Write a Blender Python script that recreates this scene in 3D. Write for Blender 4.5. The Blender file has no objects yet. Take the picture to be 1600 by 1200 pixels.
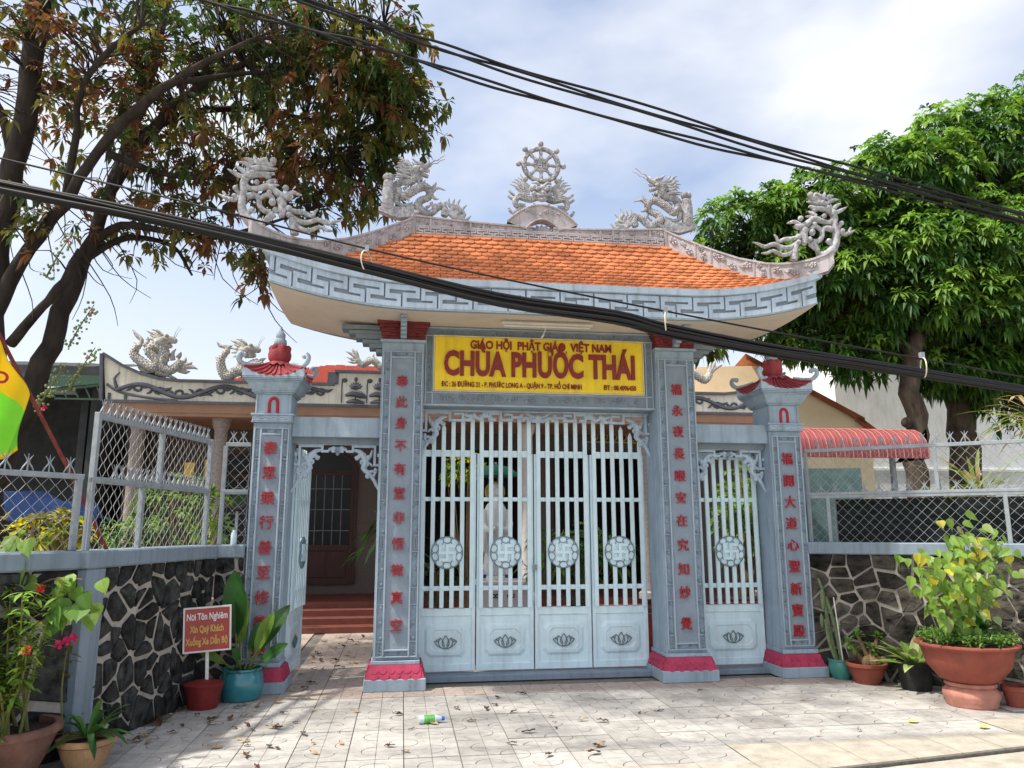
import bpy, math, random
from mathutils import Vector, Matrix, noise as mnoise
R = math.radians
scene = bpy.context.scene
COL = scene.collection
# ------------------------------------------------------------------ camera
cam_d = bpy.data.cameras.new('camera'); cam = bpy.data.objects.new('camera', cam_d); COL.objects.link(cam)
cam_d.sensor_fit = 'HORIZONTAL'; cam_d.sensor_width = 36.0; cam_d.lens = 26.605
cam_d.clip_start = 0.05; cam_d.clip_end = 2000
cam.location = (-1.51, -8.14, 1.6)
cam.rotation_euler = (math.pi/2 + 0.1883, 0.0016, -0.1413)
scene.camera = cam
# ------------------------------------------------------------------ sky, sun, exposure
SUN_DIR = Vector((-0.50, -0.12, 0.86)).normalized()          # towards the sun: high, from the left
SUN_EL = math.asin(SUN_DIR.z); SUN_AZ = math.atan2(SUN_DIR.x, SUN_DIR.y)
world = bpy.data.worlds.new('World'); scene.world = world; world.use_nodes = True
wn = world.node_tree.nodes; wl = world.node_tree.links
bg = wn['Background']; bg.inputs['Strength'].default_value = 0.135
sky = wn.new('ShaderNodeTexSky'); sky.sky_type = 'NISHITA'; sky.sun_disc = False
sky.sun_elevation = SUN_EL; sky.sun_rotation = SUN_AZ; sky.dust_density = 4.0; sky.air_density = 1.0
tc = wn.new('ShaderNodeTexCoord'); mp = wn.new('ShaderNodeMapping'); mp.inputs['Scale'].default_value = (1.0, 1.0, 2.2)
mp.inputs['Location'].default_value = (2.8, 1.98, 0.2)
nz = wn.new('ShaderNodeTexNoise'); nz.inputs['Scale'].default_value = 2.0; nz.inputs['Detail'].default_value = 5; nz.inputs['Roughness'].default_value = 0.5
rp = wn.new('ShaderNodeValToRGB'); rp.color_ramp.elements[0].position = 0.42; rp.color_ramp.elements[1].position = 0.66
rp.color_ramp.elements[0].color = (0.12, 0.12, 0.12, 1); rp.color_ramp.elements[1].color = (0.90, 0.90, 0.90, 1)
mx = wn.new('ShaderNodeMix'); mx.data_type = 'RGBA'
mx.inputs['B'].default_value = (4.3, 4.35, 4.5, 1)            # thin bright cloud veil
wl.new(tc.outputs['Generated'], mp.inputs['Vector']); wl.new(mp.outputs['Vector'], nz.inputs['Vector'])
wl.new(nz.outputs['Fac'], rp.inputs['Fac'])
sep = wn.new('ShaderNodeSeparateXYZ'); hz_ = wn.new('ShaderNodeMapRange'); hz_.inputs['From Min'].default_value = 0.02; hz_.inputs['From Max'].default_value = 0.50
hz_.inputs['To Min'].default_value = 0.85; hz_.inputs['To Max'].default_value = 0.0; adh = wn.new('ShaderNodeMath'); adh.operation = 'MAXIMUM'   # hazy air towards the horizon, all round
wl.new(tc.outputs['Generated'], sep.inputs[0]); wl.new(sep.outputs['Z'], hz_.inputs['Value']); wl.new(hz_.outputs['Result'], adh.inputs[0]); wl.new(rp.outputs['Color'], adh.inputs[1]); wl.new(adh.outputs[0], mx.inputs['Factor'])
wl.new(sky.outputs['Color'], mx.inputs['A']); wl.new(mx.outputs['Result'], bg.inputs['Color'])
sun_d = bpy.data.lights.new('sun', 'SUN'); sun_d.energy = 2.9; sun_d.angle = R(1.8); sun_d.color = (1.0, 0.94, 0.83)
sun = bpy.data.objects.new('sun', sun_d); COL.objects.link(sun)
sun.rotation_euler = (-SUN_DIR).to_track_quat('-Z', 'Y').to_euler(); sun.location = SUN_DIR*30
scene.view_settings.view_transform = 'Standard'; scene.view_settings.look = 'None'
scene.view_settings.exposure = 0.94; scene.view_settings.gamma = 1.0
scene.view_settings.use_curve_mapping = False
scene.cycles.max_bounces = 8; scene.cycles.transparent_max_bounces = 8

# ------------------------------------------------------------------ materials
MATS = {}
def mat(name, col, rough=0.7, var=0.12, scale=6.0, bump=0.0, bscale=40.0, col2=None, spec=0.3, metal=0.0,
        rnd=0.0, transl=0.0, streak=0.0, emit=0.0, coat=0.0, tex='noise', stretch=(1, 1, 1), dirt=0.0, wpos=False):
    m = bpy.data.materials.new(name); m.use_nodes = True
    n = m.node_tree.nodes; l = m.node_tree.links
    b = n['Principled BSDF']; out = n['Material Output']
    c = n.new('ShaderNodeTexCoord'); mpn = n.new('ShaderNodeMapping'); mpn.inputs['Scale'].default_value = stretch
    crd = c.outputs['Object']
    if wpos: crd = n.new('ShaderNodeNewGeometry').outputs['Position']
    l.new(crd, mpn.inputs['Vector'])
    ns = n.new('ShaderNodeTexNoise'); ns.inputs['Scale'].default_value = scale; ns.inputs['Detail'].default_value = 6
    ns.inputs['Roughness'].default_value = 0.62
    l.new(mpn.outputs['Vector'], ns.inputs['Vector'])
    lo = [max(0, x*(1-var*1.6)) for x in col] if col2 is None else list(col2)
    hi = [min(1, x*(1+var)) for x in col]
    r = n.new('ShaderNodeValToRGB'); r.color_ramp.elements[0].position = 0.32; r.color_ramp.elements[1].position = 0.68
    r.color_ramp.elements[0].color = (*lo, 1); r.color_ramp.elements[1].color = (*hi, 1)
    l.new(ns.outputs['Fac'], r.inputs['Fac']); cur = r.outputs['Color']
    if rnd:
        oi = n.new('ShaderNodeObjectInfo'); hs = n.new('ShaderNodeHueSaturation')
        mr = n.new('ShaderNodeMapRange'); mr.inputs['To Min'].default_value = 1-rnd; mr.inputs['To Max'].default_value = 1+rnd
        l.new(oi.outputs['Random'], mr.inputs['Value']); l.new(mr.outputs['Result'], hs.inputs['Value'])
        l.new(cur, hs.inputs['Color']); cur = hs.outputs['Color']
    if dirt:
        n2 = n.new('ShaderNodeTexNoise'); n2.inputs['Scale'].default_value = 2.3; n2.inputs['Detail'].default_value = 9
        n2.inputs['Roughness'].default_value = 0.75
        mp2 = n.new('ShaderNodeMapping'); mp2.inputs['Scale'].default_value = (2.2, 2.2, 0.7)
        l.new(crd, mp2.inputs['Vector']); l.new(mp2.outputs['Vector'], n2.inputs['Vector'])
        r2 = n.new('ShaderNodeValToRGB'); r2.color_ramp.elements[0].position = 0.50; r2.color_ramp.elements[1].position = 0.72
        r2.color_ramp.elements[0].color = (0, 0, 0, 1); r2.color_ramp.elements[1].color = (dirt, dirt, dirt, 1)
        mxx = n.new('ShaderNodeMix'); mxx.data_type = 'RGBA'; mxx.inputs['B'].default_value = (0.06, 0.055, 0.05, 1)
        l.new(n2.outputs['Fac'], r2.inputs['Fac']); l.new(r2.outputs['Color'], mxx.inputs['Factor'])
        l.new(cur, mxx.inputs['A']); cur = mxx.outputs['Result']
    if streak:                                   # rain streaks running down the face
        n3 = n.new('ShaderNodeTexNoise'); n3.inputs['Scale'].default_value = 1.0; n3.inputs['Detail'].default_value = 5
        mp3 = n.new('ShaderNodeMapping'); mp3.inputs['Scale'].default_value = (17, 17, 0.55); l.new(crd, mp3.inputs['Vector']); l.new(mp3.outputs['Vector'], n3.inputs['Vector'])
        r3 = n.new('ShaderNodeValToRGB'); r3.color_ramp.elements[0].position = 0.50; r3.color_ramp.elements[1].position = 0.78
        r3.color_ramp.elements[0].color = (0, 0, 0, 1); r3.color_ramp.elements[1].color = (streak, streak, streak, 1)
        mx3 = n.new('ShaderNodeMix'); mx3.data_type = 'RGBA'; mx3.inputs['B'].default_value = (0.07, 0.065, 0.055, 1)
        l.new(n3.outputs['Fac'], r3.inputs['Fac']); l.new(r3.outputs['Color'], mx3.inputs['Factor']); l.new(cur, mx3.inputs['A']); cur = mx3.outputs['Result']
    l.new(cur, b.inputs['Base Color'])
    b.inputs['Roughness'].default_value = rough; b.inputs['Specular IOR Level'].default_value = spec
    b.inputs['Metallic'].default_value = metal; b.inputs['Coat Weight'].default_value = coat
    if emit:
        l.new(cur, b.inputs['Emission Color']); b.inputs['Emission Strength'].default_value = emit
    if bump:
        bn = n.new('ShaderNodeBump'); bn.inputs['Strength'].default_value = bump; bn.inputs['Distance'].default_value = 0.01
        if tex == 'noise':
            t = n.new('ShaderNodeTexNoise'); t.inputs['Scale'].default_value = bscale; t.inputs['Detail'].default_value = 8
            h = t.outputs['Fac']
        elif tex == 'voronoi':
            t = n.new('ShaderNodeTexVoronoi'); t.inputs['Scale'].default_value = bscale; h = t.outputs['Distance']
        else:                                   # combed plaster: short strokes in changing directions
            v = n.new('ShaderNodeTexVoronoi'); v.inputs['Scale'].default_value = 16
            l.new(mpn.outputs['Vector'], v.inputs['Vector'])
            vr = n.new('ShaderNodeVectorRotate'); vr.rotation_type = 'Y_AXIS'
            ml = n.new('ShaderNodeMath'); ml.operation = 'MULTIPLY'; ml.inputs[1].default_value = 6.0
            sp = n.new('ShaderNodeSeparateColor'); l.new(v.outputs['Color'], sp.inputs['Color'])
            l.new(sp.outputs['Red'], ml.inputs[0]); l.new(ml.outputs[0], vr.inputs['Angle'])
            l.new(mpn.outputs['Vector'], vr.inputs['Vector'])
            t = n.new('ShaderNodeTexWave'); t.inputs['Scale'].default_value = bscale; t.inputs['Distortion'].default_value = 2.0
            t.inputs['Detail'].default_value = 2; h = t.outputs['Fac']
            l.new(vr.outputs['Vector'], t.inputs['Vector'])
        if tex != 'comb': l.new(mpn.outputs['Vector'], t.inputs['Vector'])
        l.new(h, bn.inputs['Height']); l.new(bn.outputs['Normal'], b.inputs['Normal'])
    if transl:
        ts = n.new('ShaderNodeBsdfTranslucent'); ms = n.new('ShaderNodeMixShader'); ms.inputs['Fac'].default_value = transl
        hv = n.new('ShaderNodeHueSaturation'); hv.inputs['Value'].default_value = 1.5; hv.inputs['Saturation'].default_value = 1.1
        l.new(cur, hv.inputs['Color']); l.new(hv.outputs['Color'], ts.inputs['Color'])
        l.new(b.outputs['BSDF'], ms.inputs[1]); l.new(ts.outputs['BSDF'], ms.inputs[2]); l.new(ms.outputs['Shader'], out.inputs['Surface'])
    MATS[name] = m
    return m
mat('paint', (0.325, 0.42, 0.505), 0.75, 0.09, 3.0, 0.3, 55, dirt=0.30, streak=.35)
mat('panel', (0.40, 0.50, 0.60), 0.8, 0.06, 5.0, 0.9, 34, tex='comb', dirt=0.12)
mat('carve', (0.35, 0.43, 0.505), 0.8, 0.08, 8.0, 0.2, 60, dirt=0.15)
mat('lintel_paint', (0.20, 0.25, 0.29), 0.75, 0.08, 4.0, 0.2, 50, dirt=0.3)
mat('eave_paint', (0.42, 0.52, 0.62), 0.7, 0.06, 3.0, 0.15, 50, dirt=0.3, streak=.4)
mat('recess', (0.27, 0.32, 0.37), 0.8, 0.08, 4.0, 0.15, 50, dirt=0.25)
mat('soffit', (0.68, 0.60, 0.50), 0.8, 0.05, 2.0, 0.1, 40, dirt=0.12)
mat('ridge', (0.44, 0.415, 0.43), 0.85, 0.10, 5.0, 0.4, 45, dirt=0.42, streak=.5)
mat('sculpt', (0.395, 0.40, 0.415), 0.85, 0.3, 26.0, 0.9, 55, dirt=0.55)
mat('sculpt_cream', (0.50, 0.49, 0.45), 0.85, 0.3, 22.0, 0.9, 50, dirt=0.55)
mat('gate_metal', (0.64, 0.81, 0.87), 0.42, 0.05, 4.0, 0.06, 30, spec=0.45, dirt=0.2, streak=.2)
mat('gate_trim', (0.14, 0.20, 0.22), 0.45, 0.06, 4.0, spec=0.4)
mat('crimson', (0.42, 0.045, 0.10), 0.7, 0.15, 9.0, 0.25, 40, dirt=0.15)
mat('dark_red', (0.19, 0.035, 0.04), 0.75, 0.2, 20, 0.6, 70)
mat('red_roof', (0.33, 0.055, 0.065), 0.75, 0.14, 10, 0.3, 40, dirt=0.3)
mat('char_red', (0.40, 0.022, 0.032), 0.6, 0.10, 12)
mat('tile', (0.52, 0.18, 0.072), 0.7, 0.14, 30, 0.3, 60, rnd=0.24, dirt=0.30, wpos=True)
mat('sign_yellow', (0.85, 0.62, 0.03), 0.6, 0.08, 2.0, 0.25, 60, dirt=0.22, streak=.22)
mat('sign_red', (0.24, 0.03, 0.03), 0.55, 0.10, 12)
mat('sign_edge', (0.62, 0.60, 0.50), 0.6)
mat('stone', (0.034, 0.035, 0.035), 0.8, 0.7, 12, 1.3, 22, rnd=0.45, spec=0.25)
mat('stone_warm', (0.058, 0.052, 0.045), 0.85, 0.6, 7, 1.2, 16, rnd=0.65, spec=0.2, stretch=(1, 1, 1.6))
mat('mortar', (0.42, 0.385, 0.34), 0.9, 0.15, 9, 0.8, 40, dirt=0.35)
mat('wall_paint', (0.22, 0.28, 0.345), 0.75, 0.08, 3.0, 0.25, 50, dirt=0.25, streak=.4)
mat('galv', (0.27, 0.305, 0.335), 0.5, 0.12, 14, spec=0.4, streak=.2)
mat('wire', (0.34, 0.35, 0.345), 0.5, 0.10, 10)
mat('cable', (0.006, 0.0065, 0.008), 0.55, 0.2, 20, spec=0.35)
mat('tie', (0.62, 0.58, 0.48), 0.6)
mat('paver', (0.41, 0.395, 0.37), 0.85, 0.13, 7, 0.4, 60, rnd=0.15, dirt=0.38, wpos=True)
mat('joint', (0.19, 0.175, 0.15), 0.95, 0.2, 20, 0.5, 60)
mat('road', (0.42, 0.385, 0.32), 0.9, 0.14, 6, 0.5, 50, dirt=0.3)
mat('ground', (0.24, 0.22, 0.18), 0.9, 0.2, 1.5, 0.3, 20)
mat('bark', (0.036, 0.029, 0.024), 0.95, 0.35, 7, 1.0, 18, stretch=(1, 1, .35))
mat('bark_pale', (0.17, 0.13, 0.09), 0.95, 0.35, 8, 1.0, 20, stretch=(1, 1, .35))
for k, c, t in (('leaf_dark', (0.055, 0.095, 0.024), .40), ('leaf_olive', (0.14, 0.13, 0.03), .45), ('leaf_rust', (0.17, 0.080, 0.035), .48),
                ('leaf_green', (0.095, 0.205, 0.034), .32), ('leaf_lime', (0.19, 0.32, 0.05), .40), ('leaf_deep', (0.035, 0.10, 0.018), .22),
                ('leaf_bodhi', (0.20, 0.33, 0.06), .42), ('leaf_yellow', (0.55, 0.50, 0.05), .42), ('leaf_canna', (0.035, 0.12, 0.025), .35),
                ('leaf_pale', (0.34, 0.42, 0.16), .35), ('leaf_palm', (0.22, 0.28, 0.07), .35), ('leaf_straw', (0.42, 0.34, 0.16), .25)):
    mat(k, c, 0.5, 0.30, 3.0, transl=t, spec=0.4)
mat('dead_brown', (0.13, 0.06, 0.03), 0.8, 0.3, 20, rnd=0.4); mat('dead_tan', (0.42, 0.30, 0.15), 0.8, 0.25, 20, rnd=0.3)
mat('dead_dark', (0.035, 0.022, 0.018), 0.8, 0.3, 20, rnd=0.4); mat('petal_yellow', (0.65, 0.55, 0.10), 0.7)
mat('stem', (0.16, 0.17, 0.05), 0.7); mat('stem_brown', (0.20, 0.13, 0.07), 0.85, 0.2, 30)
mat('flower_pink', (0.75, 0.05, 0.17), 0.6, transl=.25); mat('flower_red', (0.70, 0.04, 0.04), 0.6, transl=.25)
mat('cactus', (0.16, 0.21, 0.11), 0.75, 0.2, 20, 0.3, 60)
mat('soil', (0.05, 0.035, 0.025), 0.95, 0.3, 30, 1.0, 40)
mat('terracotta', (0.26, 0.068, 0.046), 0.7, 0.14, 6, 0.25, 30, dirt=0.25); mat('terra_old', (0.20, 0.10, 0.075), 0.85, 0.2, 8, 0.4, 30, dirt=0.35)
mat('terra_tan', (0.46, 0.27, 0.14), 0.8, 0.2, 8, 0.4, 30, dirt=0.4); mat('terra_pink', (0.44, 0.20, 0.15), 0.85, 0.2, 6, 0.4, 30, dirt=0.3)
mat('teal', (0.025, 0.20, 0.24), 0.22, 0.12, 5, spec=0.6, coat=0.4); mat('teal_green', (0.05, 0.25, 0.22), 0.25, 0.12, 5, spec=0.6, coat=0.3)
mat('bucket_red', (0.20, 0.022, 0.022), 0.6, 0.15, 8); mat('black_plastic', (0.028, 0.027, 0.026), 0.7, 0.4, 6, dirt=.1)
mat('notice_red', (0.36, 0.018, 0.022), 0.18, 0.15, 3, spec=0.6); mat('white_paint', (0.75, 0.74, 0.72), 0.6, 0.05); mat('gold_paint', (0.66, 0.46, 0.12), 0.5)
mat('parapet_cream', (0.80, 0.78, 0.66), 0.8, 0.06, 3, 0.2, 50, dirt=0.25, streak=.35); mat('parapet_grey', (0.10, 0.11, 0.135), 0.8, 0.12, 8, 0.4, 50, dirt=0.2)
mat('beam_tan', (0.36, 0.215, 0.145), 0.8, 0.08, 3, dirt=0.2); mat('pebble', (0.15, 0.12, 0.105), 0.9, 0.35, 60, 0.8, 130, dirt=0.1)
mat('column', (0.33, 0.29, 0.265), 0.85, 0.2, 30, 0.4, 80); mat('column_white', (0.60, 0.58, 0.56), 0.8, 0.1, 8)
mat('wood_dark', (0.050, 0.014, 0.010), 0.45, 0.3, 14, spec=0.4, stretch=(3, 3, .4)); mat('glass_dark', (0.012, 0.014, 0.015), 0.25, 0.1, 3, spec=0.25)
mat('step_tile', (0.16, 0.05, 0.035), 0.45, 0.15, 8, spec=0.4, rnd=.12); mat('interior', (0.10, 0.085, 0.075), 0.9, 0.2, 4)
mat('red_tile', (0.50, 0.13, 0.09), 0.75, 0.12, 12, 0.3, 40, dirt=0.15)
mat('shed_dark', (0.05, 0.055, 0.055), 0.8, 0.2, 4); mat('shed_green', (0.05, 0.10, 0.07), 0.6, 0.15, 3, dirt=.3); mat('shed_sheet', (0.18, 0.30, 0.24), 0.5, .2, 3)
mat('tarp_blue', (0.02, 0.06, 0.20), 0.5, 0.2, 4, 0.6, 8)
mat('awning', (0.30, 0.075, 0.075), 0.45, 0.10, 4, spec=.4, dirt=0.15); mat('awning_rib', (0.38, 0.16, 0.145), 0.5)
mat('house_yellow', (0.82, 0.69, 0.46), 0.85, 0.05, 2, 0.2, 60, dirt=0.12); mat('house_white', (0.78, 0.82, 0.84), 0.85, 0.05, 2, 0.2, 60, dirt=0.22, streak=.1)
mat('eave_brown', (0.30, 0.10, 0.04), 0.8, 0.15, 8); mat('shade_net', (0.010, 0.016, 0.017), 0.9, 0.6, 5, stretch=(1, 1, 12))
mat('statue_white', (0.72, 0.71, 0.69), 0.5, 0.05, 4); mat('halo_gold', (0.55, 0.40, 0.10), 0.5, 0.15, 10); mat('canopy_green', (0.01, 0.12, 0.07), 0.6, 0.15, 6)
mat('planter_red', (0.45, 0.06, 0.04), 0.6, 0.12, 5, dirt=0.15); mat('flag_yellow', (0.80, 0.62, 0.02), 0.7, 0.06, 3, transl=.35); mat('flag_green', (0.32, 0.72, 0.07), 0.7, 0.06, 3, transl=.35)
mat('pole_red', (0.20, 0.035, 0.03), 0.6, 0.3, 14, dirt=0.4); mat('bottle_green', (0.12, 0.45, 0.10), 0.25, .3, 30, spec=.6); mat('bottle_blue', (0.02, 0.12, 0.55), 0.3); mat('bottle_clear', (0.55, 0.68, 0.72), 0.15, spec=.6)
mat('text_black', (0.02, 0.02, 0.02), 0.7); mat('fixture', (0.66, 0.65, 0.62), 0.5, 0.08); mat('curtain', (0.09, 0.16, 0.16), 0.8, .2, 4)
mat('paper_gold', (0.75, 0.50, 0.12), 0.7); mat('rubber', (0.02, 0.02, 0.02), 0.6)

# ------------------------------------------------------------------ mesh builder
def sgn(x): return -1.0 if x < 0 else 1.0
def smooth_path(pts, rad, sub):
    P = [Vector(p) for p in pts]; n = len(P); o = []; r = []
    for i in range(n-1):
        a, b, c, d = P[max(i-1, 0)], P[i], P[i+1], P[min(i+2, n-1)]
        for k in range(sub):
            t = k/sub
            o.append(0.5*((2*b)+(c-a)*t+(2*a-5*b+4*c-d)*t*t+(3*b-a-3*c+d)*t**3)); r.append(rad[i]*(1-t)+rad[i+1]*t)
    o.append(P[-1]); r.append(rad[-1]); return o, r
class MB:
    def __init__(s): s.v = []; s.f = []; s.m = []; s.k = 0
    def add(s, vs, fs):
        b = len(s.v); s.v.extend([tuple(v) for v in vs]); s.f.extend([tuple(i+b for i in f) for f in fs]); s.m.extend([s.k]*len(fs)); return s
    def box(s, x0, y0, z0, x1, y1, z1):
        return s.add([(x0,y0,z0),(x1,y0,z0),(x1,y1,z0),(x0,y1,z0),(x0,y0,z1),(x1,y0,z1),(x1,y1,z1),(x0,y1,z1)],
                     [(0,3,2,1),(4,5,6,7),(0,1,5,4),(1,2,6,5),(2,3,7,6),(3,0,4,7)])
    def frustum(s, cx, cy, hx0, hy0, z0, hx1, hy1, z1):
        return s.add([(cx-hx0,cy-hy0,z0),(cx+hx0,cy-hy0,z0),(cx+hx0,cy+hy0,z0),(cx-hx0,cy+hy0,z0),(cx-hx1,cy-hy1,z1),(cx+hx1,cy-hy1,z1),(cx+hx1,cy+hy1,z1),(cx-hx1,cy+hy1,z1)],
                     [(0,3,2,1),(4,5,6,7),(0,1,5,4),(1,2,6,5),(2,3,7,6),(3,0,4,7)])
    def bar(s, a, b, w, h, up=(0,0,1)):              # box between two points, w across, h along up
        a = Vector(a); b = Vector(b); d = (b-a).normalized(); u = Vector(up); x = d.cross(u)
        if x.length < 1e-4: x = d.cross(Vector((0,1,0)))
        x.normalize(); u = x.cross(d); x *= w/2; u *= h/2
        return s.add([a-x-u, a+x-u, a+x+u, a-x+u, b-x-u, b+x-u, b+x+u, b-x+u],
                     [(0,1,2,3),(7,6,5,4),(0,4,5,1),(1,5,6,2),(2,6,7,3),(3,7,4,0)])
    def prism(s, poly, y0, y1, fn=None):             # polygon in x,z pushed from y0 (front) to y1
        A = sum(poly[i][0]*poly[(i+1)%len(poly)][1]-poly[(i+1)%len(poly)][0]*poly[i][1] for i in range(len(poly)))
        if A < 0: poly = poly[::-1]
        n = len(poly); g = fn or (lambda x, y, z: (x, y, z))
        vs = [g(p[0], y0, p[1]) for p in poly]+[g(p[0], y1, p[1]) for p in poly]
        return s.add(vs, [tuple(range(n)), tuple(range(2*n-1, n-1, -1))]+[(i, i+n, (i+1)%n+n, (i+1)%n) for i in range(n)])
    def lathe(s, prof, c=(0,0,0), n=20, fn=None):    # profile r,z
        vs = []; fs = []; m = len(prof)
        for i in range(n):
            a = 2*math.pi*i/n; ca, sa = math.cos(a), math.sin(a)
            for r, z in prof:
                k = fn(a, r, z) if fn else 1
                vs.append((c[0]+r*k*ca, c[1]+r*k*sa, c[2]+z))
        for i in range(n):
            j = (i+1) % n
            for q in range(m-1): fs.append((i*m+q, j*m+q, j*m+q+1, i*m+q+1))
        if prof[0][0] > 1e-5: fs.append(tuple(i*m for i in range(n-1, -1, -1)))
        if prof[-1][0] > 1e-5: fs.append(tuple(i*m+m-1 for i in range(n)))
        return s.add(vs, fs)
    def tube(s, pts, rad, n=8, sub=1, flat=1.0, caps=True):
        if not isinstance(rad, (list, tuple)): rad = [rad]*len(pts)
        elif len(rad) != len(pts):
            r0, r1 = rad[0], rad[-1]; rad = [r0+(r1-r0)*i/(len(pts)-1) for i in range(len(pts))]
        P, r = smooth_path(pts, rad, sub) if sub > 1 else ([Vector(p) for p in pts], rad)
        vs = []; fs = []; N = len(P)
        t = (P[1]-P[0]).normalized(); x = t.cross(Vector((0, 1, 0)))
        if x.length < .2: x = t.cross(Vector((1, 0, 0)))
        x.normalize()
        for i in range(N):
            t = (P[min(i+1, N-1)]-P[max(i-1, 0)])
            t = t.normalized() if t.length > 1e-9 else Vector((0, 0, 1))
            x = x-t*x.dot(t)
            x = x.normalized() if x.length > 1e-6 else t.orthogonal().normalized()
            y = t.cross(x)
            for k in range(n):
                a = 2*math.pi*k/n; vs.append(P[i]+(x*math.cos(a)+y*(math.sin(a)*flat))*r[i])
        for i in range(N-1):
            for k in range(n):
                q = (k+1) % n; fs.append((i*n+k, i*n+q, (i+1)*n+q, (i+1)*n+k))
        if caps: fs.append(tuple(range(n-1, -1, -1))); fs.append(tuple((N-1)*n+k for k in range(n)))
        return s.add(vs, fs)
    def ball(s, c, r, n=10, m=7, sc=(1,1,1)):
        prof = [(r*math.sin(math.pi*i/m), -r*math.cos(math.pi*i/m)) for i in range(m+1)]
        prof[0] = (0, -r); prof[-1] = (0, r); vs = []; fs = []
        for i in range(n):
            a = 2*math.pi*i/n
            for q, z in prof: vs.append((c[0]+q*math.cos(a)*sc[0], c[1]+q*math.sin(a)*sc[1], c[2]+z*sc[2]))
        M = m+1
        for i in range(n):
            j = (i+1) % n
            for q in range(m):
                if q == 0: fs.append((i*M, j*M+1, i*M+1))
                elif q == m-1: fs.append((i*M+q, j*M+q, i*M+q+1))
                else: fs.append((i*M+q, j*M+q, j*M+q+1, i*M+q+1))
        return s.add(vs, fs)
    def ring(s, c, r, w, n=28, axis='y', flat=1.0):  # torus in the xz plane (axis y)
        pts = [(c[0]+r*math.cos(2*math.pi*i/n), c[1], c[2]+r*math.sin(2*math.pi*i/n)) for i in range(n+1)]
        if axis == 'z': pts = [(c[0]+r*math.cos(2*math.pi*i/n), c[1]+r*math.sin(2*math.pi*i/n), c[2]) for i in range(n+1)]
        return s.tube(pts, w, 6, 1, flat, False)
    def mesh(s, name, mats, smooth=None, fix=False):
        me = bpy.data.meshes.new(name); me.from_pydata(s.v, [], s.f)
        for m in (mats if isinstance(mats, (list, tuple)) else [mats]): me.materials.append(MATS[m])
        if len(me.materials) > 1: me.polygons.foreach_set('material_index', s.m)
        if smooth is not None:
            me.polygons.foreach_set('use_smooth', [True]*len(me.polygons)); me.set_sharp_from_angle(angle=R(smooth))
        me.update(); return me
    def build(s, name, mats, parent=None, smooth=None, bevel=0.0):
        return link(name, s.mesh(name, mats, smooth), parent, bevel)
WLOC = {}
def link(name, me, parent=None, bevel=0.0, loc=None):
    o = bpy.data.objects.new(name, me); COL.objects.link(o)
    if parent is not None:
        o.parent = parent
        if loc is None: o.location = -WLOC.get(parent.name, Vector((0, 0, 0)))   # mesh is in scene coordinates
        else: o.location = loc
    elif loc is not None: o.location = loc
    if bevel:
        b = o.modifiers.new('bevel', 'BEVEL'); b.width = bevel; b.segments = 1; b.limit_method = 'ANGLE'; b.angle_limit = R(40)
    return o
def tag(o, label=None, cat=None, group=None, kind=None):
    if label: o['label'] = label
    if cat: o['category'] = cat
    if group: o['group'] = group
    if kind: o['kind'] = kind
    return o
def thing(name, label, cat, loc=(0,0,0), rz=0.0, group=None, local=False):
    o = bpy.data.objects.new(name, None); COL.objects.link(o); o.empty_display_size = 0.1
    o.location = loc; o.rotation_euler = (0, 0, rz); tag(o, label, cat, group)
    if not local: WLOC[o.name] = Vector(loc)          # parts of it are modelled in scene coordinates
    return o
def copy_tree(o, parent=None):
    c = o.copy(); COL.objects.link(c); c.parent = parent
    for ch in list(o.children): copy_tree(ch, c)
    return c
def text_mesh(body, size, depth, bold=0.0, align='CENTER', xs=1.0):
    c = bpy.data.curves.new('lettering', 'FONT'); c.body = body; c.size = size; c.extrude = depth/2; c.offset = bold
    c.align_x = align; c.align_y = 'CENTER'; c.resolution_u = 3
    o = bpy.data.objects.new('lettering', c); COL.objects.link(o)
    dg = bpy.context.evaluated_depsgraph_get(); me = bpy.data.meshes.new_from_object(o.evaluated_get(dg))
    bpy.data.objects.remove(o); bpy.data.curves.remove(c)
    me.transform(Matrix(((xs,0,0,0),(0,0,-1,0),(0,1,0,0),(0,0,0,1))))     # stand it up facing -Y
    return me
def lettering(name, body, size, depth, m, parent, loc, bold=0.0, xs=1.0, align='CENTER', width=None):
    me = text_mesh(body, size, depth, bold, align, xs); me.materials.clear(); me.materials.append(MATS[m])
    if width:
        w = max(v.co.x for v in me.vertices)-min(v.co.x for v in me.vertices)
        me.transform(Matrix.Diagonal((width/w, 1, 1, 1)))
    o = bpy.data.objects.new(name, me); COL.objects.link(o); o.parent = parent
    o.location = Vector(loc)-WLOC.get(parent.name, Vector((0,0,0))); return o
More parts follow.
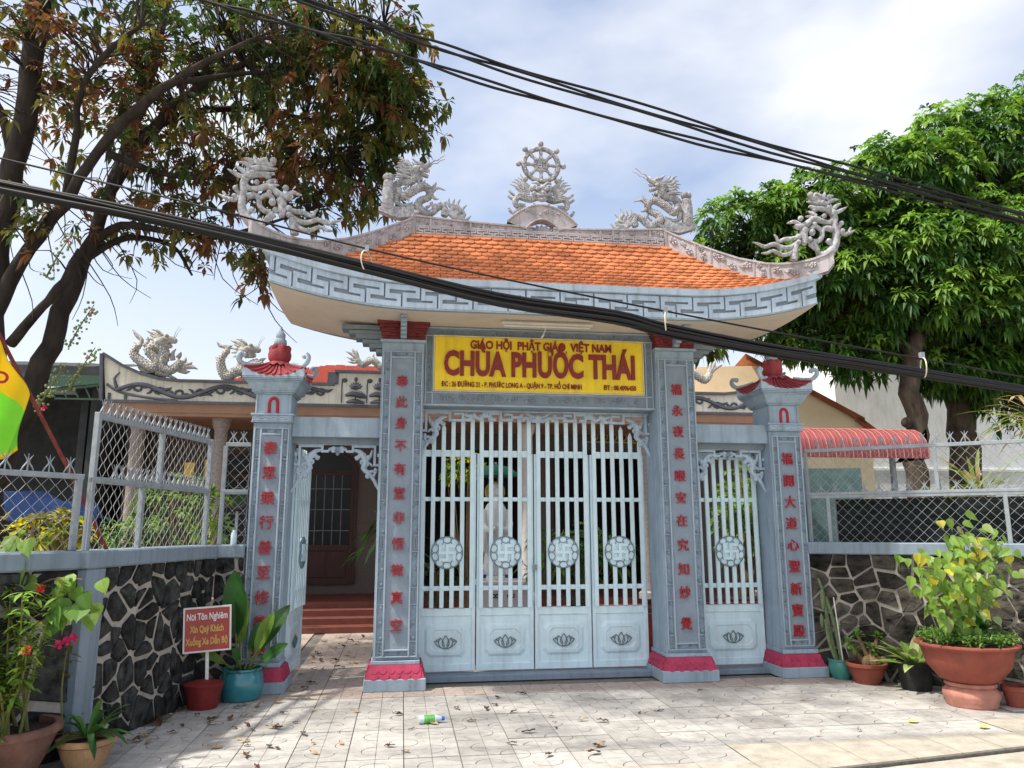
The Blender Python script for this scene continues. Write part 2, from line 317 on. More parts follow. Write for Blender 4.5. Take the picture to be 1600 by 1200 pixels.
def floral(mb, x0, x1, z0, z1, y, rng, d=0.012, n=None, fn=None, kinds=3):
    """shallow carved leaves, curls and buds inside a rectangle on the plane y (facing -Y)"""
    w, h = x1-x0, z1-z0; s = min(w, h); g = fn or (lambda x, yy, z: (x, yy, z))
    n = n or max(3, int(2.2*max(w, h)/s))
    for i in range(n):
        t = (i+.5)/n; cx, cz = (x0+w*t, z0+h*(.5+.22*math.sin(i*2.1+rng.random()))) if w > h else (x0+w*(.5+.22*math.sin(i*2.1+rng.random())), z0+h*t)
        a = rng.uniform(0, 6.28); k = i % 3 if kinds == 3 else (i % 2)*2
        if k == 0:
            for q in range(5):
                b = a+q*1.257; mb.ball(g(cx+math.cos(b)*s*.17, y, cz+math.sin(b)*s*.17), s*.13, 6, 4, (1, d/(s*.13), 1))
            mb.ball(g(cx, y, cz), s*.09, 6, 4, (1, 1.3*d/(s*.09), 1))
        elif k == 1:
            pts = []
            for q in range(8):
                b = a+q*.75; r = s*(.34-.035*q); pts.append(g(min(max(cx+math.cos(b)*r, x0+.1*s), x1-.1*s), y-d*.2, min(max(cz+math.sin(b)*r, z0+.1*s), z1-.1*s)))
            mb.tube(pts, [s*.05, s*.085], 5)
        else:
            for q in range(3):
                b = a+q*.8-.8; p0 = (cx-math.cos(b)*s*.1, cz-math.sin(b)*s*.1); p1 = (cx+math.cos(b)*s*.38, cz+math.sin(b)*s*.38)
                p1 = (min(max(p1[0], x0+.06*s), x1-.06*s), min(max(p1[1], z0+.06*s), z1-.06*s))
                mb.tube([g(p0[0], y, p0[1]), g((p0[0]+p1[0])/2+s*.05, y-d*.5, (p0[1]+p1[1])/2), g(p1[0], y, p1[1])], [s*.04, s*.10, s*.02], 5)
rng = random.Random(7)
def meander(mb, x0, x1, period, fn, th=0.17, dep=0.02, flip=False):
    """raised key-fret band; fn(x, v, d) maps run, height 0..1 and depth to a point"""
    path = []; x = x0-period*1.3
    while x < x1+period:
        for px, pv in ((0, .12), (.84, .12), (.84, .46), (.52, .46), (.52, .88), (1.36, .88), (1.36, .54), (1.0, .54)): path.append((x+px*period, pv))
        x += period
    tx = period*.058
    for (xa, va), (xb, vb) in zip(path, path[1:]):
        l, r = max(x0, min(xa, xb)-tx), min(x1, max(xa, xb)+tx)
        if r-l < .006: continue
        b, t = min(va, vb)-th/2, max(va, vb)+th/2
        if abs(xa-xb) < 1e-6: b += th; t -= th                     # verticals butt between the runs
        n = 1 if r-l < .25 else 2
        for q in range(n):
            p, s_ = l+(r-l)*q/n, l+(r-l)*(q+1)/n
            c = [(p, b), (s_, b), (s_, t), (p, t)]
            mb.add([fn(u, v, -dep) for u, v in c]+[fn(u, v, .002) for u, v in c], [(0,1,2,3),(0,4,5,1),(1,5,6,2),(2,6,7,3),(3,7,4,0)])
gate = thing('temple_gate', 'grey blue masonry temple gateway with tiled curved roof and inscribed pillars', 'gate', (0, 0.2, 0))
# ---- pillars
def petals(mb, hw0, hw1, cx, cy, hy0, hy1, z0, z1):
    for side in range(4):
        L0 = hw0 if side % 2 == 0 else hy0; L1 = hw1 if side % 2 == 0 else hy1
        off0 = hy0 if side % 2 == 0 else hw0; off1 = hy1 if side % 2 == 0 else hw1
        for row, (t, k) in enumerate(((.72, 6), (.36, 5))):
            for i in range(k):
                u = (i+.5)/k*2-1
                Lh = L0+(L1-L0)*t; of = off0+(off1-off0)*t; z = z0+(z1-z0)*t
                lean = (off1-off0)/(z1-z0); r = Lh/k*1.02; pts = []
                for q in range(9):
                    a = math.pi+math.pi*q/8; du = math.cos(a)*r*.94; dz = math.sin(a)*r*.95
                    pts.append((u*Lh*.93+du, dz))
                pts += [(pts[-1][0], r*.8), (pts[0][0], r*.8)]
                def mp_(p, d):
                    o_ = of+lean*p[1]+d; x_, y_ = p[0], -o_
                    for _ in range(side): x_, y_ = -y_, x_
                    return (cx+x_, cy+y_, z+p[1])
                d0 = .014-.006*row
                mb.add([mp_(p, d0) for p in pts]+[mp_(p, -.01) for p in pts], [tuple(range(11))]+[(i_, i_+11, (i_+1) % 11+11, (i_+1) % 11) for i_ in range(11)])
def pillar(cx, hp, yf, ztop, chars, zs, outer, csize):
    """inscribed pillar: half panel width hp, panel front plane yf"""
    zpl, zred, zpan = (.112, .24, .315) if outer else (.12, .245, .3135)
    hpl = .27 if outer else .31; hs = hp+.014; depth = .44 if outer else .50; yb = yf+depth; cy = (yf-.07+yb)/2
    p = MB().box(cx-hs, yf+.030, zpan-.03, cx+hs, yb-.02, ztop).build('pillar', 'paint', gate, bevel=.004)
    hy = depth/2+.05
    MB().box(cx-hpl, cy-hy, 0, cx+hpl, cy+hy, zpl).build('plinth', 'paint', p, bevel=.008)
    m = MB().frustum(cx, cy, hpl-.012, hy-.012, zpl, hs+.022, hy-.08, zred); petals(m, hpl-.012, hs+.022, cx, cy, hy-.012, hy-.08, zpl, zred)
    m.build('lotus_base', 'crimson', p, smooth=40)
    MB().box(cx-hs-.016, yf-.008, zred, cx+hs+.016, yb, zpan-.03).build('base_block', 'paint', p, bevel=.006)
    z0, z1 = zpan, ztop-(.055 if outer else .10)
    hi = hp*.565; y = yf
    MB().box(cx-hi, y+.010, z0+.075, cx+hi, y+.031, z1-.075).build('inscription_panel', 'panel', p)
    f = MB()
    for s in (-1, 1):
        f.box(cx+s*hp-(.014 if s > 0 else 0), y-.004, z0, cx+s*hp+(.014 if s < 0 else 0), y+.031, z1)
        f.box(cx+s*hi-.001, y-.006, z0+.012, cx+s*(hi+.016)+.001, y+.031, z1-.012) if s > 0 else f.box(cx-hi-.017, y-.006, z0+.012, cx-hi+.001, y+.031, z1-.012)
    for z in (z0, z1-.012): f.box(cx-hp+.014, y-.004, z, cx+hp-.014, y+.031, z+.012)
    for z in (z0+.062, z1-.078): f.box(cx-hi+.001, y-.0055, z, cx+hi-.001, y+.031, z+.016)
    f.build('panel_frame', 'carve', p, bevel=.003)
    cvs = MB(); xa, xb = hi+.019, hp-.017
    floral(cvs, cx-hi*.8, cx+hi*.8, z0+.02, z0+.058, y+.026, rng, .028, 5); floral(cvs, cx-hi*.8, cx+hi*.8, z1-.058, z1-.018, y+.026, rng, .028, 5)
    nseg = 6 if not outer else 5; seg = (z1-z0)/nseg
    for s in (-1, 1):
        for k in range(nseg):
            a = z0+k*seg+.014; g0, g1 = a, a+seg*.22; b0, b1 = a+seg*.27, a+seg*.94
            if k == nseg-1: b1 = z1-.13
            l, r = (cx+xa, cx+xb) if s > 0 else (cx-xb, cx-xa)
            for q in range(7):                                   # diagonal lattice block
                zz = g0+(g1-g0)*q/7; w = r-l; hh = (g1-g0)/7
                mid = (l+r)/2
                cvs.bar((l+.002, y+.02, zz), (mid, y+.02, zz+hh*1.1), .024, hh*.40, (0, 0, 1)); cvs.bar((mid, y+.02, zz+hh*1.1 if q % 2 else zz-hh*.2), (r-.002, y+.02, zz), .024, hh*.40, (0, 0, 1))
            if not outer or k % 2 == 0 or True:
                for zz in (b0-.008, b1): cvs.box(l, y+.004, zz, r, y+.031, zz+.008)
                floral(cvs, l-.004, r+.004, b0+.006, b1-.002, y+.026, rng, .030, int((b1-b0)/.046))
            if k == nseg-1:
                for q in range(5):
                    zz = z1-.12+q*.021; cvs.bar((l+.002, y+.014, zz), (r-.002, y+.014, zz+.03), .012, .008, (0, 0, 1))
    tag(cvs.build('carved_border', 'carve', p, smooth=50), kind='stuff')
    for ch, z in zip(chars, zs):
        lettering('character', ch, csize, .022, 'char_red', p, (cx-.004, y+.000, z), bold=0)
    return p
ZL = [3.155, 2.93, 2.70, 2.455, 2.21, 1.955, 1.70, 1.435, 1.165, .89, .62]
ZR = [3.14, 2.895, 2.66, 2.41, 2.16, 1.92, 1.67, 1.405, 1.15, .905, .58]
pl = pillar(-1.548, .2156, 0.0, 3.604, '奉此身不有堂非悟徵真空', ZL, False, .136)
pr_ = pillar(1.548, .2156, 0.0, 3.604, '福永夜長眼安在究知妙覺', ZR, False, .136)
po = pillar(-2.895, .179, .05, 2.70, '泰眾乘行善至修德遠', [2.42, 2.16, 1.90, 1.655, 1.40, 1.155, .905, .66, .42], True, .15)
pq = pillar(2.862, .179, .05, 2.70, '福開大道心聖新寶殿', [2.37, 2.12, 1.88, 1.64, 1.40, 1.165, .92, .69, .47], True, .145)
# ---- capitals of the two tall pillars
for p, cx, s in ((pl, -1.548, -1), (pr_, 1.548, 1)):
    m = MB().box(cx-.25, -.022, 3.602, cx+.25, .50, 3.632); m.build('cap_plate', 'paint', p, bevel=.006)
    m = MB()
    for k in range(5):
        e = .232+.012*k*k*.28; m.box(cx-e, .01-.012*k, 3.632+.043*k, cx+e, .48, 3.632+.043*(k+1)-.0005)
    for k in range(26):
        zz = 3.66+.03*(k % 6); xx = cx+rng.uniform(-.21, .21); m.ball((xx, .005-.012*(zz-3.63)/.043, zz), .03, 6, 4, (1, .35, .5))
    m.build('capital', 'dark_red', p, bevel=.004)
    m = MB()
    for k in range(6): m.box(cx+.0-.033, -.02-.07*k-.05, 3.64+.028*k, cx+.033, .02, 3.64+.028*(k+1)-.001)
    m.build('front_bracket', 'paint', p, bevel=.004)
    m = MB()
    for k in range(6):
        e = .30+.075*k
        xa, xb = (cx-s*.0, cx+s*e) if s > 0 else (cx+s*e, cx)
        m.box(min(xa, xb), .10, 3.50+.052*k, max(xa, xb), .30, 3.50+.052*(k+1)-(.001 if k % 2 else .008))
    m.build('side_bracket', 'lintel_paint', p, bevel=.003)
# ---- crowns of the two short pillars
def small_crown(cx, p, yc):
    m = MB(); y = yc
    m.box(cx-.215, y-.235, 2.70, cx+.215, y+.235, 2.714).box(cx-.207, y-.227, 2.714, cx+.207, y+.227, 2.772).box(cx-.222, y-.242, 2.772, cx+.222, y+.242, 2.795)
    m.build('neck_band', 'paint', p, bevel=.004)
    k = MB(); meander(k, cx-.2, cx+.2, .085, lambda u, v, d: (u, y-.2275+d, 2.717+.052*v), .2, .008); k.build('key_fret', 'eave_paint', p)
    MB().box(cx-.185, y-.205, 2.795, cx+.185, y+.205, 3.005).build('neck_block', 'paint', p, bevel=.004)
    a = MB()
    for s in (-1, 1): a.tube([(cx+s*.17, y-.206, 2.80), (cx+s*.17, y-.206, 3.0)], .012, 8)
    a.build('corner_bead', 'paint', p)
    pts = [(cx-.042, y-.208, 2.80), (cx-.042, y-.208, 2.90), (cx-.03, y-.208, 2.945), (cx, y-.208, 2.962), (cx+.03, y-.208, 2.945), (cx+.042, y-.208, 2.90), (cx+.042, y-.208, 2.80)]
    MB().tube(pts, .0165, 8, 2).build('arch_mark', 'char_red', p, smooth=50)
    c = MB()
    for z0, z1, e in ((3.005, 3.022, .205), (3.022, 3.038, .222)): c.box(cx-e, y-e-.02, z0, cx+e, y+e+.02, z1)
    c.frustum(cx, y, .222, .242, 3.038, .275, .295, 3.125)
    for z0, z1, e in ((3.125, 3.142, .285), (3.142, 3.158, .30), (3.158, 3.178, .31)): c.box(cx-e, y-e-.02, z0, cx+e, y+e+.02, z1-.0005)
    c.build('cornice', 'paint', p, bevel=.004)
    hx = .315
    def rz(u): return 3.185+.105*abs(u)**2.4                        # eave line sweeps up at the corners
    g = MB(); r = MB()
    for side in range(4):
        def rot(x, yy):
            for _ in range(side): x, yy = -yy, x
            return cx+x, y+yy*1.05
        N = 14
        for i in range(N):
            u0, u1 = -1+2*i/N, -1+2*(i+1)/N
            vs = []
            for u in (u0, u1):
                for zz in (3.178, rz(u)): vs.append((*rot(u*hx, -hx), zz))
            g.add(vs, [(0, 2, 3, 1)])
            vs = []
            for u in (u0, u1):
                for t in (0, .33, .66, 1):
                    h = hx*(1-t)+.075*t; z = rz(u)+(3.375-rz(u))*(t**1.5)+.004; vs.append((*rot(u*h, -h), z))
            r.add(vs, [(0, 4, 5, 1), (1, 5, 6, 2), (2, 6, 7, 3)])
        for i in range(9):                                        # raised roll tiles
            u = -.9+1.8*i/8; pts = []
            for t in (0, .33, .66, 1):
                h = (hx+.012)*(1-t)+.075*t; z = rz(u)+(3.375-rz(u))*(t**1.5)+.006; pts.append((*rot(u*h, -h), z))
            r.tube(pts, [.014, .010], 6)
        hp_ = []
        for t in (.62, .45, .3, .15, .02, -.1, -.2, -.3, -.4):
            tt = max(t, 0); h = hx*(1-tt)+.075*tt; z = rz(1)+(3.375-rz(1))*(tt**1.5)
            if t < 0: h, z = {-.1: (hx+.028, rz(1)+.028), -.2: (hx+.042, rz(1)+.072), -.3: (hx+.026, rz(1)+.108), -.4: (hx-.004, rz(1)+.098)}[t]
            hp_.append((*rot(h, -h), z+.012))
        m2 = MB().tube(hp_, [.016, .018, .02, .022, .026, .027, .026, .026, .02], 7, 2); m2.ball(hp_[-1], .030, 8, 6)
        m2.build('ridge_horn', 'eave_paint', p, smooth=60)
    g.build('roof_corner', 'eave_paint', p); r.build('small_roof', 'red_roof', p, smooth=40)
    b = MB()
    def bulb(a, rr, z): return 1+.07*abs(math.cos(a*3))
    b.lathe([(.05, 3.365), (.085, 3.385), (.112, 3.43), (.118, 3.475), (.105, 3.53), (.078, 3.575), (.05, 3.59), (0, 3.592)], (cx, y, 0), 36, bulb)
    for k in range(8):
        a = k*math.pi/4+.39; d = Vector((math.cos(a), math.sin(a), 0)); t_ = Vector((-d.y, d.x, 0))
        v = []
        for r_, z_, w_ in ((.05, 3.385, .045), (.10, 3.385, .062), (.135, 3.362, .055), (.165, 3.335, .028), (.178, 3.345, .004)):
            for q in (-1, 0, 1): v.append(Vector((cx, y, 0))+d*r_+t_*(w_*q)+Vector((0, 0, z_+(.012 if q == 0 else 0))))
        b.add(v, [(i*3+j, i*3+j+1, i*3+j+4, i*3+j+3) for i in range(4) for j in range(2)])
    for k in range(6):
        a = k*math.pi/3; b.ball((cx+.082*math.cos(a), y+.082*math.sin(a), 3.545), .04, 8, 6, (1, 1, 1.1))
    b.build('lotus_bud', 'red_roof', p, smooth=45)
    MB().lathe([(.05, 3.575), (.07, 3.6), (.066, 3.64), (.045, 3.665), (.052, 3.68), (.05, 3.71), (.03, 3.74), (.016, 3.765), (.01, 3.80), (0, 3.803)], (cx, y, 0), 20).build('gourd_finial', 'paint', p, smooth=60)
small_crown(-2.895, po, .27); small_crown(2.862, pq, .27)
# ---- beams
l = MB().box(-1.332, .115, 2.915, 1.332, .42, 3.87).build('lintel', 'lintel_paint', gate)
f = MB()
for a in ((-1.318, 3.71, 1.318, 3.725), (-1.318, 3.80, 1.318, 3.815), (-1.318, 2.925, 1.318, 2.945), (-1.318, 3.065, 1.318, 3.08)): f.box(a[0], .098, a[1], a[2], .1152, a[3])
for s in (-1, 1):
    for x in (1.30, 1.222):
        xa = s*x; f.box(xa-.008, .098, 2.9455, xa+.008, .1152, 3.7095)
f.build('lintel_frame', 'carve', l, bevel=.003)
f = MB()
for x0, x1 in ((-1.17, -.62), (-.56, -.05), (.05, .56), (.62, 1.17)):
    floral(f, x0+.03, x1-.03, 2.955, 3.055, .112, rng, .026, 7); floral(f, x0+.03, x1-.03, 3.735, 3.79, .112, rng, .018, 8)
    for z0, z1 in ((2.95, 3.06), (3.732, 3.795)): f.tube([(x0, .113, (z0+z1)/2), (x0+.03, .113, z1), (x1-.03, .113, z1), (x1, .113, (z0+z1)/2), (x1-.03, .113, z0), (x0+.03, .113, z0), (x0, .113, (z0+z1)/2)], .006, 5)
for s in (-1, 1):
    for k in range(4): floral(f, s*1.26-.03, s*1.26+.03, 3.09+.155*k, 3.23+.155*k, .114, rng, .012, 4)
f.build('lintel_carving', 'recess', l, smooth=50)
for xa, xb in ((-2.70, -1.777), (1.777, 2.669)):
    b = MB().box(xa, .115, 2.562, xb, .36, 2.775).build('side_lintel', 'paint', gate, bevel=.005)
    MB().box(xa, .20, 2.50, xb, .32, 2.561).build('lintel_soffit', 'lintel_paint', b)
# ---- pierced ornament under the beams
K = .000872
def fretwork(xl, xr, zt, y0, y1, parts, k):
    m = MB(); th = 30*k
    def P(cx, cy, s): return ((xl+(cx-80)*k) if s > 0 else (xr-(cx-80)*k), zt-(cy-180)*k)
    for s in (1, -1):
        for path in parts['bars']:
            for (a, b) in zip(path, path[1:]):
                (xa, za), (xb, zb) = P(*a, s), P(*b, s); e = th/2
                (m.box(min(xa, xb)-e, y0, za-e, max(xa, xb)+e, y1, za+e) if abs(za-zb) < 1e-6 else m.box(xa-e, y0+.001, min(za, zb)+e+.0004, xa+e, y1-.001, max(za, zb)-e-.0004))
        for pts, r in parts['tubes']:
            q = []
            for i, p in enumerate(pts): x, z = P(*p, s); q.append((x, (y0+y1)/2-.012, z))
            m.tube(q, [v*k for v in r], 7, 2, 1.0)
        for cx, cy, r in parts['balls']:
            x, z = P(cx, cy, s); m.ball((x, (y0+y1)/2-.015, z), r*k, 9, 6)
    m.box(xl, y0-.003, zt-.008, xr, y1+.002, zt+.012)
    return m.build('fretwork', 'eave_paint', gate, smooth=40)
corner = dict(tubes=[([(40, 780), (90, 700), (130, 620), (200, 540), (262, 480), (235, 400), (275, 310)], (16, 44)), ([(275, 320), (320, 270), (390, 255)], (44, 14)), ([(280, 300), (330, 340), (375, 345)], (40, 12)),
                     ([(260, 470), (190, 420), (150, 460)], (34, 10)), ([(240, 400), (180, 330), (160, 250)], (32, 9)), ([(200, 540), (150, 520), (110, 545)], (30, 12)), ([(150, 600), (120, 560), (90, 500)], (24, 10)), ([(230, 400), (300, 390), (290, 430)], (26, 9))],
              balls=[(205, 580, 34), (345, 355, 30), (205, 345, 32), (250, 440, 40), (110, 500, 26)])
mainp = dict(bars=[[(125, 440), (125, 205), (430, 205), (430, 300), (598, 300), (598, 215), (500, 215), (500, 250)], [(830, 245), (950, 245), (950, 205), (1095, 205), (1095, 285), (1238, 285), (1238, 215), (1150, 215), (1150, 252)], [(950, 245), (950, 285), (1020, 285), (1020, 252)], [(1238, 250), (1380, 250)], [(80, 280), (80, 350)], [(80, 440), (125, 440)]],
             tubes=corner['tubes']+[([(600, 270), (660, 295), (740, 235), (820, 280), (880, 200), (930, 205)], (22, 30)), ([(640, 290), (700, 300), (720, 320)], (24, 10)), ([(620, 215), (680, 240), (740, 225)], (22, 26)), ([(1370, 270), (1450, 250), (1520, 290), (1585, 275)], (20, 34)), ([(1440, 195), (1520, 240), (1585, 225)], (16, 34))],
             balls=corner['balls']+[(740, 225, 32), (905, 215, 30), (1390, 275, 30), (1582, 250, 52), (1365, 215, 26)])
fretwork(-1.315, 1.315, 2.905, .33, .385, mainp, K)
sidep = dict(bars=[[(125, 440), (125, 205), (400, 205), (400, 270), (500, 270)], [(80, 280), (80, 350)], [(80, 440), (125, 440)], [(500, 270), (560, 270)], [(490, 215), (490, 250)]],
             tubes=corner['tubes']+[([(480, 260), (540, 230), (590, 260)], (22, 34))], balls=corner['balls']+[(590, 250, 42), (590, 300, 26)])
kl = (2.70-1.777)/2/(590-80); fretwork(-2.665, -1.79, 2.50, .24, .285, sidep, (2.665-1.79)/2/510)
fretwork(1.79, 2.66, 2.50, .24, .285, sidep, (2.66-1.79)/2/510)
# ---- roof
HW, HD = 2.87, .80
def l2(x): return max(0, (abs(x)-1.35)/1.52)**2
def zbot(x): return 3.745+.235*l2(x)
def ztop_(x): return 3.99+.27*l2(x)
roof = MB()
NX, NY = 44, 10
def soff(x, y):
    q = 1-(y/HD)**2; k = min(1, l2(x)); return zbot(x)+.085*q*(1-k)-.04*q*k
xs = [-HW+2*HW*i/NX for i in range(NX+1)]; ys = [-HD+2*HD*j/NY for j in range(NY+1)]
v = [(x, y, soff(x, y)) for x in xs for y in ys]
roof.add(v, [(i*(NY+1)+j, i*(NY+1)+j+1, (i+1)*(NY+1)+j+1, (i+1)*(NY+1)+j) for i in range(NX) for j in range(NY)])
roof = roof.build('roof', 'soffit', gate, smooth=30)
fa = MB()
for sy in (-1, 1):
    for i in range(NX):
        x0, x1 = xs[i], xs[i+1]; y = sy*HD
        q = [(x0, y, zbot(x0)-.002), (x1, y, zbot(x1)-.002), (x1, y, ztop_(x1)), (x0, y, ztop_(x0))]
        q2 = [(a, b-sy*.05, c) for a, b, c in q]
        fa.add(q+q2, [(0, 1, 2, 3) if sy < 0 else (3, 2, 1, 0), (0, 4, 5, 1)])
for sx in (-1, 1):
    for j in range(NY):
        y0, y1 = ys[j], ys[j+1]; x = sx*HW
        za, zb_ = soff(x, y0), soff(x, y1); c0 = ztop_(x)-.05*(1-(y0/HD)**2); c1 = ztop_(x)-.05*(1-(y1/HD)**2)
        q = [(x, y0, za), (x, y1, zb_), (x, y1, c1), (x, y0, c0)]; q2 = [(a-sx*.05, b, c) for a, b, c in q]
        fa.add(q+q2, [(0, 1, 2, 3) if sx > 0 else (3, 2, 1, 0), (0, 4, 5, 1)])
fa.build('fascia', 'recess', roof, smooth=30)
mk = MB(); meander(mk, -HW+.012, HW-.012, .355, lambda x, v, d: (x, -HD+d, zbot(x)+.008+(ztop_(x)-zbot(x)-.016)*v), .235, .03)
for i in range(NX):
    x0, x1 = xs[i], xs[i+1]
    mk.add([(x0, -HD-.018, zbot(x0)-.004), (x1, -HD-.018, zbot(x1)-.004), (x1, -HD-.018, zbot(x1)+.016), (x0, -HD-.018, zbot(x0)+.016), (x0, -HD, zbot(x0)-.004), (x1, -HD, zbot(x1)-.004), (x1, -HD, zbot(x1)+.016), (x0, -HD, zbot(x0)+.016)], [(0, 1, 2, 3), (3, 2, 6, 7), (0, 4, 5, 1)])
mk.build('key_fret', 'eave_paint', roof)
lp = MB()
for sy in (-1, 1):
    prof = [(0, 0), (.055, .01), (.06, .075), (-.08, .085)]
    for i in range(NX):
        vs = []
        for x in (xs[i]*1.02, xs[i+1]*1.02):
            for dy, dz in prof: vs.append((x, sy*(HD+dy), ztop_(x/1.02)+dz-.002))
        fs = [(0, 4, 5, 1), (1, 5, 6, 2), (2, 6, 7, 3)]; lp.add(vs, fs if sy < 0 else [t[::-1] for t in fs])
for sx in (-1, 1):
    for j in range(NY):
        vs = []
        for y in (ys[j]*1.06, ys[j+1]*1.06):
            for dx, dz in ((0, 0), (.055, .01), (.06, .075), (-.08, .085)): vs.append((sx*(HW+dx), y, ztop_(HW)-.05*max(0, 1-(y/HD)**2)+dz-.003))
        fs = [(0, 1, 5, 4), (1, 2, 6, 5), (2, 3, 7, 6)]; lp.add(vs, fs if sx > 0 else [t[::-1] for t in fs])
lp.build('eave_lip', 'eave_paint', roof, smooth=30)
def rsurf(x, t): return (x, -HD+.75*t, 4.055+.79*(.75*t+.25*t*t)+.24*max(0, (abs(x)-1.35)/1.52)**2*(1-t)**2)
deck = MB(); NT = 10
for sy in (1, -1):
    vs = []
    for j in range(NT+1):
        t = j/NT; hx = HW-1.42*t
        for i in range(NX+1):
            x, y, z = rsurf(-hx+2*hx*i/NX, t); vs.append((x, y*sy, z-.02))
    fs = [(j*(NX+1)+i, j*(NX+1)+i+1, (j+1)*(NX+1)+i+1, (j+1)*(NX+1)+i) for j in range(NT) for i in range(NX)]
    deck.add(vs, fs if sy > 0 else [q[::-1] for q in fs])
for sx in (1, -1):
    vs = []
    for j in range(NT+1):
        t = j/NT
        for i in range(9):
            yy = (-HD+.75*t)*(1-2*i/8); _, _, z = rsurf(HW-1.42*t, t); vs.append((sx*(HW-1.42*t), yy, z-.02-.03*(1-(1-2*i/8)**2)*(1-t)))
    fs = [(j*9+i, (j+1)*9+i, (j+1)*9+i+1, j*9+i+1) for j in range(NT) for i in range(8)]
    deck.add(vs, fs if sx < 0 else [q[::-1] for q in fs])
deck.build('roof_deck', 'red_tile', roof)
TW = .132; tp = []
for q in range(9):
    a = math.pi+math.pi*q/8; tp.append((math.cos(a)*TW*.485, math.sin(a)*.050-.003))
tp = [(-TW*.485, .085)]+tp+[(TW*.485, .085)]
tb = MB(); n = len(tp)
tb.add([(x, y, .020+(.008 if abs(x) < .02 and y < 0 else 0)) for x, y in tp]+[(x, y, -.004) for x, y in tp], [tuple(range(n))]+[(i, i+n, (i+1) % n+n, (i+1) % n) for i in range(n)])
tile_me = tb.mesh('roof_tile', 'tile')
rows = 13; spots = []
for k in range(rows):
    t = (k+.35)/rows; hx = HW-1.42*t-.01; c = int(hx/TW)+1
    for i in range(-c, c+1):
        x = (i+(.5 if k % 2 else 0))*TW
        if abs(x) > hx: continue
        a = Vector(rsurf(x, t)); b = Vector(rsurf(x, min(1, t+.05))); ex = (Vector(rsurf(x+.02, t))-Vector(rsurf(x-.02, t))).normalized()
        ey = (b-a).normalized(); ez = ex.cross(ey).normalized(); ey = ez.cross(ex)
        jit = Matrix.Rotation(rng.uniform(-.03, .03), 4, 'Z') @ Matrix.Rotation(-.17+rng.uniform(-.03, .03), 4, 'X')
        M = Matrix(((ex.x, ey.x, ez.x, a.x), (ex.y, ey.y, ez.y, a.y), (ex.z, ey.z, ez.z, a.z+.006), (0, 0, 0, 1))) @ jit
        spots.append((t, M))
spots.sort(key=lambda q: -q[0])
rest = MB()
for i, (t, M) in enumerate(spots):
    if i < 298:
        o = link('roof_tile', tile_me, roof, loc=(0, 0, 0)); o.matrix_local = M
    else: rest.add([M @ Vector(v_) for v_ in tb.v], tb.f)
o = rest.build('roof_tiles', 'tile', roof); o['kind'] = 'stuff'
# ---- main ridge
def rtop(x): return 4.995+.062*(x/1.45)**2
rg = MB(); n = 24; xx = [-1.47+2.94*i/n for i in range(n+1)]
for i in range(n):
    a, b = xx[i], xx[i+1]
    if abs((a+b)/2) < .17:
        za = zb_ = 4.945
    else: za, zb_ = rtop(a), rtop(b)
    rg.add([(a, -.06, 4.76), (b, -.06, 4.76), (b, -.06, zb_), (a, -.06, za), (a, .06, 4.76), (b, .06, 4.76), (b, .06, zb_), (a, .06, za)], [(0, 1, 2, 3), (5, 4, 7, 6), (3, 2, 6, 7), (0, 3, 7, 4), (1, 5, 6, 2)])
ridge = rg.build('ridge', 'ridge', gate)
fr = MB()
fr.box(-1.48, -.078, 4.925, 1.48, -.059, 4.942).box(-1.48, -.075, 4.80, 1.48, -.059, 4.835)
for i in range(n):
    a, b = xx[i], xx[i+1]
    if abs((a+b)/2) < .17: continue
    fr.add([(a, -.08, rtop(a)-.015), (b, -.08, rtop(b)-.015), (b, -.08, rtop(b)+.006), (a, -.08, rtop(a)+.006), (a, .08, rtop(a)-.015), (b, .08, rtop(b)-.015), (b, .08, rtop(b)+.006), (a, .08, rtop(a)+.006)], [(0, 1, 2, 3), (3, 2, 6, 7), (0, 4, 5, 1), (5, 4, 7, 6)])
for x in (1.462, 1.28, .83, .68, .18):
    for s in (-1, 1): fr.box(s*x-.013, -.076, 4.9425, s*x+.013, -.059, rtop(x)-.016)
for s in (-1, 1): fr.box(s*1.462-.013, -.0765, 4.8355, s*1.462+.013, -.059, 4.9245)
fr.build('ridge_frame', 'ridge', ridge, bevel=.002)
kf = MB(); meander(kf, -1.44, 1.44, .132, lambda x, v, d: (x, -.06+d, 4.84+.082*v), .22, .022); kf.build('key_fret', 'ridge', ridge)
cv = MB()
for x0, x1 in ((.20, .66), (.70, .81), (.85, 1.26), (1.30, 1.44)):
    for s in (-1, 1):
        a, b = (x0, x1) if s > 0 else (-x1, -x0); floral(cv, a, b, 4.948, rtop((a+b)/2)-.018, -.060, rng, .026, max(3, int((x1-x0)*13)), kinds=2)
cv.build('ridge_carving', 'ridge', ridge, smooth=50)
HT = [(1.44, 5.075, 4.80), (1.65, 4.925, 4.69), (1.85, 4.79, 4.575), (2.03, 4.68, 4.47), (2.2, 4.585, 4.37), (2.45, 4.487, 4.27), (2.6, 4.462, 4.255), (2.73, 4.456, 4.26), (2.87, 4.475, 4.29), (2.99, 4.515, 4.32), (3.05, 4.56, 4.40)]
hipn = Vector((.8, 1.42, 0)).normalized()
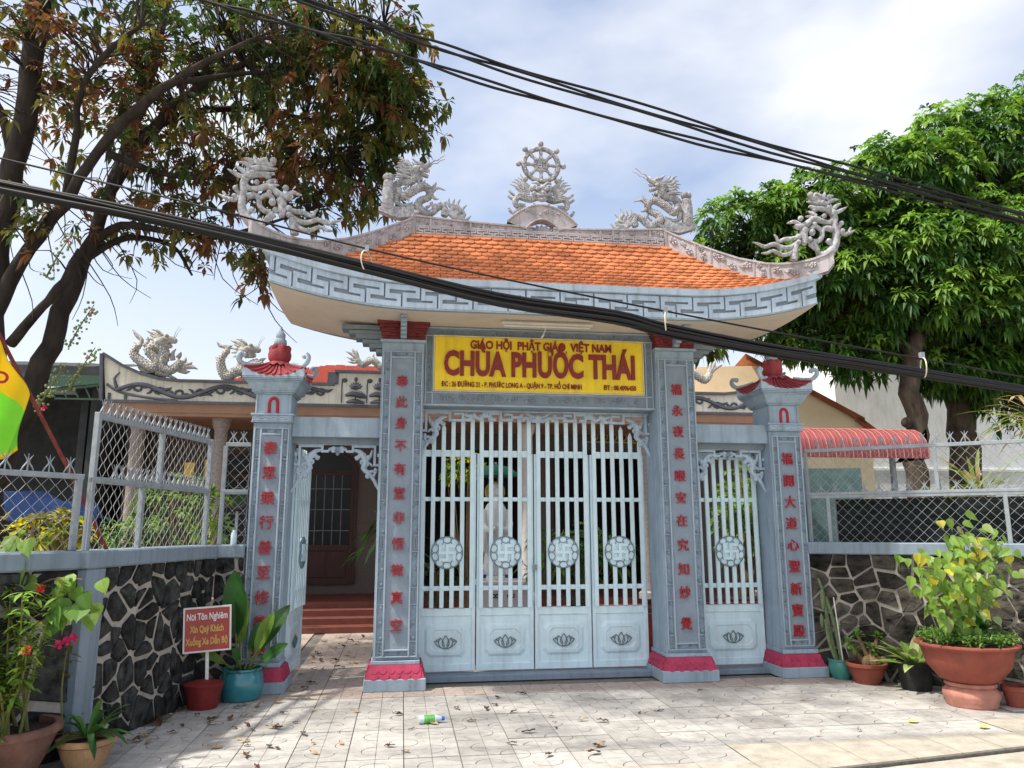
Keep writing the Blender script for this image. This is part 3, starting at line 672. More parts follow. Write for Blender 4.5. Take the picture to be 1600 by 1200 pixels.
for sx in (-1, 1):
    for sy in (-1, 1):
        h = MB(); hf = MB(); hc = MB(); out = Vector((-hipn.x, -hipn.y, 0))
        def hp(x, z, d): 
            y = -.8*(x-1.45)/1.42; return (sx*(x+out.x*d), -sy*(y+out.y*d), z)
        flip = (sx*sy) > 0
        for (xa, ta, ba), (xb, tb_, bb) in zip(HT, HT[1:]):
            def blk(mb, za0, za1, zb0, zb1, d0, d1):
                vs = [hp(xa, za0, d0), hp(xb, zb0, d0), hp(xb, zb1, d0), hp(xa, za1, d0), hp(xa, za0, d1), hp(xb, zb0, d1), hp(xb, zb1, d1), hp(xa, za1, d1)]
                fs = [(0, 1, 2, 3), (5, 4, 7, 6), (3, 2, 6, 7), (1, 5, 6, 2), (4, 0, 3, 7), (0, 4, 5, 1)]
                mb.add(vs, fs if not flip else [q[::-1] for q in fs])
            blk(h, ba, ta, bb, tb_, .05, -.05); blk(hf, ta-.016, ta+.006, tb_-.016, tb_+.006, .066, -.066)
            blk(hf, ba, ba+.04, bb, bb+.04, .056, .0)
        o = h.build('hip_ridge', 'ridge', gate, smooth=25); hf.build('hip_frame', 'ridge', o, smooth=25)
        if sy < 0:
            def zt(x):
                for (xa, ta, ba), (xb, tb_, bb) in zip(HT, HT[1:]):
                    if xa <= x <= xb: k = (x-xa)/(xb-xa); return ta+(tb_-ta)*k, ba+(bb-ba)*k
                return HT[-1][1:]
            for x in (1.5, 1.78, 1.93, 2.33, 2.47):
                t_, b_ = zt(x); hc.bar(hp(x, b_+.04, .052), hp(x, t_-.016, .052), .02, .02, (0, 1, 0))
            for x0, x1 in ((1.53, 1.76), (1.8, 1.91), (1.95, 2.31), (2.35, 2.45), (2.5, 2.9)):
                def fn(u, yy, w):
                    x = x0+(x1-x0)*u; t_, b_ = zt(x); return hp(x, b_+.045+(t_-b_-.065)*w, .05-yy)
                sub = MB(); floral(sub, 0, (x1-x0)/.15, 0, 1, 0, rng, .2, max(3, int((x1-x0)*15)), kinds=2)
                hc.add([fn(min(1, max(0, a/((x1-x0)/.15))), b*.14, c) for a, b, c in sub.v], sub.f)
            tag(hc.build('hip_carving', 'ridge', o, smooth=50), kind='stuff')
# arch and lotus fan in the middle of the ridge
ar = MB()
for i in range(12):
    a0, a1 = -1+i/6, -1+(i+1)/6
    def az(a, k): return (4.965+.20*(1-a*a) if k else 5.055+.215*(1-abs(a)**2.2))
    def ax(a, k): return a*(.165 if not k else .40)
    v = [(a0*.20, -.075, 4.96+.125*(1-a0*a0)), (a1*.20, -.075, 4.96+.125*(1-a1*a1)), (a1*.41, -.075, 5.04+.225*(1-abs(a1)**2)), (a0*.41, -.075, 5.04+.225*(1-abs(a0)**2))]
    w = [(x, .06, z) for x, y, z in v]; ar.add(v+w, [(0, 1, 2, 3), (5, 4, 7, 6), (3, 2, 6, 7), (0, 4, 5, 1)])
    ar.tube([(a0*.41, -.08, 5.04+.225*(1-a0*a0)), (a1*.41, -.08, 5.04+.225*(1-a1*a1))], .012, 5); ar.tube([(a0*.2, -.08, 4.965+.125*(1-a0*a0)), (a1*.2, -.08, 4.965+.125*(1-a1*a1))], .01, 5)
floral(ar, -.22, .22, 5.12, 5.22, -.074, rng, .024, 6)
for k in range(7):
    a = math.pi*(k+.5)/7; d = (math.cos(a), math.sin(a))
    ar.tube([(0, 0, 4.945), (d[0]*.08, -.01, 4.95+d[1]*.06), (d[0]*.155, 0, 4.952+d[1]*.10)], [.012, .03, .006], 6)
ar.build('ridge_arch', 'ridge', ridge, smooth=45)
# ------------------------------------------------------------------ sculptures on the roof
def mapper(c0, a0, s, sv, flip=1, y=0.0):
    def f(cx, cy, dy=0): return (a0[0]+flip*(cx-c0[0])*s, y+dy, a0[1]-(cy-c0[1])*sv)
    return f
def flame(m, f, pts, r, k, wave=0, dy=0):
    m.tube([f(p[0], p[1], dy) for p in pts], [r*k, r*k*.95, r*k*.12] if len(pts) == 3 else [r*k, r*k*.15], 6, 3, .8)
def ridge_dragon(name, label, f, k, parent_loc, mat_='sculpt', group=None):
    t = thing(name, label, 'statue', parent_loc, 0, group)
    body = [(1020, 960), (1030, 880), (985, 815), (915, 850), (860, 910), (790, 950), (700, 915), (645, 850), (690, 765), (790, 705), (810, 625), (745, 570), (650, 605), (540, 680), (440, 735), (355, 680), (335, 590), (400, 505), (530, 515), (605, 465), (575, 395), (610, 345)]
    m = MB(); wy = [.0, .01, .02, .01, 0, -.02, -.03, -.02, 0, .03, .02, 0, -.02, -.03, -.02, 0, .03, .03, .0, -.02, -.02, -.02]
    rr = [50, 46, 44, 44, 44, 48, 52, 52, 50, 46, 48, 52, 54, 54, 56, 56, 54, 50, 50, 52, 54, 60]
    P, r_ = smooth_path([f(a, b, w) for (a, b), w in zip(body, wy)], [q*k for q in rr], 6)
    m.tube(P, r_, 10)
    for i in range(2, len(P)-2):                                       # overlapping scales
        d = (P[i+1]-P[i-1]).normalized()
        for q in range(5):
            a = q*.75-1.5+(.37 if i % 2 else 0); u = d.cross(Vector((0, 1, 0))).normalized(); n_ = (Vector((0, -1, 0))*math.cos(a)+u*math.sin(a))
            c = P[i]+n_*r_[i]*.95; m.ball(c, r_[i]*.26, 5, 4)
    m.build('body', mat_, t, smooth=60)
    h = MB()
    h.tube([f(560, 390), f(620, 330), f(690, 300), f(740, 290), f(790, 250), f(815, 262)], [62*k, 66*k, 55*k, 42*k, 38*k, 20*k], 9, 2, 1.1)
    h.tube([f(610, 380), f(680, 385), f(740, 410), f(785, 425)], [46*k, 34*k, 32*k, 26*k], 8, 2, 1.1)
    h.tube([f(720, 335), f(770, 345), f(800, 320)], [18*k, 26*k, 10*k], 7, 2)
    for dy in (-.035, .035):
        h.ball(f(680, 272, dy*1.1), 34*k, 8, 6); h.tube([f(650, 270, dy), f(600, 240, dy*1.2), f(550, 205, dy*1.3)], [24*k, 20*k, 6*k], 6, 2)
        h.tube([f(815, 245, dy*.5), f(870, 205, dy), f(910, 205, dy), f(950, 165, dy), f(1015, 133, dy*1.4)], [9*k, 5*k], 5, 2)
    h.ball(f(800, 250), 34*k, 8, 6); h.ball(f(690, 365, -.05), 30*k, 8, 6)
    for q in range(4): h.tube([f(720+q*25, 350), f(724+q*25, 380)], [9*k, 2*k], 5)
    h.build('head', mat_, t, smooth=60)
    mn = MB()
    for pts in ([(560, 330), (450, 320), (400, 275), (345, 275)], [(560, 360), (440, 365), (390, 325), (312, 325)], [(550, 400), (450, 410), (400, 370), (330, 385)], [(570, 320), (470, 270), (420, 220), (368, 205)], [(590, 310), (530, 290), (495, 235), (460, 205)], [(620, 440), (650, 480), (655, 540), (640, 600)], [(640, 430), (680, 450), (690, 490)], [(540, 470), (460, 450), (380, 440), (280, 445)]):
        for dy in (-.03, .025): mn.tube([f(a, b, dy) for a, b in pts], [20*k, 24*k, 18*k, 4*k][:len(pts)], 6, 3, .8)
    mn.build('mane', mat_, t, smooth=60)
    sp = MB()
    for pts in ([(740, 560), (730, 510), (745, 470)], [(830, 590), (880, 540), (900, 490)], [(850, 630), (920, 575), (1030, 605)], [(840, 690), (890, 730), (940, 730)], [(830, 780), (870, 850), (890, 790)], [(500, 660), (540, 610), (560, 545)], [(600, 640), (640, 560), (660, 500)], [(440, 620), (480, 590), (515, 545)], [(930, 840), (955, 800), (965, 765)], [(1010, 810), (1030, 780), (1045, 755)], [(760, 860), (800, 840), (830, 810)]):
        sp.tube([f(a, b) for a, b in pts], [26*k, 22*k, 5*k], 6, 3, .7)
    sp.build('spines', mat_, t, smooth=60)
    tl = MB()
    for pts in ([(1060, 930), (1130, 860), (1080, 790), (1085, 710)], [(1080, 940), (1190, 880), (1140, 800), (1165, 715)], [(1100, 950), (1250, 890), (1200, 800), (1242, 715)], [(1120, 960), (1290, 950), (1270, 860), (1335, 788)], [(1150, 985), (1250, 985), (1320, 1010), (1395, 935)]):
        tl.tube([f(a, b) for a, b in pts], [40*k, 34*k, 26*k, 5*k], 6, 4, .7)
    tl.build('tail', mat_, t, smooth=60)
    lg = MB()
    for pts, dy in (([(380, 640), (400, 700), (470, 750), (500, 780)], -.05), ([(350, 740), (360, 820), (440, 860), (540, 830)], -.02), ([(700, 900), (660, 950), (600, 960)], -.04)):
        lg.tube([f(a, b, dy) for a, b in pts], [44*k, 36*k, 30*k, 20*k][:len(pts)], 7, 3)
        for q in (-30, 0, 30): lg.tube([f(pts[-1][0], pts[-1][1], dy), f(pts[-1][0]+38, pts[-1][1]+q, dy-.01)], [16*k, 3*k], 5)
    lg.build('legs', mat_, t, smooth=60)
    vb = MB(); c = f(235, 780); sc = k*1.0
    z0 = f(0, 900)[2]; z1 = f(0, 420)[2]; H = z1-z0
    vb.lathe([(60*k, z0-.02), (82*k, z0+.03*H), (84*k, z0+.5*H), (78*k, z0+.56*H), (82*k, z0+.58*H), (70*k, z0+.66*H), (74*k, z0+.68*H), (66*k, z0+.76*H), (30*k, z0+.78*H)], (c[0], -.02, 0), 16)
    for q in range(6): a = q*math.pi/3; vb.ball((c[0]+40*k*math.cos(a), -.02+40*k*math.sin(a), z0+.88*H), 44*k, 8, 6, (1, 1, 1.1))
    vb.tube([f(350, 890), f(230, 940), f(130, 920)], [30*k, 60*k, 40*k], 8, 3); vb.prism([(f(x_, y_)[0], f(x_, y_)[2]) for x_, y_ in ((110, 900), (110, 955), (300, 1020), (400, 1040), (620, 1010), (585, 830), (480, 890), (300, 890))], -.05, .05)
    vb.build('lantern_base', mat_, t, smooth=45)
    return t
k1 = .000813
ridge_dragon('dragon_statue', 'pale stone dragon on the left end of the roof ridge facing right', mapper((620, 985), (-1.45, 5.075), k1, .00087), k1, (-1.35, 0, 5.06), group='dragons on the roof ridge')
ridge_dragon('dragon_statue', 'pale stone dragon on the right end of the roof ridge facing left', mapper((620, 985), (1.45, 5.075), k1, .00087, -1), k1, (1.35, 0, 5.06), group='dragons on the roof ridge')
# wheel carried by a dragon face
wz = 5.80; wh = thing('dharma_wheel', 'eight spoked stone wheel above a dragon face at the ridge centre', 'statue', (0, 0, 5.26))
m = MB(); m.ring((0, 0, wz), .205, .032, 40); o = m.build('rim', 'sculpt', wh, smooth=60)
m = MB()
for q in range(16): a = q*math.pi/8; m.ball((.205*math.cos(a), -.026, wz+.205*math.sin(a)), .016, 6, 4)
m.build('rim_studs', 'sculpt', o, smooth=60)
m = MB().ring((0, 0, wz), .075, .02, 24); hub = m; 
hub.prism([(.078*math.cos(i*.2618), wz+.078*math.sin(i*.2618)) for i in range(24)], -.006, .012)
for q in range(8): a = q*math.pi/4; hub.ball((.075*math.cos(a), -.02, wz+.075*math.sin(a)), .011, 6, 4)
hb = hub.build('hub', 'sculpt', wh, smooth=50)
def manji(mb, c, s, y0, y1, w):
    x, z = c; h = w/2
    mb.box(x-h, y0, z-s, x+h, y1, z+s).box(x-s, y0+.0006, z-h, x-h, y1, z+h).box(x+h, y0+.0006, z-h, x+s, y1, z+h)
    mb.box(x+h, y0+.0006, z+s-w, x+s, y1, z+s).box(x-s, y0+.0006, z-s, x-h, y1, z-s+w)
    mb.box(x+s-w, y0+.0012, z-s, x+s, y1, z-h).box(x-s, y0+.0012, z+h, x-s+w, y1, z+s)
m = MB(); manji(m, (0, wz), .04, -.02, 0, .015); m.build('emblem', 'sculpt', hb)
for q in range(8):
    a = q*math.pi/4+math.pi/8*0; d = (math.cos(a), math.sin(a))
    MB().tube([(d[0]*.085, 0, wz+d[1]*.085), (d[0]*.12, 0, wz+d[1]*.12), (d[0]*.15, 0, wz+d[1]*.15), (d[0]*.185, 0, wz+d[1]*.185)], [.026, .017, .024, .018], 8, 2).build('spoke', 'sculpt', wh, smooth=60)
    MB().ball((d[0]*.268, 0, wz+d[1]*.268), .034, 10, 7).build('knob', 'sculpt', wh, smooth=60)
fw = mapper((570, 830), (0, 5.27), .00096, .00104); k = .00096
m = MB()
m.ball(fw(570, 620), 85*k, 12, 8, (1, .9, .7)); m.ball(fw(570, 690, -.05), 55*k, 10, 7, (1.2, .8, .7)); m.tube([fw(500, 700, -.05), fw(570, 720, -.07), fw(645, 700, -.05)], [20*k, 26*k, 20*k], 8, 2)
m.tube([fw(510, 740, -.03), fw(570, 770, -.06), fw(635, 740, -.03)], [22*k, 28*k, 22*k], 8, 2)
for s in (-1, 1):
    m.ball(fw(570+s*55, 645, -.07), 30*k, 8, 6); m.ball(fw(570+s*105, 620, -.02), 48*k, 8, 6); m.ball(fw(570+s*90, 690, -.03), 40*k, 8, 6); m.tube([fw(570+s*30, 590, -.05), fw(570+s*70, 560, -.05), fw(570+s*120, 560, -.03)], [16*k, 22*k, 8*k], 6, 2)
    for q in range(4): m.tube([fw(570+s*(15+14*q), 715, -.075), fw(570+s*(15+14*q), 740, -.075)], [7*k, 2*k], 5)
m.build('dragon_face', 'sculpt', wh, smooth=60)
for s in (-1, 1):
    m = MB(); X = lambda x: 570+s*(570-x)
    for pts in ([(440, 600), (380, 560), (340, 500), (310, 440)], [(430, 610), (370, 580), (330, 510), (280, 490)], [(420, 620), (330, 590), (290, 530), (235, 515)], [(420, 640), (330, 620), (280, 560), (205, 545)], [(430, 655), (320, 650), (260, 600), (185, 575)], [(430, 675), (350, 680), (300, 650), (250, 620)], [(300, 700), (230, 700), (175, 655)], [(270, 750), (210, 750), (163, 715)], [(270, 930), (200, 910), (168, 860)]):
        m.tube([fw(X(a), b) for a, b in pts], [16*k, 20*k, 16*k, 3*k][:len(pts)], 6, 3, .7)
    tag(m.build('flames', 'sculpt', wh, smooth=60), kind='stuff')
    m = MB(); P, r_ = smooth_path([fw(X(a), b) for a, b in ((510, 720), (430, 745), (350, 730), (290, 720), (250, 770), (265, 830), (330, 810))], [40*k, 42*k, 40*k, 42*k, 36*k, 32*k, 18*k], 4); m.tube(P, r_, 9)
    for i in range(1, len(P)-1):
        for q in range(3): m.ball(P[i]+Vector((0, -r_[i]*.85, (q-1)*r_[i]*.55)), r_[i]*.28, 5, 4)
    for q in (0, 30, -30): m.tube([fw(X(330), 810), fw(X(380), 830+q)], [14*k, 3*k], 5)
    m.tube([fw(X(240), 900), fw(X(300), 860), fw(X(380), 830)], [14*k, 22*k, 14*k], 6, 2); m.tube([fw(X(470), 790), fw(X(500), 810)], [10*k, 14*k], 6)
    m.build('arm', 'sculpt', wh, smooth=60)
# scroll-work corner ornaments
def corner_ornament(flip, label):
    anchor = (3.02*flip, 4.53); f = mapper((1040, 990), anchor, .00084, .00090, flip, -.80); k = .00084
    # points left of the reference point lie towards the middle of the roof
    t = thing('scroll_ornament', label, 'statue', (3.02*flip, -.8, 4.5), 0, 'scroll ornaments on the roof corners')
    T = lambda name, L: None
    st = MB()
    for pts, r in (([(960, 1010), (1080, 960), (1190, 830), (1215, 700), (1200, 580), (1210, 480), (1180, 420)], (80, 64, 52, 46, 44, 44, 46)), ([(1170, 860), (1100, 800), (1080, 780)], (36, 30, 34)), ([(1240, 610), (1270, 590), (1295, 555)], (30, 24, 32)), ([(1240, 640), (1300, 690), (1400, 670), (1490, 630)], (30, 30, 24, 6)), ([(1390, 680), (1420, 620), (1440, 600)], (24, 18, 10))):
        st.tube([f(*p) for p in pts], [q*k for q in r], 9, 3)
    for x, y, r in ((1295, 555, 34), (1095, 800, 40), (1300, 650, 34), (1350, 690, 26)): st.ball(f(x, y, -.01), r*k, 9, 6)
    st.build('stem', 'sculpt', t, smooth=60)
    hd = MB()
    for pts, r in (([(1170, 400), (1080, 375), (980, 370), (860, 352)], (48, 42, 34, 18)), ([(1120, 320), (1040, 300), (930, 300), (832, 292)], (46, 46, 28, 8)), ([(1080, 260), (1010, 215), (950, 190)], (48, 44, 36)), ([(1000, 280), (930, 265), (880, 215)], (34, 26, 40)), ([(960, 390), (930, 400), (905, 380)], (26, 30, 14)), ([(1050, 250), (960, 240), (900, 270)], (30, 34, 20))):
        hd.tube([f(*p) for p in pts], [q*k for q in r], 9, 3)
    for x, y, r in ((880, 208, 42), (1045, 305, 36), (1115, 370, 40), (1185, 430, 46)): hd.ball(f(x, y, -.02), r*k, 9, 6)
    hd.build('head', 'sculpt', t, smooth=60)
    mn = MB()
    for pts in ([(1080, 250), (1095, 190), (1110, 135)], [(1110, 260), (1160, 205), (1230, 188)], [(1120, 300), (1200, 250), (1295, 238)], [(1180, 380), (1250, 325), (1322, 283)], [(1200, 420), (1300, 385), (1405, 328)], [(1170, 380), (1165, 330), (1180, 300)]):
        mn.tube([f(*p) for p in pts], [30*k, 30*k, 5*k], 6, 3, .7)
    mn.build('mane', 'sculpt', t, smooth=60)
    sc = MB()
    for pts, r in (([(1200, 490), (1140, 545), (1040, 540), (930, 510), (860, 545), (790, 600), (700, 630), (640, 615)], (34, 34, 36, 44, 38, 46, 44, 30)), ([(720, 610), (640, 565), (580, 580), (530, 595)], (34, 28, 20, 6)), ([(940, 480), (890, 440), (840, 418)], (36, 28, 5)), ([(910, 510), (850, 490), (798, 488)], (32, 24, 5)), ([(1160, 640), (1080, 625), (1025, 660), (1010, 740), (950, 800), (870, 805)], (44, 38, 32, 32, 32, 34)), ([(1010, 660), (940, 610), (880, 630), (862, 690)], (26, 30, 32, 36)), ([(780, 650), (750, 720), (750, 820)], (56, 54, 62)), ([(840, 830), (900, 880), (950, 930)], (46, 40, 26))):
        sc.tube([f(*p) for p in pts], [q*k for q in r], 8, 3)
    for x, y, r in ((862, 700, 46), (905, 585, 34), (720, 525, 38), (1055, 475, 34), (820, 790, 40), (745, 835, 42), (670, 765, 42), (665, 835, 38), (885, 525, 38)): sc.ball(f(x, y, -.015), r*k, 9, 6)
    sc.build('scrolls', 'sculpt', t, smooth=60)
    fl = MB()
    for pts, r in (([(680, 770), (580, 790), (480, 800), (400, 835), (370, 780), (338, 745)], (34, 32, 28, 24, 20, 10)), ([(650, 840), (560, 900), (450, 910), (330, 870), (210, 910), (120, 880), (38, 860)], (36, 36, 32, 30, 28, 20, 6)), ([(600, 940), (510, 990), (420, 1000), (310, 955), (220, 990), (148, 995)], (34, 30, 28, 26, 22, 8)), ([(625, 870), (610, 950), (590, 1060)], (46, 48, 50))):
        fl.tube([f(*p) for p in pts], [q*k for q in r], 8, 3)
    fl.build('tail_flames', 'sculpt', t, smooth=60)
corner_ornament(1, 'curling white scroll dragon rising from the right roof corner')
corner_ornament(-1, 'curling grey scroll dragon rising from the left roof corner under the tree')
# ------------------------------------------------------------------ name board
def word_letters(body, size, depth, m_, parent, cx, y, z, width, bold, per):
    full = text_mesh(body, size, depth, bold, 'LEFT'); X = [v.co.x for v in full.vertices]; x0, w = min(X), max(X)-min(X); k = width/w; bpy.data.meshes.remove(full)
    toks = []; i = 0
    while i < len(body):
        if body[i] == ' ': i += 1; continue
        j = i+1
        if per == 'word':
            while j < len(body) and body[j] != ' ': j += 1
        toks.append((i, j)); i = j
    for i, j in toks:
        a = text_mesh(body[:j], size, depth, bold, 'LEFT'); xm = max(v.co.x for v in a.vertices); bpy.data.meshes.remove(a)
        me = text_mesh(body[i:j], size, depth, bold, 'LEFT'); xs_ = max(v.co.x for v in me.vertices); me.transform(Matrix.Translation((xm-xs_-x0-w/2, 0, 0))); me.transform(Matrix.Diagonal((k, 1, 1, 1)))
        me.materials.clear(); me.materials.append(MATS[m_]); o = bpy.data.objects.new('letter' if per != 'word' else 'lettered_word', me); COL.objects.link(o); o.parent = parent
        o.location = Vector((cx, y, z))-WLOC.get(parent.name, Vector((0, 0, 0)))
nb = thing('name_board', 'yellow name board with raised maroon letters between the tall pillars', 'sign', (-.012, .1, 3.1))
MB().box(-1.203, .070, 3.095, 1.179, .114, 3.704).build('board', 'sign_yellow', nb, bevel=.006)
m = MB()
for a in ((-1.216, 3.082, 1.192, 3.094), (-1.216, 3.705, 1.192, 3.717)): m.box(a[0], .066, a[1], a[2], .114, a[3])
for x in (-1.216, 1.180): m.box(x, .066, 3.0945, x+.012, .114, 3.7045)
m.build('frame', 'sign_edge', nb, bevel=.003)
word_letters('GIÁO HỘI  PHẬT GIÁO  VIỆT NAM', .128, .016, 'sign_red', nb, .0, .064, 3.612, 1.62, .004, 'word')
word_letters('CHÙA PHƯỚC THÁI', .375, .024, 'sign_red', nb, -.01, .061, 3.385, 2.18, .014, 'letter')
word_letters('ĐC : 26 ĐƯỜNG 21 - P. PHƯỚC LONG A - QUẬN 9 - TP. HỒ CHÍ MINH', .078, .012, 'sign_red', nb, -.335, .066, 3.16, 1.58, .002, 'word')
word_letters('ĐT : 08.4096450', .078, .012, 'sign_red', nb, .90, .066, 3.16, .38, .002, 'word')
lt = thing('tube_light', 'white fluorescent tube fixture under the front eave', 'lamp', (0, -.3, 3.78))
MB().box(-.51, -.325, 3.765, .50, -.275, 3.79).build('housing', 'fixture', lt, bevel=.004)
MB().tube([(-.48, -.30, 3.752), (.47, -.30, 3.752)], .013, 10).build('tube', 'fixture', lt, smooth=60)
MB().tube([(-.02, -.3, 3.76), (-.03, -.28, 3.70), (-.06, -.24, 3.64), (-.02, -.2, 3.68)], .006, 6, 3).build('cord', 'fixture', lt, smooth=60)
# ------------------------------------------------------------------ metal gate leaves
def gate_leaf(label, w, group, tops, nb_=6, loc=(0, 0, 0), rz=0.0):
    """one leaf, local x 0..w, front face at local y = 0"""
    t = thing('gate_leaf', label, 'gate', loc, rz, group, local=True)
    L = lambda n_, me_mb, m_, sm=None, bv=0, par=t: link(n_, me_mb.mesh(n_, m_, sm), par, bv, (0, 0, 0))
    f = MB().box(.006, .03, .08, .046, .07, 2.44).box(w-.046, .03, .08, w-.006, .07, 2.44)
    f.box(.046, .03, .08, w-.046, .07, .155).box(.046, .03, .655, w-.046, .07, .735)
    fo = L('frame', f, 'gate_metal', bv=.004)
    for z0, z1 in ((2.40, 2.475), (1.90, 1.945), (.925, .975)): L('rail', MB().box(.0465, .024, z0, w-.0465, .045, z1), 'gate_metal', bv=.002)
    sp = (w-.105)/(nb_-1)
    rv = MB()
    for i in range(nb_):
        x = .0525+sp*i; zt = tops(i/(nb_-1)); b = .0232
        L('bar', MB().prism([(x-b, .745 if 0 < i < nb_-1 else .735), (x+b, .745 if 0 < i < nb_-1 else .735), (x+b, zt-.05), (x, zt), (x-b, zt-.05)], 0, .0235), 'gate_metal', bv=.002)
        for z in (2.437, 1.922, .95): rv.ball((x, -.001, z), .011, 6, 4, (1, .6, 1))
    L('rivets', rv, 'gate_metal', 60)
    c = (w/2, 1.335); R_ = .176
    med = L('medallion', MB().prism([(c[0]+R_*math.cos(i*math.pi/18), c[1]+R_*math.sin(i*math.pi/18)) for i in range(36)], -.008, -.002), 'gate_metal')
    tr = MB().ring((c[0], -.014, c[1]), R_-.004, .0062, 36)
    for q in range(10):
        a = q*math.pi/5+math.pi/2; pts = []
        cc = (c[0]+.138*math.cos(a), c[1]+.138*math.sin(a)); tx, tz = -math.sin(a), math.cos(a)
        for j in range(15):
            b_ = j*2*math.pi/14; pts.append((cc[0]+tx*.044*math.cos(b_)+math.cos(a)*.035*math.sin(b_), -.010, cc[1]+tz*.044*math.cos(b_)+math.sin(a)*.035*math.sin(b_)))
        tr.tube([(a_, -.016, b__) for a_, _q, b__ in pts], .0044, 5, caps=False)
    L('petal_trim', tr, 'petal_rod_shade', 60, par=med)
    e = MB(); manji(e, c, .094, -.040, -.0075, .036); L('emblem', e, 'gate_metal', par=med, bv=.002)
    pn = L('lower_panel', MB().box(.046, .045, .155, w-.046, .062, .655), 'gate_metal')
    d = MB(); x0, x1, z0, z1 = .095, w-.095, .225, .575; ch = .05
    def octa(i): return [(x0+ch+i, z0+i), (x1-ch-i, z0+i), (x1-i, z0+ch+i), (x1-i, z1-ch-i), (x1-ch-i, z1-i), (x0+ch+i, z1-i), (x0+i, z1-ch-i), (x0+i, z0+ch+i)]
    A, B, C_ = octa(0), octa(.028), octa(.062)
    v = [(x, .0445, z) for x, z in A]+[(x, .028, z) for x, z in B]+[(x, .026, z) for x, z in C_]+[(x, .033, z) for x, z in octa(.07)]
    d.add(v, [(i+8*r_, (i+1) % 8+8*r_, (i+1) % 8+8*r_+8, i+8*r_+8) for r_ in range(3) for i in range(8)]+[tuple(range(24, 32))])
    L('raised_field', d, 'gate_metal', par=pn)
    lo = MB(); q = (w/2, .375)
    def petal(pts): lo.tube([(q[0]+a, .022, q[1]+b) for a, b in pts], .0048, 5, 3)
    for s in (-1, 1):
        petal([(0, -.06), (s*.038, -.01), (s*.022, .045), (0, .078)])
        petal([(0, -.06), (s*.05, -.045), (s*.075, .0), (s*.062, .055)]); petal([(s*.062, .055), (s*.035, .03), (s*.01, -.03)])
        petal([(s*.02, -.058), (s*.08, -.03), (s*.122, .018)]); petal([(s*.122, .018), (s*.095, .022), (s*.075, .01)]); petal([(s*.066, .04), (s*.095, .035), (s*.108, .02)])
    L('lotus', lo, 'gate_trim', 60, par=pn)
    return t
def arch(a, b): return lambda u: a+(b-a)*math.sin(max(0, min(1, u))*math.pi/2)
G = 'leaves of the main gate'
mat('petal_rod_shade', (0.17, 0.25, 0.29), 0.45, 0.06, 4.0, spec=0.4)  # petal rods drawn dark, the shade beside them put into the colour
gate_leaf('leftmost of the four pale blue gate leaves between the tall pillars', .652, G, arch(2.62, 2.89), loc=(-1.34, .45, 0))
gate_leaf('second pale blue gate leaf from the left, in front of the white statue', .652, G, lambda u: 2.895, loc=(-.687, .452, 0))
gl = gate_leaf('third pale blue gate leaf from the left, beside the latch', .656, G, lambda u: 2.895, loc=(-.033, .45, 0))
gate_leaf('rightmost of the four pale blue gate leaves between the tall pillars', .656, G, lambda u: arch(2.62, 2.89)(1-u), loc=(.625, .452, 0))
lk = MB().box(.0, -.03, 1.14, .035, .0, 1.20).box(.012, -.045, 1.155, .024, -.03, 1.185); link('latch', lk.mesh('latch', 'galv'), gl, .003, (-.012, .0, 0))
gate_leaf('closed narrow pale blue side gate between the right pillars', .79, 'leaves of the side gates', lambda u: 2.36+.13*math.sin(u*math.pi), 8, (1.86, .40, 0))
gate_leaf('open narrow side gate seen edge on beside the short left pillar', .80, 'leaves of the side gates', lambda u: 2.36+.13*math.sin(u*math.pi), 8, (-2.655, .42, 0), R(86))
m = MB().box(-1.32, .30, 0, 1.32, .52, .065); tag(m.build('gate_threshold', 'wall_paint', None, bevel=.006), 'low grey concrete sill under the four gate leaves', 'sill', 'gate sills')
m = MB().box(1.80, .27, 0, 2.66, .48, .055); tag(m.build('gate_threshold', 'wall_paint', None, bevel=.006), 'low grey concrete sill under the narrow side gate', 'sill', 'gate sills')
# ------------------------------------------------------------------ ground, road, pavement
g = MB().box(-300, -300, -.5, 300, 300, -.16).build('ground', 'ground'); tag(g, kind='structure')
def kerb_y(x): return -2.97+.16*(x-1.4)
rd = MB(); rd.add([(-60, kerb_y(-60)-.02, -.03), (60, kerb_y(60)-.02, -.03), (60, -40, -.03), (-60, -40, -.03)], [(0, 3, 2, 1)])
tag(rd.build('road', 'road'), kind='structure')
sl = MB(); sl.add([(-60, kerb_y(-60), -.012), (60, kerb_y(60), -.012), (60, 40, -.012), (-60, 40, -.012), (-60, kerb_y(-60), -.14), (60, kerb_y(60), -.14)], [(0, 1, 2, 3), (4, 5, 1, 0)])
pav = sl.build('pavement', 'joint'); tag(pav, kind='structure')
ap = MB()
for i in range(0):                                              # plain concrete edge strip, cast in bays
    x0 = -8+i*.9; x1 = x0+.892
    ap.add([(x0, kerb_y(x0)+.004, .0), (x1, kerb_y(x1)+.004, .0), (x1, kerb_y(x1)+.36, .002), (x0, kerb_y(x0)+.36, .002), (x0, kerb_y(x0)+.004, -.05), (x1, kerb_y(x1)+.004, -.05)], [(0, 1, 2, 3), (4, 5, 1, 0)])
mat('paver_pink', (0.40, 0.335, 0.29), 0.85, 0.13, 7, 0.4, 60, rnd=0.10, dirt=0.35)
T = .40
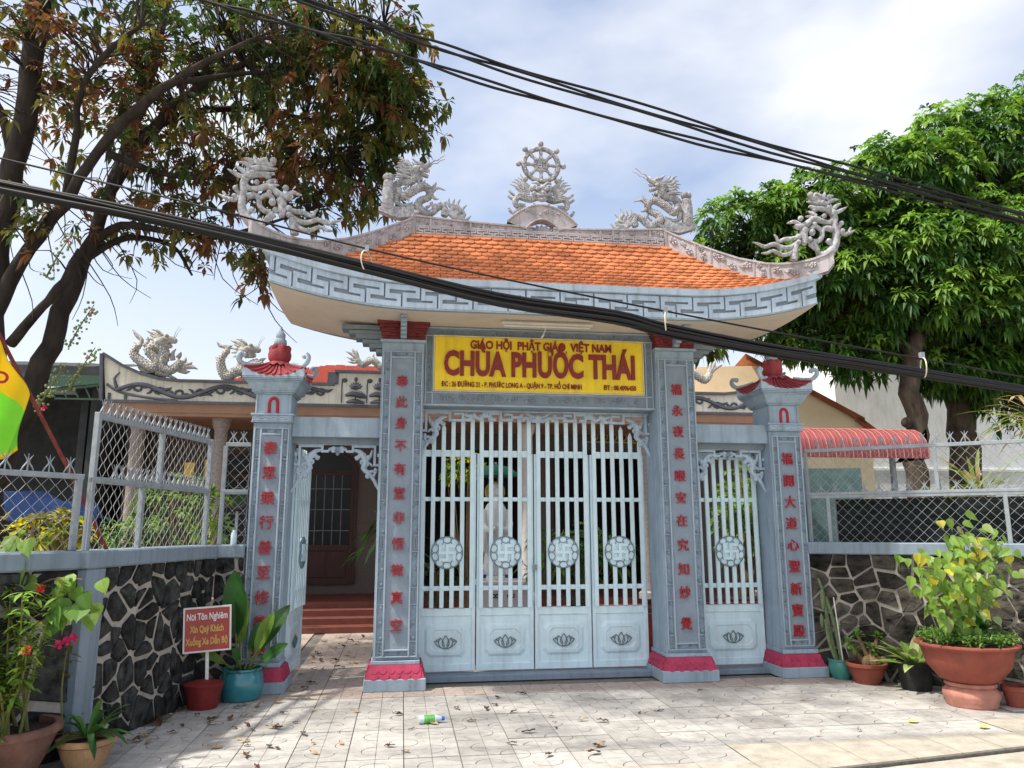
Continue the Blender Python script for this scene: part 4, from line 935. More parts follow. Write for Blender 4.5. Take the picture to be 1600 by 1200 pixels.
def paver_mesh(m_):
    m = MB(); gp = .0035
    def plate(poly):
        n_ = len(poly); m.add([(x, y, 0) for x, y in poly]+[(x, y, -.014) for x, y in poly], [tuple(range(n_))]+[(i, i+n_, (i+1) % n_+n_, (i+1) % n_) for i in range(n_)])
    h = T/2-.002; r = .105
    for qx, qy, c in ((0, 0, 0), (1, 0, 1), (1, 1, 0), (0, 1, 1)):
        x0, y0 = -h+qx*h, -h+qy*h; x0 += gp/2; y0 += gp/2; x1, y1 = x0+h-gp, y0+h-gp
        # a quarter-round groove in one corner of each quarter
        if c == 0:
            arc = [(x0+(r-gp)*math.cos(a), y0+(r-gp)*math.sin(a)) for a in [i*math.pi/10 for i in range(6)]]; plate([(x0, y0)]+arc)
            arc2 = [(x0+(r+gp)*math.cos(a), y0+(r+gp)*math.sin(a)) for a in [i*math.pi/10 for i in range(5, -1, -1)]]; plate([(x1, y0), (x1, y1), (x0, y1)]+arc2)
        else:
            arc = [(x1-(r-gp)*math.cos(a), y0+(r-gp)*math.sin(a)) for a in [i*math.pi/10 for i in range(5, -1, -1)]]; plate([(x1, y0)]+arc)
            arc2 = [(x1-(r+gp)*math.cos(a), y0+(r+gp)*math.sin(a)) for a in [i*math.pi/10 for i in range(6)]]; plate([(x1, y1), (x0, y1), (x0, y0)]+arc2)
    return m.mesh('paver', m_)
FIRST = {}
pm = paver_mesh('paver'); pp_ = paver_mesh('paver_pink'); cnt = 0
prest = MB()
for j in range(-9, 12):
    for i in range(-11, 13):
        x, y = -.06+i*T, -.13+j*T
        if y < kerb_y(x)+.50: continue
        inside = y > .1
        FIRST[i] = min(FIRST.get(i, 9), y)
        if inside and not (-2.8 < x < -1.5): continue
        if y > 4.3: continue
        if (x < -3.3 and y > -1.0) or (x > 3.3+.0 and (x-3.05)*.60+(y-.08)*.80 > .25): continue
        if x < -4.4+.0 or x > 4.9: continue
        o = link('paver', pp_ if y > -.2 else pm, pav, loc=(x, y, rng.uniform(-.002, .002)))
        o.rotation_euler = (rng.uniform(-.004, .004), rng.uniform(-.004, .004), (rng.randrange(4))*math.pi/2); cnt += 1
for i in range(-11, 13):
    x0, x1 = -.06+i*T-T/2+.002, -.06+i*T+T/2-.002
    if i not in FIRST: continue
    yt = FIRST[i]-T/2-.004
    ap.add([(x0, kerb_y(x0)+.004, .0), (x1, kerb_y(x1)+.004, .0), (x1, yt, .001), (x0, yt, .001), (x0, kerb_y(x0)+.004, -.05), (x1, kerb_y(x1)+.004, -.05)], [(0, 1, 2, 3), (4, 5, 1, 0)])
ap.build('edge_strip', 'road', pav)
yd = MB(); 
yd.add([(-1.48, .52, .001), (4.2, .52, .001), (4.2, 4.4, .001), (-1.48, 4.4, .001)], [(0, 1, 2, 3)]); yd.build('yard_floor', 'paver_pink', pav)
yd = MB(); yd.add([(-7.5, .3, .002), (-2.82, .3, .002), (-2.82, 4.4, .002), (-7.5, 4.4, .002)], [(0, 1, 2, 3)]); yd.build('yard_floor', 'paver_pink', pav)
# ------------------------------------------------------------------ rubble walls with coping
def clip(poly, px, pz, nx, nz):
    out = []
    for i in range(len(poly)):
        a, b = poly[i], poly[(i+1) % len(poly)]; da = (a[0]-px)*nx+(a[1]-pz)*nz; db = (b[0]-px)*nx+(b[1]-pz)*nz
        if da <= 0: out.append(a)
        if da*db < 0: t = da/(da-db); out.append((a[0]+(b[0]-a[0])*t, a[1]+(b[1]-a[1])*t))
    return out
def stones(parent, L, H, sx, sz, m_, seed, z0=0.0, gap=.013, jit=.46, big=0):
    r = random.Random(seed); pts = []; ny = max(1, round(H/sz)); nx = max(1, round(L/sx))
    for j in range(ny):
        for i in range(nx): pts.append(((i+.5+(.25 if j % 2 else -.25)+r.uniform(-jit, jit))*L/nx, z0+(j+.5+r.uniform(-jit, jit))*H/ny))
    if big: r.shuffle(pts); pts = pts[int(len(pts)*big):]
    for k, (px, pz) in enumerate(pts):
        poly = [(0, z0), (L, z0), (L, z0+H), (0, z0+H)]
        for q, (ox, oz) in enumerate(pts):
            if q == k: continue
            d = math.hypot(ox-px, oz-pz)
            if d > 1.4 or d < 1e-4: continue
            nx_, nz_ = (ox-px)/d, (oz-pz)/d; gg = gap*r.uniform(.25, 2.0)
            poly = clip(poly, (px+ox)/2-nx_*gg, (pz+oz)/2-nz_*gg, nx_, nz_)
            if len(poly) < 3: break
        if len(poly) < 3: continue
        cx = sum(p[0] for p in poly)/len(poly); cz = sum(p[1] for p in poly)/len(poly)
        rp_ = []                                                  # break up long straight edges a little and round the corners
        n_ = len(poly)
        for i in range(n_):
            a, b, c = poly[i-1], poly[i], poly[(i+1) % n_]
            f0 = min(.3, .012/max(.02, math.hypot(a[0]-b[0], a[1]-b[1]))); f1 = min(.3, .012/max(.02, math.hypot(c[0]-b[0], c[1]-b[1])))
            rp_ += [(b[0]+(a[0]-b[0])*f0, b[1]+(a[1]-b[1])*f0), (b[0]+(c[0]-b[0])*f1+r.uniform(-.006, .006), b[1]+(c[1]-b[1])*f1+r.uniform(-.006, .006))]
        n_ = len(rp_); d = r.uniform(.014, .03); tx, tz = r.uniform(-.05, .05), r.uniform(-.05, .05)
        ins = .955
        back = [(x, .004, z) for x, z in rp_]; front = [(cx+(x-cx)*ins*r.uniform(.94, 1.02), -d-tx*(x-cx)-tz*(z-cz)+r.uniform(-.008, .006), cz+(z-cz)*ins*r.uniform(.94, 1.02)) for x, z in rp_]
        mid = [(cx+(x-cx)*.985, -d*.6, cz+(z-cz)*.985) for x, z in rp_]
        m = MB(); m.add(back+mid+front+[(cx+r.uniform(-.03, .03), -d-r.uniform(-.004, .012), cz+r.uniform(-.03, .03))], [(i, (i+1) % n_, (i+1) % n_+n_, i+n_) for i in range(n_)]+[(i+n_, (i+1) % n_+n_, (i+1) % n_+2*n_, i+2*n_) for i in range(n_)]+[(i+2*n_, (i+1) % n_+2*n_, 3*n_) for i in range(n_)])
        link('stone', m.mesh('stone', m_, None), parent, loc=(0, 0, 0))
def rubble_wall(label, org, ang, L, sx, sz, m_, seed, post=None, big=0, H=1.31, c0=0.0, c1=0.0, gap=.013, jit=.46):
    t = thing('stone_wall', label, 'wall', (org[0], org[1], 0), R(ang), 'rubble walls beside the gate', local=True)
    link('core', MB().box(0, 0, 0, L, .2, H).mesh('core', 'mortar'), t, loc=(0, 0, 0))
    stones(t, L, H-.003, sx, sz, m_, seed, .002, big=big, gap=gap, jit=jit)
    link('coping', MB().box(c0, -.05, H, L+c1, .25, H+.13).mesh('coping', 'wall_paint'), t, .012, (0, 0, 0))
    if post: link('post', MB().box(post[0], -.035, 0, post[1], .18, H-.001).mesh('post', 'wall_paint'), t, .008, (0, 0, 0))
    return t
AB = math.degrees(math.atan2(.975, .22))
rubble_wall('short dark stone wall piece next to the short left pillar', (-3.36, .03), 2, .27, .13, .17, 'stone', 3)
rubble_wall('dark rubble stone wall behind the red notice, running towards the viewer', (-3.37-.22*1.98, -.975*1.98+.0), AB, 1.95, .175, .20, 'stone', 5, post=(-.10, .13), c0=-.13, gap=.014, jit=.55)
rubble_wall('dark stone wall at the far left behind the flowering pots', (-3.83-.579*2.4, -1.95-.8155*2.4), 54.6, 2.36, .40, .36, 'stone', 8, c1=.02, gap=.019)
rubble_wall('brown black rubble stone wall behind the pots right of the gate', (3.05, .08), -37, 4.6, .175, .165, 'stone_warm', 12, big=.27, gap=.0095, jit=.7)
# ------------------------------------------------------------------ wire fences on the walls
def spike_mesh():
    m = MB()
    m.tube([(0, 0, 0), (0, 0, .06), (0, 0, .125)], [.006, .006, .002], 6)
    for s in (-1, 1):
        m.tube([(s*.045, 0, 0), (s*.03, 0, .03), (s*.008, 0, .06), (s*.012, 0, .085), (s*.034, 0, .115)], [.005, .006, .006, .005, .002], 6, 2)
    return m.mesh('spike', 'galv', 60)
SPK = spike_mesh()
def link_mesh(x0, x1, z0, z1, y, w=.105):
    m = MB(); n = int((x1-x0)/w)+1; hz = w/2; nz_ = int((z1-z0)/hz)
    for i in range(-1, n+1):
        for ph in (0, 1):
            pts = []
            for k in range(nz_+1):
                xx_ = x0+(i+(.5 if (k+ph) % 2 else 0)+(.0 if ph == 0 else 0))*w+rng.uniform(-.003, .003)
                if ph == 1: xx_ = x0+(i+(.5 if k % 2 else 1.0))*w
                pts.append((min(max(xx_, x0), x1), y+(.004 if (k+ph) % 2 else -.004), z0+k*(z1-z0)/nz_))
            m.tube(pts, .0025, 4, caps=False)
    return m
def fence(label, org, ang, L, panels, posts, spikes, group='wire fences on the walls'):
    t = thing('wire_fence', label, 'fence', (org[0], org[1], 1.44), R(ang), group, local=True)
    for (x0, x1, z0, z1) in panels:
        o = link('chain_link', link_mesh(x0, x1, z0-1.44, z1-1.44, .10).mesh('chain_link', 'wire'), t, loc=(0, 0, 0)); o['kind'] = 'stuff'
        link('rail', MB().box(x0, .08, z1-1.44, x1, .12, z1-1.40).mesh('rail', 'galv'), t, .003, (0, 0, 0))
        if z0 > 1.5: link('rail', MB().box(x0, .075, z0-1.475, x1, .125, z0-1.442).mesh('rail', 'galv'), t, .003, (0, 0, 0))
    for x, z0, z1 in posts: link('post', MB().box(x-.02, .078, z0-1.44, x+.02, .122, z1-1.44).mesh('post', 'galv'), t, .003, (0, 0, 0))
    for (x0, x1, z, d) in spikes:
        n = int((x1-x0)/d)
        for i in range(n): link('spike', SPK, t, loc=(x0+(i+.5)*d, .10, z-1.40))
    return t
fence('grey wire fence with raised upper section above the red notice', (-3.37-.22*1.98, -.975*1.98), AB, 1.95, [(0.03, 1.95, 1.44, 1.95), (.06, 1.95, 2.0, 2.45)], [(.05, 1.44, 2.5), (.75, 1.44, 1.95), (1.0, 2.0, 2.45), (1.93, 1.44, 2.5)], [(.06, 1.95, 2.45, .092), (.3, 1.95, 1.955, .092)])
fence('narrow wire fence piece next to the short left pillar', (-3.36, .03), 2, .27, [(0, .25, 1.44, 1.95), (0, .25, 2.0, 2.45)], [(.0, 1.44, 2.45)], [(0.02, .25, 2.45, .1)])
fence('grey wire fence above the flowering pots at the far left', (-3.83-.579*2.4, -1.95-.8155*2.4), 54.6, 2.4, [(0, 2.36, 1.44, 1.97)], [(2.33, 1.44, 2.0), (.6, 1.44, 2.0)], [(.0, 2.33, 1.97, .155)])
fence('pale wire fence with two tiers above the wall on the right', (3.05, .08), -37, 4.6, [(0.02, 4.6, 1.44, 1.93), (.02, 4.6, 2.0, 2.46)], [(.03, 1.44, 2.46), (.24, 1.44, 1.93), (1.95, 1.44, 1.93), (1.35, 2.0, 2.46), (3.5, 1.44, 2.46)], [(.1, 4.6, 2.46, .135), (.1, 4.6, 1.94, .15)])
sn = thing('shade_net', 'black shade netting hung behind the lower tier of the right fence', 'netting', (3.05+.24*.6, .08+.24*.8, 0), R(-37), local=True)
link('net', MB().box(.3, .0, 1.2, 4.6, .02, 1.92).mesh('net', 'shade_net'), sn, loc=(0, 0, 0)); link('net_post', MB().box(.28, .0, .3, .31, .03, 1.95).mesh('net_post', 'galv'), sn, loc=(0, 0, 0))
# ------------------------------------------------------------------ the temple behind the gate
tm = thing('temple', 'temple hall with scroll painted parapet, porch columns and red steps behind the gate', 'building', (0, 6.8, 0))
PY = 4.7
m = MB()
for xa, xb, za, zb_ in ((-7.2, -1.7, 0, 4.0), (.80, 1.45, 0, 4.0), (4.1, 6.2, 0, 4.0), (-1.7, .80, 3.06, 4.0), (1.45, 4.1, 3.06, 4.0)): m.box(xa, 6.8, za, xb, 7.0, zb_)
m.build('wall', 'pebble', tm)
h_ = MB().box(-7.2, 12.0, 0, 6.2, 12.2, 4.0).box(-7.2, 7.0, 0, -7.0, 12, 4.0).box(6.0, 7, 0, 6.2, 12, 4.0).box(-7.0, 7.0, 3.8, 6.0, 12, 3.95).box(-7.0, 6.8, .3, 6.0, 12, .4); h_.build('hall', 'interior', tm)
MB().box(-7.2, 5.18, 0, 6.2, 6.79, .40).build('porch_floor', 'step_tile', tm)
for k in range(3): MB().box(-5.4, 4.37+.27*k, 0, 5.4, 4.37+.27*(k+1)-.001, .1*(k+1)).build('step', 'step_tile', tm, bevel=.006)
MB().box(-6.3, 4.75, 3.46, 5.4, 7.1, 3.64).build('porch_ceiling', 'beam_tan', tm)
MB().box(-6.3, 4.70, 3.40, 5.4, 4.95, 3.459).build('beam', 'beam_tan', tm)
MB().box(-6.3, PY-.01, 3.46, 5.4, 4.749, 3.62).build('beam_face', 'beam_tan', tm)
def ptop(x):
    if x < -5.2: return 3.985+.42*min(1, ((-5.2-x)/1.2))**2
    if x > 4.2: return 3.985+.42*min(1, ((x-4.2)/1.2))**2
    if -2.70 < x < 3.3: return 4.21
    return 3.985
poly = [(-6.3, 3.625), (5.4, 3.625)]+[(5.4, ptop(5.4)), (5.0, ptop(5.0)), (4.6, ptop(4.6)), (4.2, 3.985), (3.3, 3.985), (3.3, 4.21), (-2.7, 4.21), (-2.7, 3.985), (-5.2, 3.985), (-5.5, ptop(-5.5)), (-5.8, ptop(-5.8)), (-6.1, ptop(-6.1)), (-6.4, ptop(-6.4))]
par = MB().prism(poly, PY, PY+.2).build('parapet', 'parapet_cream', tm)
m = MB(); top = poly[2:]
for a, b in zip(top, top[1:]): m.bar((a[0], PY+.08, a[1]), (b[0], PY+.08, b[1]), .26, .045, (0, 0, 1))
m.box(-6.3, PY-.03, 3.605, 5.4, PY+.0, 3.65); m.bar((-6.36, PY+.08, 3.63), (-6.42, PY+.08, 4.4), .26, .05, (1, 0, 0))
m.tube([(-6.3, PY-.01, 3.9), (-6.1, PY-.01, 3.78), (-5.7, PY-.01, 3.70), (-5.2, PY-.01, 3.65)], .022, 6, 3)
for x in (-6.2, -5.95): m.box(x-.07, PY-.02, 3.66, x-.03, PY, 3.76)
m.build('coping_band', 'parapet_grey', par)
sc = MB(); y = PY-.005
def vine(x0, x1, z, amp, per):
    pts = []; n = int(abs(x1-x0)/.08)
    for i in range(n+1): x = x0+(x1-x0)*i/n; pts.append((x, y, z+amp*math.sin((x-x0)/per*6.283)))
    sc.tube(pts, [.038, .032], 6, 1)
    for i in range(3, n, 4):
        s = 1 if math.sin((pts[i][0]-x0)/per*6.283) < 0 else -1; c = pts[i]; q = []
        for j in range(9): a = j*.7; r = .085-.008*j; q.append((c[0]+.09+r*math.cos(3.3+a), y, c[2]+s*(.03+r*math.sin(a))))
        sc.tube(q, [.022, .02], 6, 1); sc.tube([(c[0]+.1, y, c[2]), (c[0]+.2, y, c[2]+s*.03), (c[0]+.29, y, c[2]-s*.01)], [.018, .03, .005], 6, 3)
        sc.tube([(c[0], y, c[2]), (c[0]-.04, y, c[2]+s*.07), (c[0]-.10, y, c[2]+s*.10)], [.02, .024, .005], 6, 3)
vine(-6.15, -2.85, 3.81, .10, 1.35)
sc.tube([(-6.15, y, 3.85), (-6.2, y, 4.0), (-6.12, y, 4.1)], [.03, .02, .01], 6, 2)
sc.build('vine_relief', 'parapet_grey', par, smooth=50); sc = MB(); vine(3.4, 5.2, 3.81, .09, 1.2); sc.build('vine_relief', 'parapet_grey', par, smooth=50); sc = MB()
for lx in (-2.35, -1.95, -1.5):                                   # lotus reliefs on the raised panel
    sc.tube([(lx, y, 3.66), (lx, y, 3.98)], .011, 6)
    for a in (-1.1, -.7, -.35, 0, .35, .7, 1.1): sc.tube([(lx, y, 3.92), (lx+math.sin(a)*.07, y-.005, 3.92+math.cos(a)*.05), (lx+math.sin(a)*.12, y, 3.92+math.cos(a)*.12)], [.012, .026, .005], 6, 3)
    sc.tube([(lx-.17, y, 3.80), (lx-.05, y-.01, 3.84), (lx+.10, y, 3.81), (lx+.19, y, 3.77)], [.02, .06, .06, .012], 6, 3); sc.tube([(lx-.15, y, 3.69), (lx, y-.01, 3.71), (lx+.15, y, 3.68)], [.02, .04, .02], 6, 3)
    sc.ball((lx, y, 4.08), .028, 6, 5, (1, .5, 1.5))
for lx in (-2.58, -2.16, -1.72):
    sc.tube([(lx, y, 3.68), (lx, y, 4.0), (lx+.02, y, 4.06)], .011, 6, 2); sc.ball((lx+.04, y, 4.06), .05, 8, 5, (1, .4, .8))
tag(sc.build('lotus_relief', 'parapet_grey', par, smooth=50), kind='stuff')
MB().box(-2.70, PY-.02, 3.99, -2.64, PY, 4.19).build('panel_edge', 'parapet_grey', par)
rf = MB(); rf.add([(-5.6, 5.6, 4.02), (5.0, 5.6, 4.02), (2.6, 9.0, 5.22), (-3.2, 9.0, 5.22), (-5.6, 12.4, 4.02), (5.0, 12.4, 4.02)], [(0, 1, 2, 3), (4, 0, 3), (1, 5, 2), (5, 4, 3, 2)])
rfo = rf.build('roof', 'red_tile', tm)
tr = MB()
for j in range(22):
    t = j/22; yy = 5.6+3.4*t; zz = 4.02+1.2*t; xa, xb = -5.6+2.4*t, 5.0-2.4*t; n_ = int((xb-xa)/.22)
    for i in range(n_): tr.box(xa+(xb-xa)*i/n_+(.004 if j % 2 else 0), yy-.01, zz-.01, xa+(xb-xa)*(i+1)/n_-.012, yy+.06, zz+.03+.012*(i % 2))
tr.build('tile_courses', 'red_tile', rfo)
for x, m_ in ((-5.86, 'column'), (-4.55, 'column'), (-1.35, 'column'), (.62, 'column_white'), (2.75, 'column'), (4.6, 'column')):
    c = MB().lathe([(.16, .40), (.16, .5), (.115, .53), (.105, 3.2), (.14, 3.28), (.16, 3.40)], (x, 5.0, 0), 20); c.build('column', m_, tm, smooth=40)
def door(x0, x1, z0, z1, arch_=True):
    zc = z1-.42; cx = (x0+x1)/2; hw = (x1-x0)/2
    pl_ = [(x0-.05, z0), (x1+.05, z0), (x1+.05, zc)]+[(cx+(hw+.05)*math.cos(a), zc+(.42)*math.sin(a)) for a in [i*math.pi/10 for i in range(1, 10)]]+[(x0-.05, zc)]
    d = MB().prism(pl_, 6.74, 6.799).build('door', 'wood_dark', tm)
    MB().prism([(x0+.04, zc+.03), (x1-.04, zc+.03)]+[(cx+(hw-.03)*math.cos(a), zc+.03+(.33)*math.sin(a)) for a in [i*math.pi/8 for i in range(1, 8)]], 6.735, 6.745).build('fanlight', 'glass_dark', d)
    for s in ((-1,), (1,)) if hw > .5 else ((0,),):
        a, b = (x0, x1) if s[0] == 0 else ((x0, cx) if s[0] < 0 else (cx, x1))
        MB().box(a+.07, 6.732, z0+.72, b-.07, 6.745, zc-.06).build('glass', 'glass_dark', d)
        gr = MB()
        for q in range(1, 5): xq = a+.07+(b-a-.14)*q/5; gr.box(xq-.006, 6.724, z0+.72, xq+.006, 6.733, zc-.06)
        for q in (.2, .5, .8): zq = z0+.72+(zc-z0-.78)*q; gr.box(a+.07, 6.7225, zq-.006, b-.07, 6.7235, zq+.006)
        gr.build('grille', 'lintel_paint', d)
        for q in (0, 1): xa = a+.09+(b-a-.16)*q/2; MB().box(xa, 6.728, z0+.12, xa+(b-a-.16)/2-.03, 6.745, z0+.6).build('door_panel', 'wood_dark', d, bevel=.012)
        MB().box(a+.0, 6.72, z0, a+.05, 6.7395, zc).build('door_stile', 'wood_dark', d, bevel=.004); MB().box(b-.05, 6.72, z0, b, 6.7395, zc).build('door_stile', 'wood_dark', d, bevel=.004)
        MB().box(a+.05, 6.72, zc-.06, b-.05, 6.7395, zc).build('door_rail', 'wood_dark', d, bevel=.004); MB().box(a+.05, 6.72, z0+.62, b-.05, 6.7395, z0+.72).build('door_rail', 'wood_dark', d, bevel=.004)
    return d
door(-3.38, -2.44, .58, 3.08); door(-5.0, -4.0, .5, 3.0)
for xa, xb in ((-1.7, .80), (1.45, 4.1)):                       # open double doors folded back into the hall
    d = MB().box(xa-.06, 6.76, .40, xa, 6.799, 3.12).box(xb, 6.76, .40, xb+.06, 6.799, 3.12).box(xa, 6.76, 3.06, xb, 6.799, 3.12).build('door_frame', 'wood_dark', tm, bevel=.004)
    for x_ in (xa, xb-.05): MB().box(x_, 7.02, .42, x_+.05, 7.75, 3.04).build('door', 'wood_dark', d, bevel=.004)
m = MB()
for i in range(9): m.ring((2.3+i*.2, 6.76, 3.42), .07, .015, 12)
m.box(2.1, 6.75, 3.50, 4.1, 6.80, 3.53).box(2.1, 6.75, 3.30, 4.1, 6.80, 3.33); m.build('vent_grille', 'halo_gold', tm)
MB().box(-6.29, 5.8, .41, -6.2, 6.79, 3.4).build('side_wall', 'interior', tm)
# parapet dragons
def parapet_dragon(label, body, rad, head, flames_, c0, a0, s, flip=1):
    f = mapper(c0, a0, s, s*1.06, flip, PY+.1); t = thing('dragon_statue', label, 'statue', (a0[0], PY+.1, a0[1]), 0, 'dragons on the temple parapet')
    m = MB(); P, r_ = smooth_path([f(*p) for p in body], [q*s for q in rad], 5); m.tube(P, r_, 9)
    for i in range(1, len(P)-1):
        d = (P[i+1]-P[i-1]).normalized(); u = d.cross(Vector((0, 1, 0))).normalized()
        for q in range(5):
            a = q*.7-1.4+(.35 if i % 2 else 0); m.ball(P[i]+(Vector((0, -1, 0))*math.cos(a)+u*math.sin(a))*r_[i]*.95, r_[i]*.20, 5, 4)
    m.build('body', 'sculpt_cream', t, smooth=60)
    h = MB(); hx, hy, d = head
    for pts, r in (([(-60, 40), (0, 0), (60, -5), (100, 5)], (60, 62, 46, 30)), ([(-20, 50), (40, 55), (80, 60)], (40, 30, 18))): h.tube([f(hx+d*a, hy+b) for a, b in pts], [q*s for q in r], 8, 2)
    for dy in (-.06, .06): h.ball(f(hx+d*30, hy-35, dy), 22*s, 7, 5); h.tube([f(hx-d*10, hy-40, dy), f(hx-d*60, hy-80, dy*1.3), f(hx-d*110, hy-85, dy*1.4)], [18*s, 14*s, 4*s], 6, 2); h.tube([f(hx+d*95, hy-10, dy*.4), f(hx+d*115, hy-80, dy*.8), f(hx+d*150, hy-130, dy)], [4*s, 1.5*s], 5, 3)
    h.ball(f(hx+d*100, hy+5), 30*s, 8, 6)
    for q in range(7): a = q*.42-.6; h.tube([f(hx-d*30, hy+10), f(hx-d*(70+10*(q % 2)), hy+10-math.sin(a)*60), f(hx-d*(140+16*(q % 3)), hy+20-math.sin(a)*105)], [26*s, 22*s, 4*s], 6, 3, .7)
    h.build('head', 'sculpt_cream', t, smooth=60)
    fl = MB()
    for pts in flames_: fl.tube([f(*p) for p in pts], [26*s, 24*s, 20*s, 4*s][:len(pts)] if len(pts) > 3 else [26*s, 22*s, 4*s], 6, 3, .7)
    fl.build('flames', 'sculpt_cream', t, smooth=60)
ks = .00168
parapet_dragon('cream dragon statue on the upswept left end of the temple parapet', [(140, 250), (110, 330), (180, 400), (300, 460), (330, 380), (250, 290), (340, 250), (400, 330), (380, 430), (450, 480), (520, 440), (560, 380)], (34, 40, 46, 50, 50, 50, 52, 50, 46, 44, 40, 30), (380, 190, 1),
    [[(150, 260), (170, 200), (120, 150), (75, 95)], [(190, 250), (230, 220), (225, 160)], [(120, 320), (130, 260), (100, 220)], [(540, 420), (590, 390), (600, 350)], [(560, 430), (640, 410), (660, 390)], [(560, 450), (660, 440), (720, 460)], [(540, 470), (610, 490), (650, 480)], [(520, 360), (540, 330), (550, 300)], [(480, 380), (470, 320), (500, 270)], [(300, 480), (200, 480), (140, 400)], [(330, 500), (430, 520), (540, 560)]], (320, 520), (-5.62, 4.10), ks)
parapet_dragon('cream dragon statue on the parapet just left of the short left pillar', [(1010, 300), (950, 390), (960, 480), (1010, 560), (1080, 520), (1130, 500), (1220, 470), (1290, 430), (1340, 480), (1330, 560), (1290, 590)], (30, 38, 44, 46, 50, 50, 52, 54, 50, 44, 30), (1200, 290, 1),
    [[(1010, 310), (980, 270), (930, 260), (895, 220)], [(950, 400), (920, 390), (895, 365)], [(1000, 300), (1020, 270), (1050, 255)], [(1120, 480), (1130, 400), (1150, 350)], [(1170, 500), (1170, 560), (1200, 580)], [(1060, 560), (1060, 590), (1110, 600)], [(1330, 420), (1340, 390), (1380, 370)], [(1250, 440), (1240, 410), (1260, 390)]], (1180, 610), (-4.20, 4.0), ks)
parapet_dragon('cream dragon statue stretched along the raised parapet behind the tall left pillar', [(900, 330), (960, 400), (1030, 370), (1100, 330), (1170, 380), (1230, 420), (1300, 370), (1370, 300), (1450, 340), (1500, 420), (1560, 380)], (36, 42, 46, 48, 48, 50, 54, 54, 52, 50, 44), (1540, 300, 1),
    [[(900, 330), (850, 280), (800, 250), (740, 225)], [(900, 320), (860, 250), (840, 215), (820, 180)], [(910, 320), (890, 250), (880, 200)], [(890, 350), (830, 330), (760, 300)], [(900, 360), (840, 370), (770, 360)], [(1100, 320), (1110, 280), (1130, 250)], [(1040, 360), (1040, 310), (1060, 290)], [(1370, 290), (1350, 220), (1290, 200)], [(1300, 420), (1250, 480), (1200, 490)], [(1450, 400), (1480, 470), (1540, 480)]], (1180, 490), (-2.0, 4.24), .00125)
parapet_dragon('white dragon statue on the parapet right of the tall right pillar', [(900, 330), (960, 400), (1030, 370), (1100, 330), (1170, 380), (1230, 420), (1300, 370), (1370, 300), (1450, 340), (1500, 420), (1560, 380)], (36, 42, 46, 48, 48, 50, 60, 66, 62, 56, 44), (1540, 300, 1),
    [[(900, 330), (850, 280), (800, 250), (740, 225)], [(900, 320), (860, 250), (840, 215), (820, 180)], [(910, 320), (890, 250), (880, 200)], [(1100, 320), (1110, 280), (1130, 250)], [(1370, 290), (1350, 220), (1290, 200)], [(1300, 420), (1250, 480), (1200, 490)], [(1450, 400), (1480, 470), (1540, 480)]], (1180, 490), (3.55, 4.1), .0016, -1)
# things in the yard
st = thing('bodhisattva_statue', 'tall white robed statue with gold halo seen through the second gate leaf', 'statue', (-.17, 3.0, .9))
X0, Y0 = -.17, 3.0
MB().lathe([(.16, .92), (.20, .96), (.19, 1.02), (.165, 1.1), (.15, 1.3), (.158, 1.5), (.17, 1.7), (.165, 1.86), (.12, 1.95), (.06, 1.985), (.05, 2.03)], (X0, Y0, 0), 28, lambda a, r, z: (1+.06*math.sin(a*9)*(1 if z < 1.8 else .3))*(1-.18*abs(math.sin(a)))).build('robe', 'statue_white', st, smooth=60)
m = MB().ball((X0, Y0-.01, 2.10), .082, 14, 10, (.86, .95, 1.15)); m.ball((X0, Y0-.085, 2.09), .018, 7, 5, (.7, 1, 1.4)); m.ball((X0, Y0+.02, 2.20), .06, 10, 7)
for s in (-1, 1): m.ball((X0+s*.028, Y0-.074, 2.115), .012, 6, 4, (1.4, .6, .6)); m.ball((X0+s*.075, Y0, 2.09), .018, 6, 5, (.5, 1, 1.6))
m.ball((X0, Y0-.078, 2.055), .014, 6, 4, (1.5, .6, .5)); m.build('head', 'statue_white', st, smooth=60)
m = MB()
for s in (-1, 1): m.tube([(X0+s*.15, Y0-.02, 1.86), (X0+s*.19, Y0-.06, 1.66), (X0+s*.13, Y0-.17, 1.56), (X0+s*.02, Y0-.2, 1.66 if s > 0 else 1.60)], [.055, .06, .05, .03], 10, 3); m.tube([(X0+s*.15, Y0-.14, 1.58), (X0+s*.17, Y0-.12, 1.4), (X0+s*.15, Y0-.1, 1.25)], [.05, .045, .02], 8, 3)
m.build('sleeves', 'statue_white', st, smooth=60)
MB().lathe([(.21, .86), (.215, .88), (.2, .92), (.16, .935)], (X0, Y0, 0), 24).build('lotus_seat', 'statue_white', st, smooth=40)
m = MB().prism([(X0+.15*math.cos(i*.2094), 2.13+.15*math.sin(i*.2094)) for i in range(30)], Y0+.06, Y0+.08); m.ring((X0, Y0+.06, 2.13), .14, .012, 30); m.build('halo', 'halo_gold', st)
pa = thing('green_canopy', 'green umbrella canopy above the white statue', 'canopy', (X0+.1, 3.2, 0))
MB().lathe([(.34, 2.36), (.32, 2.42), (.2, 2.5), (.0, 2.54)], (X0+.02, 3.15, 0), 16).build('cover', 'canopy_green', pa, smooth=40); MB().tube([(X0+.1, 3.45, 0), (X0+.1, 3.45, 2.4), (X0+.02, 3.15, 2.56)], .02, 8).build('pole', 'galv', pa, smooth=60)
al = thing('altar', 'white altar stand with lettered front below the statue', 'altar', (-.08, 2.9, 0))
MB().box(-.48, 2.62, .82, .32, 3.2, .875).build('table_top', 'statue_white', al, bevel=.01)
fb = MB().box(-.40, 2.68, 0.0, .25, 3.1, .82).build('front_panel', 'statue_white', al)
lettering('panel_letters', 'CO     GU', .075, .006, 'text_black', fb, (-.1, 2.678, .67), bold=.004)
